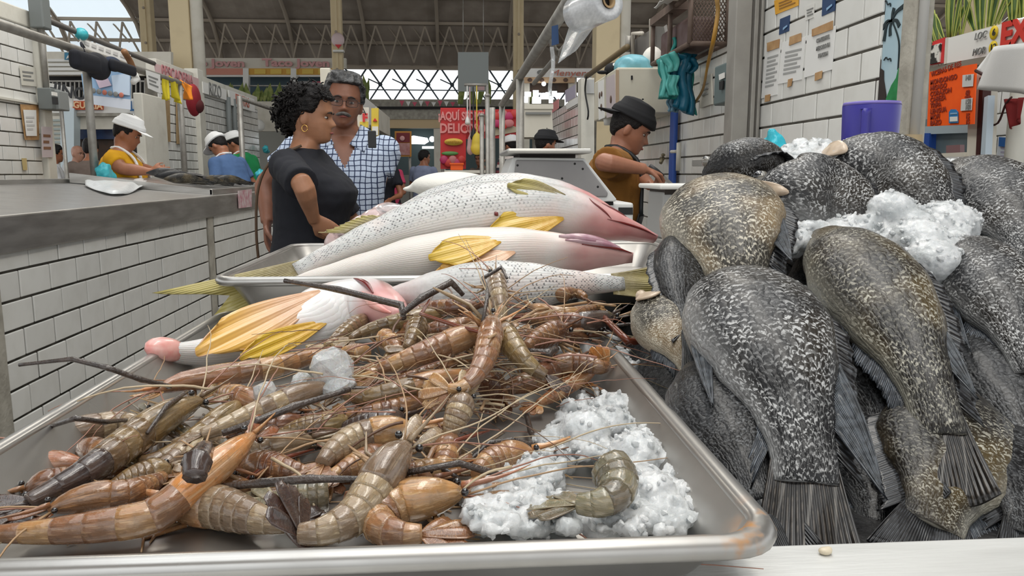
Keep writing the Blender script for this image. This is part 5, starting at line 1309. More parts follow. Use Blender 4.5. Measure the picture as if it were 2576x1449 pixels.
# ---------------------------------------------------------------- the woman in black and the man in the checked shirt
wy = 3.2; wl_, wH = place(783, 290, wy, math.radians(-101), .03)
w_ = Person('woman in a black t-shirt and jeans, hand on hip, curly dark hair, facing right', wl_, math.radians(-101), wH, .03, sk_w, True, 1.10, head_yaw=math.radians(9), nod=.03)
el = atY(762, 466, wy - .34); wr = atY(790, 552, wy - .21)
hd_ = (V((.2, .1, -1)))
w_.body({1: (el, wr), -1: (w_.W((-.30, .10, 1.13)), w_.W((-.20, .28, .98)))}, [(wr, (.72, .30, -.55), (.1, 1, .1), .30, .175, .1, -1)])
w_.trousers(jean_m, .90); w_.shirt(navy_m, .745, .93, .066, vneck=None, extra=.016, top=1.45)
w_.face()
w_.hair(hair_m, .060, .0, -.085, .020, .016, 40)
rg = random.Random(3); b = MB()
bc = w_.hx((0, -.085, .0))
for i in range(150):
    d = V((rg.gauss(0, 1), rg.gauss(-.25, 1), rg.gauss(.1, 1))).normalized(); r0 = .070 * w_.hk
    o_ = bc + w_.HR @ (d * r0 * rg.uniform(.7, 1.0)); t1 = d.orthogonal().normalized(); t2 = d.cross(t1); ph = rg.uniform(0, 6); L = rg.uniform(.02, .05); a_ = w_.HR @ d; u1 = w_.HR @ t1; u2 = w_.HR @ t2; rr = rg.uniform(.006, .012)
    dr = (a_ * .6 + u1 * rg.uniform(-1, 1) + u2 * rg.uniform(-1, 1) + V((0, 0, -.2))).normalized()
    P = [o_ + dr * L * k / 10 + (u1 * math.cos(ph + k * .9) + u2 * math.sin(ph + k * .9)) * rr for k in range(11)]
    b.tube(P, [.0055 * (1 - .6 * abs(k - 4) / 8) for k in range(11)], 5)
b.ell(bc, (.068 * w_.hk, .068 * w_.hk, .072 * w_.hk), 18, 12)
for i in range(190):                                              # frizz over the whole crown
    z = rg.uniform(.0, .115); lo_ = 1.75 if z < .07 else .8; a = rg.uniform(lo_, 2 * PI - lo_); o_ = w_.hp(z, a, .016); d = (o_ - w_.HC).normalized(); t1 = d.orthogonal().normalized(); t2 = d.cross(t1); ph = rg.uniform(0, 6); dr = (d * .5 + t1 * rg.uniform(-1, 1) + t2 * rg.uniform(-1, 1)).normalized()
    b.tube([o_ + dr * .03 * k / 8 + (t1 * math.cos(ph + k) + t2 * math.sin(ph + k)) * .006 for k in range(9)], .0028, 4)
b.build('curly_bun', hair_m, w_.t)
gold = mat('gold', (.75, .45, .14), .25, 1.0)
b = MB(); c = w_.hx((.086, -.008, -.062)); b.tube([c + w_.HR @ V((0, .011 * math.cos(k * PI / 8), .013 * math.sin(k * PI / 8))) for k in range(17)], .0022, 6); b.build('earring', gold, w_.t)
b = MB(); P = [w_.up(p) for p in ((.10, .02, 1.462), (.155, -.085, 1.40), (.165, -.145, 1.28), (.15, -.165, 1.1), (.12, -.17, .95))]; b.tube(cr(P, 16), .006, 6); b.build('bag_strap', mat('brown_strap', (.10, .06, .035), .6), w_.t)

my = 3.65; ml_, mH = place(865, 256, my, math.radians(186), 0, -.055)
m_ = Person('grey-haired man with glasses and moustache in a blue and white checked shirt, facing the camera', ml_, math.radians(186), mH, 0, sk_m, False, 1.12, shift=-.055, head_yaw=math.radians(4), roll=-.10, headk=1.03)
m_.body({-1: (atY(944, 475, my), atY(935, 560, my - .08)), 1: (atY(668, 462, my), atY(672, 560, my - .1))},
        [(atY(935, 560, my - .08), (0, -.1, -1), (-1, 0, 0), .4), (atY(672, 560, my - .1), (0, -.1, -1), (1, 0, 0), .4)])
m_.trousers(dkp_m); m_.shirt(check_m, .72, .62, .074, vneck=(1.29, .085), extra=.018, top=1.455)
m_.face(); m_.hair(hair_g, .066, -.01, -.07, .020, .012, 26)
b = MB(); P = [m_.hx((x, .1005 - x * x * 14, -.0585 - abs(x) * .28)) for x in (-.034, -.02, -.007, 0, .007, .02, .034)]; b.tube(cr(P, 12), [x * m_.hk for x in (.002, .005, .007, .008, .0085, .008, .0078, .008, .0085, .008, .007, .005, .002)], 8); b.build('moustache', must_m, m_.t)
gl = mat('spectacle_frame', (.02, .018, .02), .3); lens = mat('spectacle_lens', (.5, .5, .5), .05, trans=.9, alpha=.35, ior=1.1)
b = MB()
for sg in (-1, 1):
    c = V((sg * .034, .101, -.012)); b.tube([m_.hx(c + V((.026 * math.copysign(abs(math.cos(a)) ** .6, math.cos(a)), 0, .017 * math.copysign(abs(math.sin(a)) ** .6, math.sin(a))))) for a in [k * PI / 12 for k in range(25)]], .0014, 5)
    b.tube([m_.hx((sg * .060, .098, -.006)), m_.hx((sg * .080, .05, -.004)), m_.hx((sg * .083, -.01, -.002))], .0015, 5)
b.tube([m_.hx((-.009, .104, -.008)), m_.hx((0, .108, -.006)), m_.hx((.009, .104, -.008))], .0013, 5)
g_ = b.build('spectacles', gl, m_.t)
for sg in (-1, 1):
    b = MB(); b.lathe([(0, -.0005), (.024, -.0005), (.024, .0005), (0, .0005)], (0, 0, 0), 20, 'Y'); b.v = [m_.hx(V((sg * .034 + p.x, .101 + p.y, -.012 + p.z * .66))) for p in b.v]; b.build('lens', lens, g_)
for sg in (-1, 1):                                                # collar wings
    def cf(u, v):
        a = m_.up((sg * .078, .02 - .02 * u, 1.492)).lerp(m_.up((sg * (.035 + .02 * (1 - u)), .105, 1.40)), u); c = m_.up((sg * .128, .045, 1.462)).lerp(m_.up((sg * .105, .132, 1.36)), u); return a.lerp(c, v)
    b = MB(); b.sheet(cf, 8, 4, .005); b.build('collar', check_m, m_.t)
b = MB(); c = atY(936, 352, my - .19); b.box(c - V((.018, .004, .035)), c + V((.018, .006, .04)), .004); b.build('pocket_phone', black_m, m_.t)

# ---------------------------------------------------------------- the fishmonger in brown
by = 4.0; bl_, bH = place(1588, 322, by, math.radians(-96), .26)
f_ = Person('fishmonger in a brown shirt, black apron and backward black cap, cutting fish at the right', bl_, math.radians(-96), bH, .26, sk_b, False, 1.18, head_yaw=math.radians(-6), nod=.16, headk=1.12)
el = atY(1518, 408, by - .42); wr = atY(1622, 426, by - .40); el2 = atY(1600, 440, by + .05); wr2 = atY(1636, 466, by - .22)
f_.body({1: (el, wr), -1: (el2, wr2)}, [(wr, (.8, .35, -.25), (.2, .3, -1), .9, .18, .1, -1), (wr2, (.75, -.1, -.3), (.1, -.2, -1), .9, .18, .1, 1)])
f_.trousers(dkp_m); f_.shirt(brown_m, .80, .72, .078, extra=.016); f_.face(); f_.hair(hair_m, .05, -.012, -.078, .008, .003); f_.cap(cap_k, True, .042); f_.apron(apron_k, .45, 1.16, .17, True)
kn = thing('filleting_knife', 'black-handled knife gripped by the fishmonger in brown', 'knife', wr + V((.07, .03, -.02)))
b = MB(); p0 = wr + V((.03, .03, .015)); p1 = atY(1700, 470, by - .36); b.tube([p0, p0.lerp(p1, .25), p0.lerp(p1, .5)], [.013, .015, .012], 8); b.build('handle', black_m, kn)
b = MB(); a, c = p0.lerp(p1, .5), p1; b.prism([a + V((0, 0, .012)), c + V((0, 0, .005)), a + V((0, 0, -.018))], V((0, .002, 0))); b.build('blade', steel_m, kn)
gv = MB(); pp = wr2 + V((.1, .0, -.03)); gv.ell(pp, (.05, .04, .03), 12, 8); fx = gv.build('fish_piece', til_dark); tag(fx, 'dark piece of fish held under the knife of the fishmonger', 'fish')

# ---------------------------------------------------------------- vendors behind the left counter
def far(label, hx_, hy_, Y, yaw, H, lean, sk, shirt_m, group=None, tr=dkp_m, wide=1.0, arms=None, capm=None, hairm=hair_m, nod=0.0, fem=False, apron=None, seat=0.0, sleeve=.6, capback=False, hands=None, hyaw=0.0):
    hp = atY(hx_, hy_, Y); R = Matrix.Rotation(math.radians(yaw), 3, 'Z')
    s = H / 1.7; off = R @ V((0, math.sin(lean) * .70 + .025, 0)) * s
    zc = 0
    loc_, H = place(hx_, hy_, Y, math.radians(yaw), lean)
    p = Person(label, loc_, math.radians(yaw), H, lean, sk, fem, wide, group, near=False, nod=nod, head_yaw=math.radians(hyaw))
    dz = hp.z - zc
    if arms is None: arms = {sg: (p.W((sg * .27, .08, 1.08)), p.W((sg * .18, .28, 1.02))) for sg in (-1, 1)}
    p.body(arms, hands if hands is not None else [(a[1], p.Rz @ V((0, 1, -.2)), p.Rz @ V((-sg, 0, -.4)), .6) for sg, a in arms.items()]); p.trousers(tr); p.shirt(shirt_m, .82, sleeve, .068); p.face(lips=False)
    if hairm: p.hair(hairm, .05, -.02, -.075, .008 if capm else .012, .004)
    if capm: p.cap(capm, capback, .044)
    if apron: p.apron(apron, .5, 1.26, .16)
    return p, dz
Y0 = 6.0
p, dz = far('vendor in a yellow shirt, white apron and white cap behind the left counter', 322, 334, Y0, -82, 1.66, .14, sk_y, yel_m, wide=1.15, capm=cap_w, apron=apron_w, nod=.25,
            arms={1: (atY(308, 424, Y0 - .25), atY(378, 432, Y0 - .2)), -1: (atY(330, 420, Y0 + .2), atY(385, 428, Y0 + .08))},
            hands=[(atY(378, 432, Y0 - .2), (1, .2, .0), (0, 1, .2), .7), (atY(385, 428, Y0 + .08), (1, -.3, .05), (0, -1, .2), .7)])
p, dz2 = far('vendor in a blue shirt and white cap bending over the left counter', 548, 366, 8.3, 62, 1.62, .42, sk_y, blu_m, capm=cap_w, nod=.35, apron=apron_w)
p, dz3 = far('vendor in a green shirt and white cap behind the one in blue', 590, 360, 9.4, 75, 1.66, .30, sk_y, grn_m, wide=1.08, capm=cap_w, nod=.1, apron=apron_w)
# shoppers and staff further back
far('shopper in a lavender-grey shirt walking away past the red banner', 1068, 396, 12.5, -25, 1.66, .05, sk_y, lav_m, wide=1.08, hyaw=-45)
far('person in a striped jersey and white cap beside the thin posts', 1286, 366, 10.5, 30, 1.66, .22, sk_y, stripe_m, wide=1.05, capm=cap_w)
far('person in a black cap whose head shows just above the big scale', 1374, 362, 7.0, -70, 1.62, .1, sk_y, navy_m, capm=cap_k)
far('woman in a grey-brown shirt sitting with her back turned behind the yellow-shirted vendor', 228, 374, 9.2, 10, 1.52, .10, sk_y, umb_m, fem=True, wide=1.1)
far('bald man in a white shirt far behind the left counter', 196, 386, 12.0, -110, 1.62, .06, sk_f, wht_c, hairm=None)
far('man in a white cap seated far behind the yellow-shirted vendor', 250, 362, 14.0, -130, 1.70, .06, sk_y, wht_c, capm=cap_w)
far('dark-haired person in white at the far left opening', 140, 386, 10.5, -60, 1.58, .08, sk_y, wht_c)
far('dark-haired woman in black just right of the man in the checked shirt', 958, 392, 9.6, 170, 1.58, .02, sk_y, navy_m, fem=True, tr=jean_m)
far('shopper in a pink shirt half hidden behind the dark-haired woman', 976, 402, 11.6, 170, 1.60, .02, sk_y, pink_c, fem=True)
far('shopper in a dark shirt among the hanging bags under the red banner', 1208, 400, 12.0, 150, 1.60, .05, sk_y, umb_m, fem=True)
# ================================================================ left side: things on the rail, papers, neighbouring stalls
def cloth_drape(name, label, cat, top, bot, m, th=.004, wob=.02, parent=None, nu=10, nv=10):
    """top and bot: two world points each"""
    rg = random.Random(len(label)); ph = rg.uniform(0, 6)
    a, b_, c, d = V(top[0]), V(top[1]), V(bot[0]), V(bot[1])
    def fn(u, v):
        p = a.lerp(b_, u).lerp(c.lerp(d, u), v); n = (b_ - a).cross(c - a).normalized()
        return p + n * wob * v * math.sin(u * 9 + ph + v * 2) + V((0, 0, -.15 * wob * math.sin(u * 7 + ph) * v))
    b = MB(); b.sheet(fn, nu, nv, th); o = b.build(name, m, parent)
    if cat: tag(o, label, cat)
    return o
RX = -2.42
# dark bag and cap hanging on the rail
t = thing('shoulder_bag', 'black cloth bag hanging on the left pipe rail', 'bag', atX(225, 150, RX))
c = atX(225, 155, RX); b = MB(); b.ell(c + V((.05, 0, -.03)), (.05, .17, .09), 16, 12); o = b.build('pouch', navy_m, t); remesh(o, .012, 3)
b = MB(); b.ell(atX(262, 165, RX) + V((.06, 0, .01)), (.04, .12, .05), 14, 10); b.build('flap', cloth('dark_blue_cloth', (.012, .022, .05)), t)
b = MB(); a_ = atX(190, 120, RX + .09); d_ = atX(258, 190, RX + .09); b.box((RX + .03, a_.y, d_.z), (RX + .10, d_.y, a_.z), .03); b.box((RX + .09, atX(232, 130, RX).y, atX(250, 180, RX).z), (RX + .13, atX(296, 130, RX).y, atX(250, 150, RX).z), .02); o = b.build('bag_front', navy_m, t); remesh(o, .012, 3)
b = MB(); b.tube(cr([c + V((.03, -.12, .03)), atX(205, 120, RX) + V((.0, 0, .03)), c + V((-.03, .1, .02))], 10), .008, 6); b.build('strap', navy_m, t)
t = thing('butcher_steel', 'brown wooden-handled brush with a white tip hung behind the black bag', 'brush', atX(300, 170, RX))
b = MB(); p = [atX(286, 128, RX) + V((.07, 0, 0)), atX(305, 160, RX) + V((.07, 0, 0)), atX(312, 185, RX) + V((.07, 0, 0))]; b.tube(cr(p, 8), .022, 10); b.build('handle', mat('worn_wood', (.30, .15, .065), .6, col2=(.22, .10, .04), nscale=20), t)
b = MB(); p = [atX(312, 185, RX) + V((.07, 0, 0)), atX(318, 198, RX) + V((.07, 0, 0)), atX(310, 207, RX) + V((.07, 0, 0))]; b.tube(p, [.024, .03, .02], 10); b.build('head', white_m, t)
# rags, cap and papers further along the rail
yrag = cloth('yellow_rag', (.62, .50, .02)); orag = cloth('orange_rag', (.85, .27, .02)); rcap = cloth('dark_red_cloth', (.25, .012, .02))
X1 = -2.40
for k, (ps, lab) in enumerate([(((408, 196), (424, 202), (412, 252), (420, 250)), 'small yellow rag at the left on the pipe rail'), (((425, 190), (448, 205), (440, 245), (450, 262)), 'longer yellow rag on the pipe rail beside the orange one')]):
    q4 = [atX(x, y, X1) for x, y in ps]; cloth_drape('rag', lab, 'rag', q4[:2], q4[2:], yrag, wob=.03)
q4 = [atX(x, y, X1) for x, y in ((452, 200), (484, 218), (468, 252), (478, 248))]; cloth_drape('rag', 'bright orange rag on the pipe rail', 'rag', q4[:2], q4[2:], orag, wob=.04)
c = atX(487, 252, -2.46); t = thing('baseball_cap', 'dark red cap hanging behind the post of the pipe rail', 'cap', c)
b = MB(); b.ell(c, (.06, .13, .15), 16, 12); b.build('crown', rcap, t)
b = MB(); b.ell(c + V((.03, .02, -.05)), (.05, .10, .07), 14, 8); b.build('peak', cloth('maroon_dark', (.08, .01, .012)), t); b = MB(); b.tube([c + V((.02, 0, .1)), V((-2.44, c.y, 2.03))], .012, 6); b.build('strap', rcap, t)
def note(label, X, cs, m=paper_m, lines=3, ink=ink_m, d=.003, name='notice', cat='notice', face=1, tape=None):
    t = thing(name, label, cat, atX(sum(c[0] for c in cs) / 4, sum(c[1] for c in cs) / 4, X))
    pX(X, cs, d * face, m, 'sheet', t)
    (x0, y0), (x1, y1), (x2, y2), (x3, y3) = cs
    for i in range(lines):
        v0, v1 = .25 + .6 * i / lines, .25 + .6 * (i + .45) / lines
        def L(u, v): return ((x0 + (x1 - x0) * u) * (1 - v) + (x3 + (x2 - x3) * u) * v, (y0 + (y1 - y0) * u) * (1 - v) + (y3 + (y2 - y3) * u) * v)
        e = .85 - .15 * (i % 2)
        o = pX(X + .0025 * face + d * face * .4, [L(.16, v0), L(e, v0), L(e, v1), L(.16, v1)], d * face * .4, ink, 'print_line', t)
    for c in (tape or []): pX(X + .004 * face, c, .003 * face, tape_m, 'tape', t)
    return t
note('white handwritten price sheet hanging from the pipe rail left of the rags', -2.39, [(366, 176), (402, 188), (404, 236), (372, 222)], lines=3)
note('sheet of paper with three grey text lines on the left tiled wall', -3.085, [(48, 165), (88, 170), (92, 218), (54, 214)], plaster_m, 3)
note('white notice framed in brown tape on the left tiled wall', -3.08, [(50, 262), (96, 264), (98, 352), (62, 352)], tape_m, 0)
note('white printed sheet inside the brown tape frame', -3.072, [(58, 276), (90, 277), (92, 342), (66, 342)], paper_m, 4, mat('faint_print', (.55, .54, .53), .7))
note('pale poster with brown and dark red figures on the pier of the left wall', -3.045, [(104, 318), (130, 320), (133, 396), (106, 396)], mat('pale_poster', (.52, .45, .46), .6), 3, mat('poster_brown', (.22, .11, .06), .6))
pX(-3.084, [(54, 398), (66, 398), (68, 428), (58, 428)], .003, mat('yellowed_tape', (.55, .43, .2), .5), 'tape_strip', wl)
# switch boxes and pipe on the pier
t = thing('switch_box', 'grey electric switch box with a conduit on the pier of the left wall', 'switch box', atX(126, 245, -3.03))
b = MB(); lo, hi = atX(107, 275, -3.03), atX(130, 226, -3.03); b.box((-3.06, lo.y, lo.z), (-2.96, hi.y, hi.z), .008); b.build('housing', grey_m, t)
b = MB(); lo, hi = atX(130, 276, -2.99), atX(152, 232, -2.99); b.box((-3.05, lo.y, lo.z), (-2.93, hi.y, hi.z), .008); b.build('breaker_case', mat('grey_box_light', (.24, .255, .25), .5), t)
b = MB(); lo, hi = atX(135, 240, -2.92), atX(146, 233, -2.92); b.box((-2.935, lo.y, lo.z), (-2.925, hi.y, hi.z)); b.build('label_plate', white_m, t)
b = MB(); lo, hi = atX(137, 262, -2.92), atX(142, 245, -2.92); b.box((-2.935, lo.y, lo.z), (-2.91, hi.y, hi.z)); b.build('lever', black_m, t)
b = MB(); p0, p1 = atX(117, 228, -3.02), atX(100, 30, -3.02); b.tube([p0, V((p0.x, p0.y, p1.z))], .022, 8); b.build('conduit', galv_m, t)
b = MB(); q0 = V((p0.x, p0.y, p1.z)); b.box(q0 - V((.05, .06, .12)), q0 + V((.05, .06, .1)), .01); b.build('junction_box', grey_m, t)
t = thing('conduit_pipe', 'dark sagging conduit above the pipe rail leading to the rear wall', 'pipe', (-3.05, 7, 2.4))
b = MB(); b.tube(cr([atX(108, 46, -3.02), atX(240, 100, -3.03), atX(388, 160, -3.05)], 16), .022, 6); b.build('pipe_run', mat('dark_pipe', (.12, .11, .10), .6), t)
b = MB(); b.ell(atX(205, 86, -3.0), (.05, .07, .05), 8, 6); b.build('teal_knot', teal_bag_m, t)
t = thing('banner', 'narrow white banner strung under the sagging conduit', 'banner', atX(260, 130, -3.0))
pX(-3.0, [(200, 96), (328, 138), (328, 166), (202, 116)], .004, paper_m, 'cloth', t)
for i in range(6): pX(-2.995, [(212 + i * 18, 104 + i * 6.2), (224 + i * 18, 108 + i * 6.2), (224 + i * 18, 116 + i * 6.2), (212 + i * 18, 111 + i * 6.2)], .004, mat('faint_print', (.5, .5, .5)), 'print_block', t)
# cardboard strips on the rear left wall
cbm = mat('brown_cardboard', (.36, .25, .13), .8, col2=(.30, .20, .10), nscale=15)
for lab, x0, x1, y0, y1 in (('left hanging strip of brown cardboard on the rear tiled wall', 409, 425, 250, 356), ('right hanging strip of brown cardboard on the rear tiled wall', 442, 458, 255, 362)):
    o = pX(-3.08, [(x0, y0), (x1, y0 + 3), (x1 + 2, y1 + 1), (x0 + 2, y1)], .01, cbm, 'cardboard_strip'); tag(o, lab, 'cardboard')
def board(label, X, cs, m, txt=None, tm=None, sz=.1, face='+X', name='sign_board', cat='sign', d=.02, at=None, sx=1.0, bold=0.0):
    t = thing(name, label, cat, atX(cs[0][0], cs[0][1], X)); s_ = 1 if face == '+X' else -1
    pX(X, cs, -d * s_, m, 'panel', t)
    if txt:
        x = sum(c[0] for c in cs) / 4; y = sum(c[1] for c in cs) / 4
        if at: x, y = at
        text(txt, 'lettering', tm, atX(x, y, X) + V((.006 * s_, 0, 0)), sz, face, t, .003, sx, bold=bold)
    return t
pinkish = mat('faded_pink_sign', (.62, .42, .42), .6); magr = mat('faded_magenta', (.46, .19, .20), .6)
board('faded pink sign band with rows of letters on top of the rear left wall', -3.03, [(392, 160), (500, 198), (500, 228), (396, 184)], pinkish, 'PESCADERIA', magr, .17)
board('white sign with grey letters on the rear left wall beyond the pier', -3.03, [(510, 205), (570, 226), (570, 252), (512, 234)], white_m, 'RIZO', ink_m, .22)
board('white sign with faded red letters at the end of the rear left wall', -3.03, [(576, 226), (640, 250), (642, 282), (580, 264)], white_m, 'FRUTAS', mat('faded_red', (.5, .16, .11), .6), .2)
for lab, x, Y in (('dark grey pipe on the rear left wall', 576, 9.9), ('thinner grey pipe on the rear left wall', 590, 10.3)):
    p = atX(x, 300, -3.04); b = MB(); b.tube([V((p.x, p.y, 1.3)), V((p.x, p.y, 2.25))], .035, 8); o = b.build('wall_pipe', grey_m); tag(o, lab, 'pipe')
# plastic bag on the counter, fish in the trough, teal rags
t = thing('plastic_bag', 'crumpled clear white plastic bag lying on the left steel counter', 'bag', atX(290, 470, -2.0))
b = MB()
def LCT(px, py):
    r = ray(px, py); n_ = V((.0857, 0, 1)); return V((0, 0, ZC)) + r * ((V((-1.487, 0, 1.112)) - V((0, 0, ZC))).dot(n_) / r.dot(n_))
def bagf(u, v):
    x = 215 + 155 * u; y = 455 + (16 + 22 * math.sin(u * PI)) * v
    p = LCT(x, y); return p + V((0, 0, .010 + .03 * math.sin(v * PI) * (.5 + .5 * math.sin(u * PI)) + .018 * noise.noise(V((u * 5, v * 4, 2)))))
b.sheet(bagf, 26, 12, .002); b.build('film', mat('milky_film', (.82, .84, .84), .25, trans=.2, bump=.5, bscale=25), t)
fg = 'fish lying in the trough on the left counter'
for i in range(9):
    x = 432 + i * 19; y = 440 + i * 3.4 + (i % 3) * 4; c = atX(x, y, -1.95 + .1 * (i % 3)); c.z = max(c.z, 1.185)
    a = .5 + .2 * (i % 3); d = V((math.cos(a), math.sin(a), -.08))
    f = Fish('market_fish', 'dark fish in the left counter trough, %s of its row' % ('nearest', 'second nearest', 'third from the near end', 'fourth from the near end', 'middle one', 'fourth from the far end', 'third from the far end', 'second from the far end', 'farthest')[i], [c - d * .16, c - d * .05 + V((0, 0, .012)), c + d * .06 + V((0, 0, .01)), c + d * .15], (.3, -.8, .5), .045, .03, TIL, (til_grey, til_dark, til_brown)[i % 3], fg, n=12, k=12)
    f.tail(fin_dark, .05, .03)
for lab, x, y, X in (('teal plastic bag tied at the foot of the near rail post', 262, 432, -2.36), ('teal plastic bag behind the green-shirted vendor', 655, 440, -2.0), ('teal plastic bag hanging far behind the man in the checked shirt', 668, 375, -3.0)):
    c = atX(x, y, X); b = MB(); b.ell(c, (.05, .07, .06), 12, 8); b.ell(c + V((.0, .06, -.03)), (.05, .06, .04), 10, 8); o = b.build('knotted_bag', teal_bag_m); remesh(o, .01, 2)
    for v in o.data.vertices: v.co *= 1 + .25 * noise.noise(v.co * 30)
    tag(o, lab, 'bag')
o = pX(-1.478, [(598, 480), (632, 476), (632, 520), (600, 524)], .004, mat('sticker_pink', (.62, .52, .52), .5, col2=(.5, .22, .26), nscale=25), 'sticker'); tag(o, 'pinkish white sticker on the steel edge of the left counter', 'sticker')

# the stalls seen through the gap behind the left counter
YG = 12.5
t = thing('market_stall', 'white slatted stall front with plants and painted signs in the gap on the left', 'stall', atY(230, 300, YG))
pY(YG, rc(112, 130, 430, 190), .1, cream2_m, 'upper_wall', t)
for i in range(4): pY(YG - .05, rc(115, 148 + i * 11, 330, 155 + i * 11), .05, white_m, 'slat', t)
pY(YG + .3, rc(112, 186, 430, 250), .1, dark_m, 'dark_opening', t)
for i in range(24): pY(YG + .05, rc(120 + i * 11, 205, 123 + i * 11, 248), .03, galv_m, 'baluster', t)
pY(YG + .04, rc(112, 202, 400, 206), .04, galv_m, 'handrail', t)
pY(YG, rc(112, 248, 400, 286), .1, white_m, 'fascia', t)
pY(YG - .02, rc(112, 284, 400, 292), .15, conc_m, 'beam', t)
pY(YG + .1, rc(185, 290, 400, 325), .1, cream2_m, 'lintel', t)
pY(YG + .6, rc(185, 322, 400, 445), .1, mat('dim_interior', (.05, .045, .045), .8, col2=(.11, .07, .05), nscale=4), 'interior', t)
pY(YG + .5, rc(185, 325, 300, 350), .05, mat('dark_blue_screen', (.012, .02, .07), .3, col2=(.03, .06, .16), nscale=6), 'blue_sign', t)
pY(YG - .1, rc(152, 272, 186, 440), .2, mat('pale_blue_pillar', (.66, .76, .80), .5), 'pillar', t)
pY(YG - .05, rc(126, 292, 152, 400), .1, cream2_m, 'shutter_panel', t)
for i in range(9): pY(YG - .08, rc(127, 300 + i * 11, 152, 305 + i * 11), .05, mat('shutter_grey', (.40, .45, .43), .5), 'shutter_slat', t)
pY(YG - 1.2, rc(138, 430, 230, 444), .5, cream2_m, 'table_top', t)
pY(YG - 1.0, rc(140, 443, 300, 470), .1, dark_m, 'table_front', t)
orr = mat('orange_red_sign', (.60, .10, .03), .5); crm = mat('cream_letter', (.85, .55, .30), .5)
pY(YG - .06, rc(183, 254, 258, 276), .04, orr, 'red_sign', t); p = atY(221, 266, YG - .09); text('GUERIA', 'lettering', crm, p, .13, '-Y', t, .004, .95, bold=.004, tilt=-.05)
pY(YG - .06, rc(328, 252, 395, 286), .04, white_m, 'white_sign', t); text('LA', 'lettering', mat('sign_blue', (.02, .12, .30), .5), atY(345, 268, YG - .1), .2, '-Y', t, .004, bold=.006)
pY(YG - .06, rc(345, 300, 385, 400), .04, white_m, 'green_sign', t)
for i in range(5): b = MB(); b.ell(atY(352, 335 + i * 13, YG - .1), (.03, .01, .035), 10, 6); b.build('green_dot', mat('sign_green', (.01, .16, .07), .5), t)
pY(YG - .07, rc(162, 132, 181, 150), .03, mat('feather_blue', (.05, .22, .35), .5), 'blue_plate', t)
b = MB(); b.smooth = False; b.prism([atY(x, y, YG - .12) for x, y in ((166, 148), (170, 140), (178, 134), (176, 142))], (0, .02, 0)); b.build('white_mark', white_m, t)
t = thing('sign_board', 'white hand-painted sign with big black letters behind the switch box', 'sign', atX(150, 250, -3.2))
b = MB(); p = atY(150, 230, 8.26); b.tube([(p.x, p.y, 0), p], .02, 8); b.build('post', galv_m, t); pY(8.2, [(122, 208), (180, 220), (182, 268), (152, 262), (124, 240)], .03, white_m, 'panel', t); text('CHINO', 'lettering', black_m, atY(152, 228, 8.15), .17, '-Y', t, .004, .9, tilt=-.18, bold=.004)
t = thing('poster', 'large light blue printed poster hanging behind the near rail post', 'poster', atY(265, 230, 7.4))
pbl = mat('poster_blue', (.30, .47, .68), .6)
pY(7.4, [(204, 186), (328, 170), (328, 276), (214, 260)], .01, pbl, 'sheet', t)
pY(7.38, [(235, 188), (262, 180), (280, 215), (250, 222)], .01, mat('poster_pink', (.62, .50, .60), .6), 'picture', t)
pY(7.38, [(280, 190), (326, 184), (326, 240), (285, 235)], .01, mat('poster_pale', (.55, .66, .80), .6), 'picture', t)
pY(7.38, [(214, 238), (328, 250), (328, 276), (214, 260)], .01, mat('poster_white', (.66, .70, .78), .6), 'footer', t)
for i in range(7): b = MB(); b.ell(atY(221 + i * 14, 226 + i * 2.2, 7.365), (.022, .006, .024), 10, 6); b.build('logo_dot', (M['faded_red'], ink_m, ink_m)[i % 3], t)

# ================================================================ upper floor restaurants and the far end of the hall
YR = 24
t = thing('restaurant_front', 'upper-floor taco restaurant front with pink lettering behind the cream columns', 'restaurant', atY(610, 210, YR))
pY(YR, rc(385, 146, 870, 172), .2, cream2_m, 'fascia', t)
pkl = mat('pink_letters', (.62, .33, .32), .6)
for x, s_ in ((530, .62), (745, .62)): text('Taco Joven', 'lettering', pkl, atY(x, 159, YR - .06), .30, '-Y', t, .02, 1.45, bold=.012)
pY(YR - .05, rc(405, 172, 612, 188), .1, mat('salmon_band', (.62, .26, .19), .6), 'band', t); pY(YR - .05, rc(625, 172, 840, 188), .1, mat('orange_band', (.66, .36, .06), .6), 'band', t)
for i in range(5): pY(YR - .08, rc(640 + i * 40, 174, 668 + i * 40, 186), .05, mat('yellow_patch', (.72, .50, .10), .6), 'menu_patch', t)
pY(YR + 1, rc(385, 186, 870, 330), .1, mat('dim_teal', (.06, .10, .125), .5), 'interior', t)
pY(YR - .02, rc(385, 188, 870, 193), .1, white_m, 'sill', t)
for x in (400, 620, 860): b = MB(); p = atY(x, 300, YR + .5); b.box((p.x - .2, YR + .3, 0), (p.x + .2, YR + .7, atY(x, 330, YR + 1).z + .3)); b.build('pillar', cream2_m, t)
for x in (618, 738): pY(YR - .1, rc(x - 7, 172, x + 7, 255), .2, white_m, 'post', t)
for y in (196, 206): pY(YR - .12, rc(732, y, 744, y + 4), .05, M['black_paint'], 'post_band', t)
pY(YR - .05, rc(560, 214, 720, 217), .1, galv_m, 'railing', t)
pY(YR + .4, rc(785, 205, 815, 212), .1, mat('pink_lamp_sign', (.7, .10, .16), .5), 'pink_sign', t)
plant_m = mat('plant_green', (.13, .19, .035), .6, col2=(.30, .33, .10), nscale=8); leaf_m = mat('snake_leaf', (.035, .085, .02), .4, col2=(.10, .17, .045), nscale=26, stretch=(1, 1, .3)); leaf_y = mat('snake_leaf_edge', (.40, .44, .10), .4)
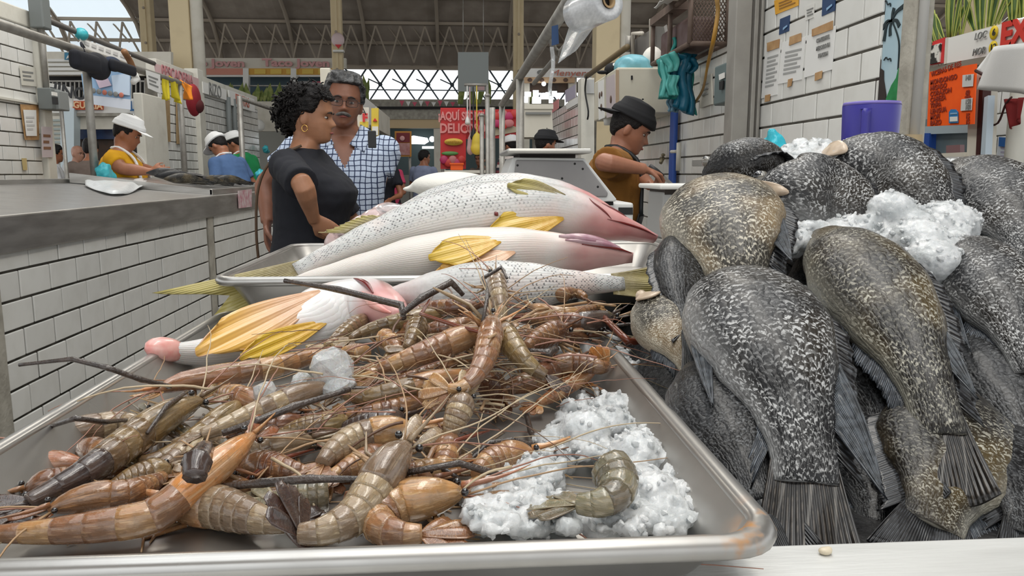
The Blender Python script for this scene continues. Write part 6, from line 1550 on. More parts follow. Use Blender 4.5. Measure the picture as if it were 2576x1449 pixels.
def blades(label, pts, Y, hgt, wd, name='potted_plant', face='Y', X=None, cat='plant', edge=False, seed=1):
    rg = random.Random(seed); t = thing(name, label, cat, (atY(*pts[0], Y) if X is None else atX(*pts[0], X)))
    for x, y in pts:
        p = atY(x, y, Y) if X is None else atX(x, y, X); h = hgt * rg.uniform(.6, 1.15); ln = V((rg.uniform(-.25, .25), rg.uniform(-.25, .25), 1)).normalized(); c = ln.cross(V((rg.uniform(-.4, .4), 1, 0)) if X is None else V((1, rg.uniform(-.4, .4), 0))).normalized(); tw = rg.uniform(-.4, .4)
        def fn(u, v):
            w_ = (u - .5) * 2 * wd * (.55 + .6 * math.sin(min(1, v * 1.05) * PI * .75)) * (1 - max(0, v - .6) * 2.45); cc = c * math.cos(tw * v) + ln.cross(c) * math.sin(tw * v); return p + ln * h * v + cc * w_ + ln.cross(c) * .12 * h * v * v * tw
        b = MB(); b.sheet(fn, 4, 8, .004); o = b.build('leaf', leaf_m if edge else plant_m, t)
        if edge:
            for s_ in (.06, .94):
                b = MB(); b.tube([fn(s_, k / 8) for k in range(8)] + [fn(.5, 1)], wd * .20, 5); b.build('leaf_margin', leaf_y, o)
    return t
blades('hanging green plants on the balcony railing over the left stalls', [(575 + i * 9, 255) for i in range(16)], YR - .3, .5, .07, seed=2)
pY(YR - .6, rc(590, 255, 760, 330), .2, cream2_m, 'balcony_wall', restb := thing('balcony', 'dusty balcony under the taco restaurant with clutter', 'balcony', atY(660, 290, YR)))
for x in (600, 750): b = MB(); p = atY(x, 300, YR - .5); b.box((p.x - .12, YR - .58, 0), (p.x + .12, YR - .42, p.z)); b.build('pillar', cream2_m, restb)
b = MB(); b.ell(atY(655, 315, YR - 1), (.13, .1, .16), 12, 8); b.build('hanging_lamp', white_m, restb)
# gallery under the lattice windows
t = thing('gallery', 'grey concrete gallery with plants and pennants under the bright lattice windows', 'gallery', atY(1000, 270, 21))
pY(21, rc(880, 250, 1420, 280), .3, conc_m, 'parapet', t); pY(21 - .1, rc(880, 268, 1420, 274), .1, dark_m, 'shadow_joint', t); pY(21, rc(880, 280, 1110, 300), .3, conc_m, 'slab_edge', t)
pY(21.05, rc(960, 298, 1112, 322), .3, mat('beige_beam', (.62, .47, .28), .7), 'beige_beam', t)
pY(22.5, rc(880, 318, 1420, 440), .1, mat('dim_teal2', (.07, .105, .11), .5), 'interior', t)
for x in (890, 1105, 1415): b = MB(); p = atY(x, 300, 21.3); b.box((p.x - .15, 21.1, 0), (p.x + .15, 21.5, p.z + .3)); b.build('pillar', cream2_m, t)
pnk = mat('pennant_pink', (.62, .10, .16), .6)
for i in range(10): pY(20.8, [(1005 + i * 16, 253 + (i % 3) * 2), (1017 + i * 16, 253 + (i % 3) * 2), (1011 + i * 16, 268)], .03, (pnk, white_m)[i % 2], 'pennant', t)
blades('snake plants on the gallery parapet', [(905, 262), (915, 262), (925, 262), (1155, 262), (1160, 262), (1185, 262), (1195, 262), (1205, 262), (1230, 262), (1330, 262), (1345, 262)], 20.7, .85, .07, seed=4)
t = thing('lamp_sign', 'bright white lit sign inside the far restaurant below the beige beam', 'sign', atY(1060, 352, 22)); em = mat('lit_panel', (.9, .95, 1), .4, emit=(.92, .97, 1.0), estr=3.0)
pY(22, [(1031, 344), (1040, 341), (1075, 347), (1079, 356), (1068, 363), (1034, 362)], .05, em, 'light_box', t); b = MB(); b.ell(atY(1087, 350, 22), (.08, .03, .08), 12, 8); b.build('round_light', em, t)
pY(22, rc(1062, 368, 1108, 374), .05, em, 'light_strip', t)
t = thing('doorway', 'white-framed glass doorway behind the shopper in lavender', 'door', atY(1080, 400, 22)); pY(21.9, rc(1098, 370, 1106, 440), .08, white_m, 'jamb', t); pY(21.95, rc(1060, 374, 1100, 440), .03, mat('teal_glass', (.12, .19, .19), .2), 'glass', t)
t = thing('poster', 'brown and red menu poster with an orange border left of the shopper in lavender', 'poster', atY(1014, 360, 14)); b = MB(); p = atY(1030, 350, 14.06); b.tube([(p.x, p.y, 0), p], .025, 8); b.build('post', galv_m, t); pY(14, rc(993, 330, 1035, 394), .04, mat('orange_border', (.55, .24, .04), .6), 'border', t); pY(13.98, rc(997, 334, 1031, 358), .03, mat('poster_maroon', (.18, .02, .025), .6), 'top_picture', t); pY(13.98, rc(997, 360, 1031, 390), .03, mat('poster_food', (.35, .13, .12), .6, col2=(.5, .3, .28), nscale=9), 'food_picture', t)
b = MB(); b.ell(atY(1012, 348, 13.96), (.045, .01, .045), 10, 6); b.build('emblem', pkl, t)
t = thing('market_stall', 'row of white stall fronts receding behind the man in the checked shirt', 'stall', (-.9, 11, 0))
for i, (y0, y1) in enumerate(((7.8, 9.6), (9.8, 12.0), (12.2, 14.5))):
    b = MB(); b.box((-1.32, y0, 1.92), (-1.22, y1, 2.26), .01); b.build('sign_band', (cream2_m, white_m, cream2_m)[i], t)
    b = MB(); b.box((-1.30, y0, 0), (-1.20, y0 + .08, 1.95), .01); b.build('post', white_m, t)
    b = MB(); b.box((-1.9, y0 + .1, .0), (-1.35, y1, .95)); b.build('stall_base', mat('dark_wood', (.16, .07, .045), .6), t)
    b = MB(); b.box((-1.42, y0 + .1, 1.0), (-1.40, y1 - .1, 1.6)); b.build('glass_case', mat('case_glass', (.25, .42, .45), .1, col2=(.05, .06, .06), nscale=2), t)
t = thing('sign_board', 'cream hanging sign with one black and one red letter beside the grey-haired man', 'sign', atY(912, 300, 7.6)); pY(7.6, rc(898, 270, 928, 322), .04, cream2_m, 'panel', t); b = MB(); p = atY(913, 300, 7.66); b.tube([(p.x, p.y, 0), p], .02, 8); b.build('post', galv_m, t); text('A', 'lettering', black_m, atY(913, 281, 7.57), .10, '-Y', t); text('F', 'lettering', red_m, atY(918, 297, 7.57), .10, '-Y', t, bold=.006); pY(7.58, rc(905, 306, 926, 320), .02, mat('sign_yellow', (.70, .52, .06), .5), 'yellow_patch', t)
t = thing('sign_board', 'yellow and white hanging sign with a red triangle next to the cream one', 'sign', atY(945, 300, 8)); pY(8.0, rc(934, 272, 952, 345), .04, M['sign_yellow'], 'panel', t); b = MB(); p = atY(943, 300, 8.06); b.tube([(p.x, p.y, 0), p], .02, 8); b.build('post', galv_m, t); pY(7.98, [(938, 305), (949, 305), (943, 297)], .02, red_m, 'red_mark', t); pY(7.98, rc(936, 318, 951, 340), .02, white_m, 'white_patch', t)
# red banner
YB = 11.0
ltr = mat('banner_letters', (.80, .30, .28), .6)
t = thing('banner', 'big red banner announcing delicious food with a yellow oval', 'banner', atY(1150, 340, YB))
pY(YB, rc(1108, 271, 1172, 425), .02, red_m, 'left_panel', t); pY(YB + .25, rc(1170, 278, 1214, 350), .02, red_m, 'right_panel', t)
text('\u00a1AQU\u00cd SE', 'lettering', ltr, atY(1141, 293, YB - .02), .155, '-Y', t, .004, .70, bold=.006); text('COME', 'lettering', ltr, atY(1191, 293, YB + .22), .155, '-Y', t, .004, .70, bold=.006)
text('DELIC', 'lettering', ltr, atY(1141, 324, YB - .02), .18, '-Y', t, .004, .80, bold=.006); text('IOSO', 'lettering', ltr, atY(1195, 324, YB + .22), .18, '-Y', t, .004, .72, bold=.006)
b = MB(); b.lathe([(0, -.01), (.13, -.01), (.13, .01), (0, .01)], (0, 0, 0), 24, 'Y'); c = atY(1141, 357, YB - .03); b.v = [V((c.x + p.x, c.y + p.y, c.z + p.z * .38)) for p in b.v]; b.build('yellow_oval', mat('banner_yellow', (.80, .52, .08), .5), t); text('antojitos', 'lettering', mat('oval_text', (.55, .30, .04), .5), atY(1141, 357, YB - .05), .06, '-Y', t, .003)
fr_ = mat('fruit_pink', (.52, .04, .13), .4); 
for i in range(5): b = MB(); b.ell(atY(1117 + i * 11, 402 + (i % 2) * 8, YB - .05), (.06, .02, .06), 12, 8); b.build('printed_fruit', (fr_, mat('fruit_red', (.6, .05, .04), .4), mat('fruit_rose', (.6, .2, .2), .4))[i % 3], t)
b = MB(); b.ell(atY(1132, 386, YB - .05), (.12, .02, .03), 14, 8); b.build('printed_leaf', mat('printed_green', (.12, .30, .08), .5), t)
for x in (1112, 1210): b = MB(); p = atY(x, 300, YB + .3); b.tube([(p.x, YB + .3, 0), (p.x, YB + .3, atY(x, 275, YB + .3).z)], .025, 8); b.build('pole', galv_m, t)
t = thing('banner', 'wide banner with printed fruit behind the grey posts', 'banner', atY(1260, 310, YB)); pY(YB + .3, rc(1216, 275, 1305, 348), .02, red_m, 'panel', t); pY(YB + .27, [(1218, 290), (1300, 320), (1300, 332), (1222, 345)], .02, mat('print_beige', (.50, .43, .30), .6), 'printed_ribbon', t)
for i in range(9): b = MB(); b.ell(atY(1232 + (i % 5) * 16, 286 + (i // 5) * 24 + (i % 2) * 6, YB + .22), (.075, .02, .06), 12, 8); b.build('printed_fruit', (fr_, M['fruit_red'], M['fruit_rose'])[i % 3], t)
t = thing('market_stall', 'low table under the orange crate below the red banner', 'table', (0, 9.8, 0)); lo, hi = atY(1118, 428, 9.6), atY(1235, 428, 9.6); b = MB(); b.box((lo.x, 9.5, lo.z - .04), (hi.x, 10.3, lo.z - .002), .006); b.build('table_top', cream2_m, t)
for x in (lo.x + .05, hi.x - .05):
    for y in (9.6, 10.2): b = MB(); b.box((x - .03, y - .03, 0), (x + .03, y + .03, lo.z - .04)); b.build('leg', galv_m, t)
t = thing('plastic_crate', 'bright orange plastic crate under the red banner', 'crate', atY(1148, 418, 9.6)); b = MB(); lo, hi = atY(1133, 428, 9.6), atY(1165, 410, 9.6); b.box(lo, V((hi.x, 9.9, hi.z)), .01); b.build('tub', mat('orange_plastic', (.85, .12, .01), .4), t); b = MB(); b.box(V((lo.x - .01, 9.58, hi.z - .02)), V((hi.x + .01, 9.92, hi.z)), .004); b.build('rim', M['orange_plastic'], t)
for lab, x, y, w2, h2, m_, Y in (('yellow and blue plastic bag hanging in front of the red banner', 1200, 362, 14, 28, M['sign_yellow'], 10), ('white bag hanging from the thin post', 1176, 305, 6, 10, white_m, 10), ('pale pink cloth hanging left of the yellow bag', 1183, 365, 8, 25, pinkish, 10.2), ('black cloth hanging above the yellow bag', 1191, 338, 7, 16, black_m, 10.1)):
    c = atY(x, y, Y); b = MB(); b.ell(c, (w2 * Y / 1951, .05, h2 * Y / 1951), 12, 10); b.ell(c - V((0, 0, h2 * Y / 1951 * .4)), (w2 * Y / 1951 * 1.2, .06, h2 * Y / 1951 * .6), 12, 8); b.tube([c, V((c.x, c.y, 2.35))], .016, 6); o = b.build('hanging_bag', m_); remesh(o, .014, 2); tag(o, lab, 'bag')
t = thing('hanging_rail', 'thin rail above the hanging bags in front of the red banner', 'rail', atY(1190, 220, 10)); b = MB(); p, q_ = atY(1168, 240, 10), atY(1226, 240, 10); b.tube([(p.x, 10.05, 2.36), (q_.x, 10.05, 2.36)], .02, 8); b.build('rail_bar', galv_m, t)
for x in (q_.x,): b = MB(); b.tube([(x, 10.05, 0), (x, 10.05, 2.36)], .02, 8); b.build('post', galv_m, t)
for lab, x, y in (('thin grey post left of the twin-pipe rail, second from the right', 1226, 240), ('thin grey post furthest left of the twin-pipe rail', 1212, 290)):
    p = atY(x, y, 7.6); b = MB(); b.tube([V((p.x, p.y, 0)), p], .022, 8); b.ell(p, (.03, .03, .02), 8, 6); o = b.build('grey_post', galv_m); tag(o, lab, 'post')
t = thing('hanging_sign', 'plain grey square panel hanging in front of the lattice windows', 'sign', atY(1190, 180, 18)); pY(18, rc(1152, 131, 1229, 230), .05, mat('panel_grey', (.36, .39, .38), .6), 'panel', t); pY(17.97, rc(1202, 213, 1219, 227), .03, pinkish, 'corner_label', t)
b = MB(); b.tube([atY(1165, 131, 18.02), atY(1165, -60, 18.02)], .01, 6); b.tube([atY(1216, 131, 18.02), atY(1216, -60, 18.02)], .01, 6); b.build('hanger', galv_m, t)
t = thing('lamp_sign', 'round white and red lamp-shaped sign on the thin cream column', 'sign', atY(850, 105, 19.9)); b = MB(); b.ell(atY(850, 100, 19.9), (.16, .08, .17), 16, 10); b.build('disc', mat('pink_white', (.70, .55, .55), .5), t); pY(19.8, [(842, 112), (859, 112), (851, 122)], .04, red_m, 'red_tip', t); pY(19.8, rc(837, 125, 864, 130), .2, white_m, 'shelf', t)
# stall with the lit kitchen right of the centre
t = thing('restaurant_front', 'upper restaurant front with red lettering left of the right-hand cream column', 'restaurant', atY(1400, 200, 16)); pY(16, rc(1318, 172, 1500, 194), .1, white_m, 'fascia', t); text('Menyeres', 'lettering', M['faded_red'], atY(1440, 184, 15.95), .17, '-Y', t, .01, 1.4, shear=.2)
b = MB(); b.ell(atY(1362, 182, 15.95), (.09, .02, .05), 12, 8); b.build('emblem', ink_m, t)
pY(15.98, rc(1318, 194, 1446, 208), .1, mat('tan_band', (.56, .37, .22), .6), 'band', t)
for i in range(4): b = MB(); b.ell(atY(1333 + i * 30, 201, 15.95), (.05, .02, .04), 10, 6); b.build('band_picture', mat('band_brown', (.12, .07, .05), .6), t)
pY(16.3, rc(1318, 206, 1500, 232), .1, M['dim_interior'], 'interior', t)
b = MB(); b.ell(atY(1368, 211, 15.9), (.045, .04, .045), 10, 8); b.build('lamp', em, t)
for x in (1322, 1440): b = MB(); p = atY(x, 200, 16.2); b.box((p.x - .08, 16.12, 0), (p.x + .08, 16.28, p.z + .1)); b.build('pillar', cream2_m, t)
t = thing('window_2', None, None, (1.5, 15, 2)); tag(t, kind='structure')
for i, (x, y, w2, h2) in enumerate(((1328, 237, 8, 6), (1348, 236, 7, 9), (1365, 238, 6, 4), (1378, 240, 5, 8), (1395, 236, 6, 7), (1322, 250, 6, 8), (1350, 252, 11, 8), (1386, 250, 5, 9))): pY(15.8, rc(x - w2, y - h2, x + w2, y + h2), .03, em, 'lit_pane', t)
t = thing('extractor_hood', 'cream metal extractor hood behind the big scale', 'hood', atY(1350, 300, 8.3)); b = MB(); p = atY(1352, 300, 8.62); b.box((p.x - .05, 8.58, 0), (p.x + .05, 8.68, p.z)); b.build('stand_leg', galv_m, t); pY(8.3, [(1318, 268), (1388, 262), (1392, 345), (1316, 345)], .5, cream2_m, 'hood_body', t); pY(8.28, rc(1316, 262, 1392, 274), .55, cream2_m, 'hood_rim', t); pY(8.27, rc(1322, 282, 1386, 288), .02, ink_m, 'louvre', t)
# ================================================================ right side
# big steel post in front of the wall
sp_ = thing('steel_post', 'tall grey steel post standing before the right tiled wall', 'post', (atY(1880, 200, 3.3).x, 3.3, 1))
def colY(x0, x1, Y, d, m, name, bev=.004):
    a, c = atY(x0, 370, Y).x, atY(x1, 370, Y).x; b = MB(); b.box((a, Y, zt), (c, Y + d, 2.6), bev); b.build(name, m, sp_)
postm = mat('post_grey', (.33, .315, .285), .55, .2, col2=(.27, .255, .23), nscale=8); postd = mat('post_dark', (.13, .12, .105), .6)
colY(1838, 1878, 3.3, .10, postm, 'left_flange'); colY(1878, 1884, 3.31, .10, postd, 'groove', .001); colY(1884, 1895, 3.30, .10, postm, 'middle_rib'); colY(1895, 1900, 3.31, .10, postd, 'groove', .001); colY(1900, 1908, 3.30, .10, postm, 'right_flange')
# papers on the right wall
XR = 1.312
def rnote(label, cs, m=paper_m, lines=4, tape=(), ink=ink_m, cat='notice', name='notice'):
    return note(label, XR, cs, m, lines, ink, .003, name, cat, -1, tape)
lt_ink = mat('light_print', (.36, .36, .35), .7)
rnote('leftmost printed sheet taped to the right tiled wall beside the steel post', [(1928, 112), (1966, 100), (1956, 238), (1916, 248)], lines=8, ink=lt_ink, tape=[[(1931, 108), (1962, 98), (1960, 120), (1931, 130)], [(1926, 240), (1938, 237), (1936, 254), (1925, 257)]])
rnote('middle printed sheet taped to the right tiled wall', [(1970, 106), (2028, 92), (2018, 200), (1958, 212)], lines=6, ink=lt_ink, tape=[[(1988, 93), (2016, 83), (2016, 103), (1986, 115)], [(1984, 200), (1994, 197), (1991, 216), (1982, 220)]])
t = rnote('third taped sheet on the right tiled wall, with three lines of black capitals', [(2032, 90), (2104, 64), (2094, 175), (2024, 196)], lines=0, tape=[[(2044, 74), (2096, 52), (2095, 74), (2044, 92)], [(2052, 184), (2069, 178), (2067, 197), (2051, 204)]])
for k, s_ in enumerate(('CONSERVE EL', 'MERCADO EN', 'FUNCION')): text(s_, 'lettering', ink_m, atX(2070, 98 + k * 20, XR - .006), .020, '-X', t, .001, .80, bold=.0006, tilt=.0)
darkb = mat('dark_blue_sticker', (.012, .045, .13), .4)
for lab, cs in (('dark blue sticker on a tile above the leftmost sheet', [(1964, 48), (1988, 38), (1986, 78), (1961, 88)]), ('dark blue sticker at the top edge above the third sheet', [(2071, -5), (2103, -18), (2101, 27), (2069, 41)])):
    t = rnote(lab, cs, darkb, 0, cat='sticker', name='sticker'); (x0, y0), (x1, y1), (x2, y2), (x3, y3) = cs
    pX(XR - .0055, [(x0 * .7 + x2 * .3, y0 * .4 + y3 * .6 - 2), (x0 * .25 + x2 * .75, y1 * .4 + y2 * .6 + 1), (x0 * .25 + x2 * .75, y1 * .3 + y2 * .7 + 1), (x0 * .7 + x2 * .3, y0 * .3 + y3 * .7)], -.002, mat('sticker_light', (.25, .42, .62), .5), 'mark', t)
t = rnote('orange-yellow sticker at the top left of the right tiled wall', [(1949, 2), (2010, -22), (2009, 14), (1952, 37)], mat('amber_sticker', (.72, .36, .03), .5), 3, ink=mat('amber_dark', (.30, .14, .02), .6), cat='sticker', name='sticker')
t = rnote('white tile sticker with a small grey emblem', [(2025, 18), (2050, 8), (2048, 44), (2028, 52)], mat('off_white', (.68, .67, .63), .4), 3, cat='sticker', name='sticker')
# mural: bare palm, birds, dark rock and green hill painted on the strip beside the pillar
XM = 1.318; pal = mat('mural_black', (.012, .025, .03), .7); hil = mat('mural_green', (.006, .15, .035), .6, col2=(.02, .24, .07), nscale=22); rok = mat('mural_rock', (.028, .02, .018), .8)
mur = thing('mural', 'painted palm tree, birds and green hill on the strip beside the concrete pillar', 'mural', atX(2245, 150, XM))
def stroke(pts, w0, w1, m=pal, name='palm_stroke'):
    P = cr([atX(x, y, XM) for x, y in pts], 12); L, R = [], []
    for i, p in enumerate(P):
        d = (P[min(i + 1, 12)] - P[max(i - 1, 0)]).normalized(); n_ = V((1, 0, 0)).cross(d); h = (w0 + (w1 - w0) * i / 12) / 2; L.append(p + n_ * h); R.append(p - n_ * h)
    b = MB(); b.smooth = False
    for i in range(12): b.prism([L[i], L[i + 1], R[i + 1], R[i]], (-.0022, 0, 0))
    b.build(name, m, mur)
stroke([(2244, 52), (2254, 75), (2262, 105), (2262, 140), (2260, 175)], .004, .006, name='palm_trunk')
for pts in ([(2244, 52), (2246, 35), (2250, 20)], [(2244, 52), (2256, 30), (2276, 14)], [(2244, 52), (2232, 55), (2221, 72)], [(2244, 52), (2232, 62), (2224, 104)], [(2244, 52), (2240, 70), (2240, 90)], [(2244, 52), (2256, 52), (2263, 66)]): stroke(pts, .007, .014, name='palm_leaf')
for pts in ([(2224, 6), (2230, 2), (2234, 12), (2240, 8), (2241, 16)], [(2224, 152), (2230, 144), (2234, 150), (2240, 147), (2242, 154)]): stroke(pts, .003, .004, name='bird')
pX(XM, [(2214, 130), (2218, 140), (2216, 172), (2224, 178), (2224, 200), (2230, 238), (2229, 252), (2202, 254), (2206, 190)], -.003, rok, 'rock', mur)
pX(XM - .001, [(2262, 172), (2274, 163), (2286, 172), (2284, 215), (2270, 330), (2252, 330), (2250, 262), (2230, 250), (2244, 215), (2256, 196)], -.003, hil, 'green_hill', mur)
pX(XM, [(2240, 330), (2268, 330), (2264, 392), (2240, 392)], -.003, mat('mural_blue', (.05, .12, .30), .6), 'blue_base', mur)
# outlet box on the pillar
t = thing('outlet_box', 'tan electric outlet box on the foot of the concrete pillar', 'outlet', (xa, yq - .03, 1.25)); tan = mat('tan_plastic', (.42, .32, .18), .5, col2=(.34, .26, .15), nscale=20)
YO = yq - .045
pY(YO, rc(2284, 338, 2321, 408), .045, tan, 'case', t)
b = MB(); b.ell(atY(2301, 362, YO), (.012, .004, .012), 14, 8); b.build('socket', mat('tan_light', (.50, .39, .23), .5), t)
for dx, dy in ((-4, -3), (4, -3), (0, 5)): pY(YO - .005, rc(2301 + dx - 1.2, 362 + dy - 3, 2301 + dx + 1.2, 362 + dy + 2), .003, dark_m, 'slot', t)
b = MB(); b.ell(atY(2303, 390, YO), (.011, .004, .013), 14, 8); b.build('knockout', dark_m, t)
# blue jug upside down, white bowl and teal bag on a shelf behind the heap
sh_y = 1.86
t = thing('shelf', 'steel shelf behind the tilapia heap carrying the blue jug', 'shelf', (1.05, 1.9, zt))
b = MB(); zs = atY(2185, 398, 1.95).z; b.box((.66, 1.75, zs - .02), (1.25, 2.15, zs), .003); b.build('shelf_board', steel_m, t)
for x in (.70, 1.21): b = MB(); b.box((x - .015, 1.8, zt), (x + .015, 2.1, zs - .02)); b.build('bracket', steel_m, t)
c0 = atY(2184, 398, 1.95); jm = mat('violet_blue_plastic', (.035, .028, .26), .35, sss=.1); jr = mat('violet_rim', (.20, .16, .48), .35)
t = thing('jug', 'violet-blue plastic jug standing upside down behind the ice heap', 'jug', c0); h = atY(2184, 262, 1.95).z - c0.z; r_ = 70 * 1.95 / 1951
b = MB(); b.lathe([(0, 0), (r_ * .93, 0), (r_ * .95, .01), (r_ * 1.0, h - .006), (r_ * .97, h), (0, h)], c0, 40); b.build('jug_body', jm, t)
b = MB(); b.lathe([(r_ * .80, h - .002), (r_ * 1.0, h - .004), (r_ * .97, h + .004), (r_ * .80, h + .005), (r_ * .3, h + .005), (0, h + .005)], c0, 40); b.build('jug_base', jr, t)
hx = [c0 + V((-r_ * .72 + dx, -r_ * .70 - dy, z)) for dx, dy, z in ((.006, -.004, h * .88), (.0, .022, h * .86), (-.006, .026, h * .78), (-.006, .026, h * .2))]
b = MB(); P = cr(hx, 14); b.sweep([[p + V((-.010, 0, 0)), p + V((.010, 0, 0)), p + V((.010, -.007, .002)), p + V((-.010, -.007, .002))] for p in P]); fixn(b.build('handle', jm, t))
b = MB(); b.ell(atY(2184, 302, 1.95 - r_), (.003, .002, .003), 8, 6); b.build('mould_mark', jr, t)
c1 = atY(2050, 398, 1.9); t = thing('bowl', 'white plastic bowl behind the ice at the top of the heap', 'bowl', c1); b = MB(); b.lathe([(0, 0), (.03, 0), (.05, .02), (.056, .036), (.052, .036), (.045, .02), (.028, .006), (0, .006)], c1, 28); b.build('bowl_body', white_m, t)
t = thing('plastic_bag', 'crumpled turquoise plastic bag on the shelf left of the white bowl', 'bag', atY(1965, 375, 1.85)); b = MB()
cc = atY(1968, 375, 1.82)
b.ell(cc + V((-.02, 0, .005)), (.026, .03, .03), 16, 12); b.ell(cc + V((.02, 0, -.008)), (.04, .03, .018), 16, 12); b.ell(cc + V((-.025, 0, .028)), (.010, .012, .018), 10, 8); b.box(cc + V((-.05, -.02, -.08)), cc + V((.05, .02, -.01)), .01)
o = b.build('film', mat('turquoise_plastic', (.03, .42, .52), .35, bump=.4, bscale=40), t); remesh(o, .005, 1)
for v in o.data.vertices: v.co *= 1 + .22 * noise.noise(v.co * 45)
for f in o.data.polygons: f.use_smooth = False

# beige wall cabinet with stickers, cap, bags on top
t = thing('wall_cabinet', 'cream metal wall cabinet with stickers above the fishmonger', 'cabinet', (1.1, 4.9, 1.6)); cbm_ = mat('cream_metal', (.63, .60, .50), .5, col2=(.56, .52, .42), nscale=5)
b = MB(); b.box((.945, 4.6, 1.60), (1.31, 5.35, 1.865), .01); b.build('case', cbm_, t)
pY(4.595, rc(1556, 174, 1686, 282), .01, cbm_, 'front_door', t); pY(4.59, rc(1550, 176, 1557, 284), .012, mat('rusty_edge', (.42, .30, .20), .7), 'hinge_strip', t); pY(4.585, rc(1588, 190, 1592, 200), .012, dark_m, 'keyhole', t)
pX(.942, [(1504, 206), (1518, 200), (1520, 296), (1506, 302)], .004, paper_m, 'sticker_sheet', t)
pX(.942, [(1524, 196), (1546, 186), (1548, 290), (1526, 297)], .004, M['pale_poster'], 'sticker_sheet', t)
for x, y, rr_ in ((1508, 240, .018), (1513, 236, .015), (1512, 270, .02), (1536, 250, .02)): b = MB(); b.ell(atX(x, y, .938), (.004, rr_, rr_ * 1.2), 10, 6); b.build('sticker_mark', M['band_brown'], t)
b = MB(); p = atX(1528, 315, .98); b.lathe([(0, 0), (.022, 0), (.028, .04), (.018, .07), (.0, .075)], p, 14); b.build('lamp_bulb', white_m, t)
c = atY(1525, 200, 4.9); t = thing('black_cap', 'black and white cap with a red bill on top of the cream wall cabinet', 'cap', V((c.x, c.y, 1.865)))
c = V((.99, 4.95, 1.865)); b = MB(); b.ell(c + V((0, 0, .03)), (.055, .06, .045), 14, 10); b.build('crown', cap_k, t); b = MB(); b.ell(c + V((.06, -.02, .02)), (.05, .035, .012), 12, 8); b.build('peak', red_m, t); b = MB(); b.ell(c + V((-.07, -.02, .012)), (.035, .025, .012), 12, 8); b.build('strap', cap_k, t); b = MB(); b.ell(c + V((.015, -.04, .05)), (.03, .02, .02), 10, 8); b.build('white_panel', white_m, t)
c = V((1.10, 4.85, 1.865)); b = MB(); b.ell(c + V((0, 0, .04)), (.12, .12, .07), 22, 14); b.box(c + V((-.10, -.1, 0)), c + V((.10, .1, .03)), .02); o = b.build('folded_plastic', mat('pale_teal_plastic', (.16, .40, .47), .35, bump=.5, bscale=20)); remesh(o, .012, 2); tag(o, 'pale teal plastic bundle on top of the cream wall cabinet', 'plastic bundle')
for v in o.data.vertices: v.co *= 1 + .12 * noise.noise(v.co * 18)
b = MB(); c = V((1.23, 4.9, 1.865)); b.ell(c + V((0, 0, .07)), (.07, .1, .10), 16, 10); b.box(c + V((-.06, -.08, 0)), c + V((.06, .08, .05)), .02); o = b.build('white_sack', cloth('white_sack', (.72, .68, .62))); remesh(o, .012, 3); tag(o, 'white cloth sack on the cream wall cabinet beside the hanging teal bags', 'sack')
# frames and grey board behind the cabinet
t = thing('wall_frame', 'dark grey board with pale steel frames above the cream wall cabinet', 'frame', (1.25, 5.4, 1.9))
pX(1.30, [(1596, 100), (1668, 55), (1690, 180), (1596, 180)], .02, mat('grey_board', (.15, .14, .13), .7), 'board', t)
for x0, y0, x1, y1 in ((1592, 84, 1616, 142), (1638, 50, 1664, 140)):
    for pts in ([(x0, y1 + 20), (x0, y0), (x1, y0)],): b = MB(); b.tube([atX(x, y, 1.27) for x, y in pts], .014, 8); b.build('steel_frame', mat('pale_frame', (.50, .46, .40), .5), t)
b = MB(); b.tube([atX(1580, 130, 1.25), atX(1583, 90, 1.25)], .025, 8); b.build('stub', galv_m, t)
t = thing('bamboo_pole', 'dark slanting pole over the stall behind the fishmonger', 'pole', atX(1540, 160, 1.2)); b = MB(); b.tube([atX(1475, 193, 1.2), atX(1578, 118, 1.2)], .022, 8); b.build('pole', mat('dark_bamboo', (.14, .10, .05), .6), t)
b = MB(); b.tube(cr([atX(1475, 193, 1.18), atX(1472, 230, 1.19), atX(1480, 280, 1.2), atX(1478, 300, 1.2)], 12), .008, 6); b.build('cord', dark_m, t)
pl = thing('trim_3', None, None, (1.2, 7.4, 0)); tag(pl, kind='structure'); pY(7.3, rc(1462, 196, 1495, 440), .2, plaster_m, 'white_pier', pl); pY(7.28, rc(1476, 200, 1495, 235), .03, mat('grey_patch', (.45, .45, .44), .6), 'grey_patch', pl)
t = thing('notices', 'group of faded lilac and white papers on the far right tiled wall', 'notice', atX(1440, 230, 1.23)); pX(1.235, [(1422, 228), (1448, 212), (1448, 245), (1424, 258)], -.004, mat('lilac_paper', (.36, .33, .42), .6), 'lilac_sheet', t); pX(1.235, [(1424, 262), (1462, 238), (1462, 256), (1426, 276)], -.004, paper_m, 'white_sheet', t); pX(1.235, [(1388, 262), (1406, 248), (1406, 272), (1390, 284)], -.004, mat('pink_paper', (.62, .24, .24), .6), 'pink_sheet', t)
# wire cage on the wall
cg = thing('wire_cage', 'rusty brown wire cage fixed high on the right wall beside the steel post', 'cage', (1.2, 4.0, 1.85)); rust = mat('rusty_steel', (.11, .075, .058), .75, col2=(.17, .12, .095), nscale=12)
x0, x1, y0, y1, z0_, z1_ = 1.13, 1.315, 3.78, 4.5, 1.87, 2.10
for p, q_ in (((x0, y0, z0_), (x1, y0, z0_)), ((x0, y0, z1_), (x1, y0, z1_)), ((x0, y1, z0_), (x0, y0, z0_)), ((x0, y1, z1_), (x0, y0, z1_)), ((x0, y0, z0_), (x0, y0, z1_)), ((x1, y0, z0_), (x1, y0, z1_)), ((x0, y1, z0_), (x0, y1, z1_)), ((x0, (y0 + y1) / 2, z0_), (x0, (y0 + y1) / 2, z1_)), ((x1, y1, z0_), (x1, y0, z0_)), ((x0, y1, z0_), (x1, y1, z0_))):
    b = MB(); b.tube([p, q_], .013, 6); b.build('frame_bar', rust, cg)
b = MB()
n = 11
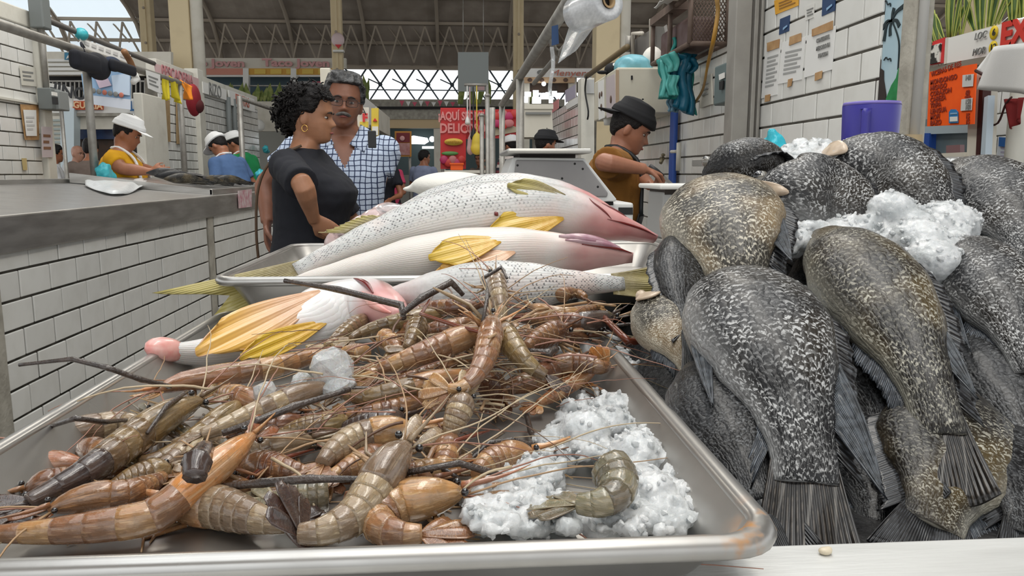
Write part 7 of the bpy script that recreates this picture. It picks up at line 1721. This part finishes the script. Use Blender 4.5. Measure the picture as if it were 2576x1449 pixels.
for i in range(-n, n + 1):
    for s_ in (1, -1):
        a = x0 + (x1 - x0) * i / n; P = []
        for k in range(23):
            z = z0_ + (z1_ - z0_) * k / 22; x = a + s_ * (z - z0_) * .62 + (0 if s_ > 0 else (x1 - x0) * .7)
            if x0 <= x <= x1: P.append((x, y0, z))
        if len(P) > 1: b.tube([P[0], P[-1]], .0028, 4)
b.build('wire_mesh', rust, cg, kind='stuff')
b = MB(); b.box((x0 + .03, y0 + .15, z0_ + .01), (x1 - .01, y1 - .05, z1_ - .07), .02); b.build('stored_boxes', mat('cage_load', (.10, .055, .045), .8, col2=(.17, .12, .12), nscale=10), cg)
b = MB(); b.box((x0 - .02, y0 + .25, z1_ - .02), (x0 + .06, y1, z1_ + .02)); b.build('top_board', rust, cg)
t = thing('paper_bundle', 'crumpled white paper clipped to the top corner of the wire cage', 'paper', (x0, y0 + .1, z1_)); b = MB()
b.sheet(lambda u, v: V((x0 - .10 + .12 * u, y0 + .02 + .3 * v, z1_ + .0 + .045 * u + .02 * noise.noise(V((u * 4, v * 4, 1))))), 10, 8, .003); b.build('sheet', paper_m, t); b = MB(); b.ell((x0 - .05, y0 - .01, z1_ - .01), (.05, .03, .02), 12, 8); b.build('clip', mat('dull_white', (.55, .53, .46), .6), t)
b = MB(); b.tube(cr([atY(1802, -10, 3.7), atY(1806, 30, 3.72), atY(1795, 100, 3.72), atY(1780, 165, 3.9), atY(1768, 225, 4.0), atY(1742, 268, 4.15)], 20), [.011] * 9 + [.009] * 3 + [.007] * 9, 8); o = b.build('hose', mat('yellow_hose', (.55, .28, .03), .45, col2=(.30, .19, .08), nscale=6)); tag(o, 'yellow hose hanging over the wire cage down the wall', 'hose')
# hanging stack of teal bags
hb = thing('bag_bundle', 'hanging bundle of teal and blue-green plastic carrier bags', 'bags', atY(1705, 180, 4.1)); YBg = 4.1
tl = mat('teal_light', (.10, .44, .40), .4, bump=.4, bscale=16); tg_ = mat('teal_green', (.02, .26, .23), .4, bump=.4, bscale=16); td_ = mat('teal_deep', (.008, .115, .19), .35, bump=.5, bscale=14)
def bagsheet(pts, m, name, wob, dy=0.0, th=.012):
    q4 = [atY(x, y, YBg + dy) for x, y in pts]
    rg = random.Random(int(pts[0][0])); ph = rg.uniform(0, 6)
    def fn(u, v):
        p = q4[0].lerp(q4[1], u).lerp(q4[3].lerp(q4[2], u), v); return p + V((0, -1, 0)) * wob * (math.sin(u * 11 + ph) * .6 + noise.noise(V((u * 4, v * 3, ph)))) + V((.6, 0, 0)) * wob * math.sin(v * 6 + ph)
    b = MB(); b.sheet(fn, 16, 14, th); b.build(name, m, hb)
bagsheet([(1690, 95), (1712, 92), (1716, 150), (1692, 150)], tg_, 'handle_loop', .018, .03); bagsheet([(1712, 88), (1728, 92), (1730, 140), (1712, 150)], tl, 'handle_loop', .018, .05)
bagsheet([(1664, 142), (1704, 128), (1706, 178), (1684, 182)], tl, 'front_fold', .012, -.09); bagsheet([(1662, 148), (1706, 150), (1704, 250), (1662, 248)], tg_, 'carrier_bag', .02, -.02, .03)
bagsheet([(1664, 150), (1682, 165), (1684, 245), (1664, 245)], tl, 'carrier_bag', .012, -.06); bagsheet([(1678, 188), (1704, 190), (1704, 240), (1678, 240)], tl, 'carrier_bag', .012, -.08)
bagsheet([(1706, 140), (1746, 138), (1732, 290), (1690, 270)], td_, 'carrier_bag', .03, -.03, .03); bagsheet([(1712, 134), (1756, 150), (1744, 185), (1722, 180)], td_, 'carrier_bag', .02, -.06); bagsheet([(1732, 180), (1738, 182), (1750, 290), (1724, 275)], tg_, 'carrier_bag', .016, .0); bagsheet([(1684, 245), (1704, 245), (1700, 282), (1678, 280)], mat('steel_blue_bag', (.14, .27, .36), .4, bump=.4, bscale=16), 'carrier_bag', .016, .03)
b = MB(); b.tube([atY(1712, 100, YBg + .03), V((1.14, 4.12, 1.88))], .006, 6); b.build('cord', dark_m, hb)
# blue pipe with tap, wall box, board
t = thing('water_pipe', 'blue-painted water pipe with taps on the right rear wall', 'pipe', atX(1694, 420, 1.29)); p = atX(1694, 360, 1.285); b = MB(); b.box((p.x - .012, p.y - .052, .9), (p.x + .012, p.y + .052, 1.63), .01); b.build('blue_pipe', blue_m, t)
b = MB(); q_ = atX(1707, 390, 1.28); b.tube([q_ + V((0, 0, -.09)), q_ + V((0, 0, .07))], .014, 8); b.tube([q_ + V((-.015, 0, .02)), q_ + V((-.03, .05, .02))], .010, 6); b.build('white_valve', plaster_m, t)
b = MB(); q_ = atX(1668, 398, 1.28); b.tube([q_ + V((0, .05, 0)), q_, q_ + V((-.02, -.02, -.03))], .012, 6); b.ell(q_ + V((0, 0, .02)), (.014, .02, .010), 8, 6); b.build('tap', mat('old_brass', (.28, .24, .16), .4, .8), t)
t = thing('breaker_box', 'grey-green breaker box on the right rear wall beside the steel post', 'switch box', atX(1815, 210, 1.30)); gg = mat('grey_green', (.13, .17, .17), .5)
lo, hi = atX(1838, 258, 1.25), atX(1808, 168, 1.25); b = MB(); b.box((1.23, lo.y, lo.z), (1.32, hi.y, hi.z), .008); b.build('housing', gg, t)
pX(1.225, [(1810, 188), (1824, 182), (1824, 196), (1811, 202)], -.004, white_m, 'label_plate', t); pX(1.225, [(1812, 206), (1822, 202), (1820, 224), (1812, 226)], -.006, dark_m, 'lever_slot', t)
pX(1.30, [(1760, 195), (1788, 185), (1790, 262), (1760, 272)], .01, plaster_m, 'back_board', t)
for k in range(3): pX(1.298, [(1766, 212 + k * 13), (1782, 206 + k * 13), (1782, 210 + k * 13), (1766, 216 + k * 13)], -.003, mat('board_slot', (.40, .40, .38), .6), 'board_line', t)
b = MB(); p = atX(1838, 150, 1.29); b.tube([V((1.29, p.y, 1.72)), V((1.29, p.y, 2.4))], .014, 8); b.build('conduit', galv_m, t)

# plastic roll on the rail
rp = thing('plastic_roll', 'roll of clear plastic bags hanging from the twin-pipe rail at the top', 'roll', atY(1500, 22, 1.95)); Yp = 1.95
A, Bq = atY(1452, 38, Yp + .05), atY(1530, 2, Yp - .06); ax = (Bq - A).normalized(); film2 = mat('rolled_film', (.66, .67, .68), .2, trans=.15, col2=(.78, .79, .80), nscale=30, stretch=(6, 1, 6), coat=.4)
def ringat(c, r, n=32):
    u = ax.cross(V((0, 0, 1))).normalized(); v_ = ax.cross(u); return [c + (u * math.cos(2 * PI * j / n) + v_ * math.sin(2 * PI * j / n)) * r for j in range(n)]
R0 = .044
b = MB(); b.sweep([ringat(A, R0 * .3), ringat(A, R0), ringat(A.lerp(Bq, .3), R0 * 1.02), ringat(A.lerp(Bq, .7), R0), ringat(Bq, R0 * 1.02), ringat(Bq, R0 * .42), ringat(Bq - ax * .02, R0 * .40)]); fixn(b.build('rolled_bags', film2, rp))
b = MB(); b.sweep([ringat(Bq + ax * .004, R0 * .42), ringat(Bq + ax * .004, R0 * .30), ringat(Bq - ax * .02, R0 * .30)], caps=False); b.build('cardboard_core', cbm, rp)
b = MB(); b.sweep([ringat(Bq - ax * .012, R0 * .30), ringat(Bq - ax * .010, R0 * .02)]); b.build('core_hole', dark_m, rp)
q4 = [atY(1440, 40, Yp + .04), atY(1500, 62, Yp - .02), atY(1450, 126, Yp), atY(1405, 158, Yp + .03)]
b = MB(); b.sheet(lambda u, v: q4[0].lerp(q4[1], u).lerp(q4[3].lerp(q4[2], u), v) + V((0, .01 * math.sin(u * 7 + v * 2), 0)), 14, 14, .0015); b.build('loose_sheet', film_m, rp)
b = MB(); b.tube(cr([atY(1440, -5, Yp + .1), A - ax * .01, A], 6), .006, 6); b.build('hook', galv_m, rp)
b = MB(); b.smooth = False; b.prism([atY(x, y, 2.35) for x, y in ((1388, 66), (1404, 62), (1406, 110), (1388, 115))], (0, .006, 0)); o = b.build('hanging_card', darkb); tag(o, 'small dark blue card hanging from the twin-pipe rail', 'card')
b = MB(); b.sheet(lambda u, v: atY(1383 + 10 * u + 4 * math.sin(v * 6), 118 + 130 * v, 2.5) + V((0, .01 * math.sin(v * 9), 0)), 3, 14, .001); o = b.build('film_strip', film_m); tag(o, 'thin strip of clear film hanging below the blue card', 'plastic strip')

# scales
sc = thing('weighing_scale', 'large white and grey shop scale behind the white fish', 'scale', atY(1400, 500, 1.95)); Ys = 1.95; gp = mat('scale_grey', (.235, .225, .225), .5, col2=(.28, .27, .265), nscale=6); wp = mat('scale_white', (.66, .66, .64), .4)
def trap(pts, y0, y1, m, name, inset=0, par=sc):
    a = [atY(x, y, y0) for x, y in pts]; b = MB(); b.smooth = False; b.prism(a, (0, y1 - y0, 0)); o = fixn(b.build(name, m, par)); q_ = o.modifiers.new('bevel', 'BEVEL'); q_.width = .006; q_.segments = 3; return o
zb = atY(1400, 506, Ys).z
trap([(1290, 396), (1470, 398), (1552, 502), (1548, 507), (1255, 507), (1262, 470)], Ys, Ys + .28, wp, 'housing')
trap([(1298, 402), (1468, 404), (1530, 485), (1528, 496), (1288, 496)], Ys - .006, Ys + .002, gp, 'front_panel')
for x, y in ((1446, 412), (1466, 425), (1504, 470), (1414, 449), (1302, 416)): b = MB(); b.ell(atY(x, y, Ys - .006), (.003, .001, .003), 8, 6); b.build('speck', dark_m, sc)
b = MB(); a = atY(1310, 398, Ys); c = atY(1452, 398, Ys); b.box((a.x, Ys + .03, a.z - .01), (c.x, Ys + .25, a.z + .022)); b.build('platform_support', mat('scale_dark', (.045, .035, .03), .6), sc)
a, c = atY(1274, 383, Ys - .03), atY(1487, 385, Ys - .03); b = MB(); b.box((a.x, Ys - .05, a.z - .003), (c.x, Ys + .30, a.z + .009), .006); b.build('platform', mat('scale_plate', (.50, .49, .46), .35, .4), sc)
for x in (1290, 1520): b = MB(); p = atY(x, 510, Ys + .05); b.box(p - V((.02, .02, .006)), p + V((.02, .02, .004))); b.build('foot', dark_m, sc)
t = thing('crate', 'white box with a dark front under the large scale', 'box', (.3, 2.05, zt)); a, c = atY(1250, 520, Ys + .03), atY(1594, 518, Ys + .03)
b = MB(); b.box((a.x, Ys + .03, zt), (c.x, Ys + .38, zb - .006), .006); b.build('box_body', wp, t); pY(Ys + .028, rc(1556, 522, 1592, 540), .003, dark_m, 'dark_front', t)
s2 = thing('weighing_scale', 'second smaller scale with a white square pan, right of the fishmonger', 'scale', atY(1720, 560, 2.5)); Y2 = 2.5
trap([(1668, 484), (1770, 484), (1782, 600), (1664, 600)], Y2, Y2 + .2, mat('scale_pale', (.44, .44, .43), .45), 'housing', par=s2)
pY(Y2 - .003, rc(1672, 512, 1682, 556), .004, mat('display_dark', (.10, .11, .12), .3), 'display', s2)
a, c = atY(1660, 472, Y2 - .05), atY(1778, 472, Y2 - .05); b = MB(); b.box((a.x, Y2 - .05, a.z - .006), (c.x + .02, Y2 + .25, a.z + .010), .006); b.build('pan', white_m, s2); b = MB(); b.box((a.x + .03, Y2 + .0, a.z - .024), (c.x - .02, Y2 + .2, a.z - .004)); b.build('pan_support', M['scale_dark'], s2)
b = MB(); zz = atY(1720, 600, Y2).z; b.box((a.x - .01, Y2 - .01, zt), (c.x + .03, Y2 + .22, zz), .004); b.build('stand', steel_m, s2)
# white cushion-like bag and pink fish bags behind the white fish
t = thing('plastic_bag', 'bulging white bag lying behind the white fish', 'bag', atY(1150, 475, 1.6)); b = MB(); c = atY(1140, 468, 1.62); b.ell(c, (.088, .09, .030), 24, 14); b.ell(c + V((.07, .02, -.005)), (.06, .08, .022), 18, 12); b.ell(c + V((-.088, 0, -.006)), (.02, .02, .006), 10, 8); o = b.build('bag_body', cloth('white_bag', (.74, .72, .66), .95), t); remesh(o, .006, 3)
t = thing('fish_bag', 'pinkish mottled fish in clear plastic behind the tail of the white fish', 'fish', atY(900, 560, 1.35)); pm = mat('mottled_pink', (.55, .40, .38), .3, col2=(.14, .10, .10), nscale=32, nlo=.5, nhi=.62, coat=.5, bump=.3)
for k in range(5):
    c = atY(862 + k * 26, 590 - k * 15, 1.36 + .02 * k); b = MB(); b.ell(c - V((0, 0, .012)), (.035, .03, .026), 14, 10, Matrix.Rotation(-.45, 3, 'Y')); b.build('fish_piece', pm, t)
b = MB(); b.ell(atY(985, 530, 1.42), (.03, .03, .014), 14, 10); b.build('clear_wrap', film_m, t)
b = MB(); zz = atY(900, 660, 1.43).z; b.box((-.30, 1.43, zt), (.3, 1.78, zz), .005); b.build('pan_below', steel_m, t)
b = MB(); c = atY(1140, 486, 1.62); b.box((c.x - .06, 1.80 - .24, zt), (c.x + .1, 1.74, c.z - .012), .01); b.build('white_tub', wp, M.get('x') or t)

# ================================================================ stall across the aisle at the far right
XS = 3.0
st = thing('market_stall', 'butcher stall with a white painted sign board across the aisle at the far right', 'stall', (XS, 4.5, 0))
pX(XS, [(2383, 96), (2590, 42), (2590, 122), (2378, 160)], .08, white_m, 'sign_board', st); pX(XS, [(2340, 172), (2378, 160), (2590, 122), (2590, 140), (2378, 178), (2338, 190)], .1, mat('olive_grey', (.22, .21, .17), .6), 'beam', st)
text('EXP', 'lettering', mat('sign_red', (.62, .04, .025), .5), atX(2566, 80, XS - .01), .17, '-X', st, .004, 1.0, bold=.008); text('LOC', 'lettering', ink_m, atX(2466, 90, XS - .01), .055, '-X', st, .003, .9, shear=.2); text('MOR', 'lettering', ink_m, atX(2462, 130, XS - .01), .055, '-X', st, .003, .9, shear=.2)
for (x, y, s_) in ((2500, 82, '6'), (2498, 120, '12')):
    b = MB(); b.ell(atX(x, y, XS - .005), (.012, .032, .038), 20, 10); b.build('yellow_disc', mat('disc_yellow', (.72, .52, .02), .5), st); text(s_, 'number', black_m, atX(x, y, XS - .02), .055, '-X', st, .002)
pX(XS - .01, [(2346, 105), (2376, 94), (2372, 158), (2338, 164)], .02, red_m, 'red_frame', st); pX(XS - .02, [(2340, 116), (2366, 108), (2362, 156), (2338, 162)], .01, mat('cow_print', (.70, .68, .62), .6, col2=(.03, .028, .025), nscale=12, nlo=.48, nhi=.52), 'cow_print', st)
pX(XS - .005, [(2378, 96), (2384, 94), (2380, 160), (2374, 162)], .02, plaster_m, 'edge_strip', st)
pX(XS, [(2440, 175), (2470, 170), (2462, 440), (2430, 440)], .1, cream2_m, 'post', st); pX(XS - .01, [(2464, 195), (2474, 194), (2462, 440), (2452, 440)], .05, mat('dark_maroon', (.05, .012, .010), .6), 'maroon_edge', st); pX(XS - .02, [(2476, 245), (2486, 240), (2476, 430), (2464, 430)], .04, mat('pale_grey_blue', (.48, .56, .62), .5), 'pale_edge', st)
pX(XS + .3, [(2320, 300), (2440, 300), (2440, 440), (2310, 440)], .05, mat('stall_dark', (.09, .13, .15), .4, col2=(.16, .21, .23), nscale=3), 'interior', st); pX(XS + .25, [(2318, 335), (2338, 335), (2336, 395), (2318, 395)], .05, blue_m, 'blue_board', st); pX(XS - .02, [(2316, 388), (2425, 383), (2425, 396), (2314, 400)], .2, cream2_m, 'sill', st); pX(XS + .26, [(2322, 318), (2436, 314), (2436, 334), (2322, 338)], .02, mat('case_pale', (.38, .46, .50), .3), 'case_top', st); pX(XS, [(2314, 398), (2432, 394), (2432, 470), (2314, 470)], .1, conc_m, 'stall_front', st)
pX(XS + .2, [(2380, 366), (2415, 364), (2415, 392), (2380, 393)], .03, mat('meat_pink', (.26, .15, .16), .4), 'meat_tray', st)
orange_m = mat('fluorescent_orange', (1.0, .12, .005), .6, col2=(.95, .10, .005), nscale=10)
og = thing('price_board', 'fluorescent orange handwritten price list with white patches', 'sign', atX(2393, 238, XS - .06)); pX(XS - .06, [(2338, 181), (2456, 160), (2450, 312), (2332, 318)], .006, orange_m, 'card', og)
dkr = mat('marker_red', (.28, .03, .01), .7); XO = XS - .064
for k, (s_, pr) in enumerate((('VICERAS DE RES', ''), ('MONDONGO', ''), ('HIGADO', ''), ('CORAZON', '60'), ('CABEZA', '200'), ('TRIPA', ''), ('LENGUA', ''), ('MOFI', '15'), ('BAZO', '15'))):
    y = 186 + k * 14.6 + (6 if k else 0); tl_ = .04; FS = .041
    text(s_, 'lettering', dkr, atX(2340 if k else 2342, y + (2 - .01 * 0), XO), FS, '-X', og, .001, 1.0 if k else .98, align='LEFT', tilt=.10 if k == 0 else .03, bold=.0012)
    if pr: text(pr, 'price', dkr, atX(2434, y - 2, XO), FS, '-X', og, .001, .85, bold=.0015)
for cs, ps in (([(2423, 189), (2450, 186), (2448, 217), (2422, 219)], (('140', 196),)), ([(2420, 250), (2447, 246), (2445, 277), (2418, 279)], (('150', 256), ('180', 270)))):
    pX(XO, cs, -.004, mat('patch_grey', (.62, .62, .60), .6), 'white_patch', og)
    for s_, y in ps: text(s_, 'price', ink_m, atX(2435, y, XO - .006), .040, '-X', og, .001, .85, bold=.001)
pX(XO, [(2388, 310), (2388, 282), (2393, 275), (2405, 275), (2411, 282), (2411, 309)], -.003, mat('label_blue', (.03, .20, .46), .5), 'blue_label', og); pX(XO - .004, [(2390, 306), (2390, 294), (2409, 293), (2409, 305)], -.002, white_m, 'label_white', og); pX(XO - .004, [(2391, 288), (2408, 287), (2408, 283), (2391, 284)], -.002, M['sticker_light'], 'label_wave', og)
wm_ = cloth('white_tarp', (.76, .75, .73), .97)
t = thing('awning', 'white cloth awning hanging at the right edge of the picture', 'awning', atX(2540, 170, 2.75)); a4 = [atX(2496, 118, 2.75), atX(2620, 92, 2.75), atX(2620, 245, 2.75), atX(2455, 176, 2.9)]
b = MB(); P = [atX(2500, 120, 2.7), atX(2640, 95, 2.7), atX(2640, 245, 2.7), atX(2470, 225, 2.7)]
b.sheet(lambda u, v: P[0].lerp(P[1], u).lerp(P[3].lerp(P[2], u), v) + V((-.03 * math.sin(u * 8 + v), 0, 0)), 14, 8, .006); b.build('cloth', wm_, t)
P2 = [atX(2500, 120, 2.7), atX(2512, 121, 2.7), atX(2482, 200, 2.68), atX(2455, 178, 2.78)]; b = MB(); b.sheet(lambda u, v: P2[0].lerp(P2[1], u).lerp(P2[3].lerp(P2[2], u), v), 4, 6, .006); b.build('side_flap', wm_, t)
b = MB(); b.tube([atX(2455, 178, 2.77), atX(2479, 190, 2.70)], .009, 6); b.build('hem_rod', M['dark_maroon'], t)
ws = wall('wall_right_stall', 3.7, -1, 4.55, 5.75, .6, 1.95, ph=.15, L=.3, yo=.1, stag=.15)
t = thing('red_rag', 'dark red rag and cord hanging below the white awning', 'rag', atX(2545, 260, 3.1)); rd = cloth('maroon_rag', (.20, .012, .012)); q4 = [atX(2528, 250, 3.1), atX(2580, 245, 3.1), atX(2570, 300, 3.1), atX(2545, 325, 3.1)]; b = MB(); b.sheet(lambda u, v: q4[0].lerp(q4[1], u).lerp(q4[3].lerp(q4[2], u), v) + V((-.02 * math.sin(u * 9), 0, 0)), 10, 8, .006); b.build('cloth', rd, t)
b = MB(); b.tube(cr([atX(2494, 225, 3.08), atX(2492, 300, 3.08), atX(2482, 312, 3.08), atX(2510, 310, 3.08), atX(2530, 262, 3.08), atX(2545, 244, 3.08)], 20), .006, 6); b.build('cord', M['dark_maroon'], t)
t = note('blue and white printed notice on the tiles under the red rag', 3.69, [(2513, 343), (2560, 346), (2556, 412), (2508, 410)], M['paper_grey'] if 'paper_grey' in M else mat('paper_grey', (.55, .57, .60), .6), 4, M['lilac_paper'], .004, face=-1); pX(3.68, [(2514, 345), (2558, 348), (2557, 372), (2513, 368)], -.003, mat('notice_blue', (.02, .10, .30), .5), 'blue_header', t)
b = MB(); p0 = atX(2560, 300, 3.2); b.tube([V((p0.x, p0.y, .8)), V((p0.x, p0.y, 1.75))], .05, 12); o = b.build('tan_post', plaster_m); tag(o, 'plain tan post at the right edge below the awning', 'post')
pb = thing('planter', 'variegated snake plants standing on the sign board at the upper right', 'plant', atX(2470, 90, XS + .05))
rg = random.Random(9)
def snake(x, y, h, lean, wd):
    p = atX(x, y, XS + .06 + rg.uniform(-.04, .06)); ln = V((0, -lean, 1)).normalized(); c = V((rg.uniform(-.4, .4), -1, -lean)).normalized()
    def fn(u, v):
        w_ = (u - .5) * 2 * wd * (.5 + .7 * math.sin(min(1, v * 1.05) * PI * .7)) * (1 if v < .62 else max(0, 1 - (v - .62) * 2.6)); return p + ln * h * v + c * w_ + V((-.03 * h * math.sin(v * 3), 0, 0))
    b = MB(); b.sheet(fn, 4, 9, .004); o = b.build('leaf', leaf_m, pb)
    for s_ in (.04, .96): b = MB(); b.tube([fn(s_, k / 9) + V((-.003, 0, 0)) for k in range(9)] + [fn(.5, 1)], wd * .22, 5); b.build('leaf_margin', leaf_y, o)
for x, y, h, l_, wd in ((2352, 112, .16, -.5, .016), (2362, 106, .22, -.35, .018), (2376, 100, .20, -.6, .016), (2386, 98, .36, -.1, .02), (2392, 96, .50, .05, .02), (2400, 92, .42, .25, .018), (2404, 90, .24, .5, .016), (2416, 88, .30, -.05, .018), (2422, 86, .22, .3, .016), (2452, 76, .26, -.5, .018), (2464, 74, .48, -.12, .02), (2472, 72, .52, .02, .022), (2486, 68, .40, .12, .02), (2494, 66, .50, .3, .022), (2504, 62, .30, .6, .018), (2512, 60, .26, .8, .014), (2545, 52, .44, -.1, .022), (2552, 50, .52, .05, .022), (2562, 46, .40, .2, .02), (2572, 44, .46, -.05, .022)): snake(x, y, h, l_, wd)
# bits on the lip
b = MB(); b.smooth = True; c = atZ(2076, 1386, ZC - .2145); b.ell(c, (.0042, .0032, .0022), 10, 8); b.ell(c + V((.002, .0005, .0005)), (.0026, .002, .002), 8, 6); o = b.build('shell_scrap', mat('cream_scrap', (.62, .54, .40), .4)); remesh(o, .0007, 1); tag(o, 'small cream scrap of shell on the edge of the counter lip', 'scrap')
bpy.data.scenes.remove(SCR)
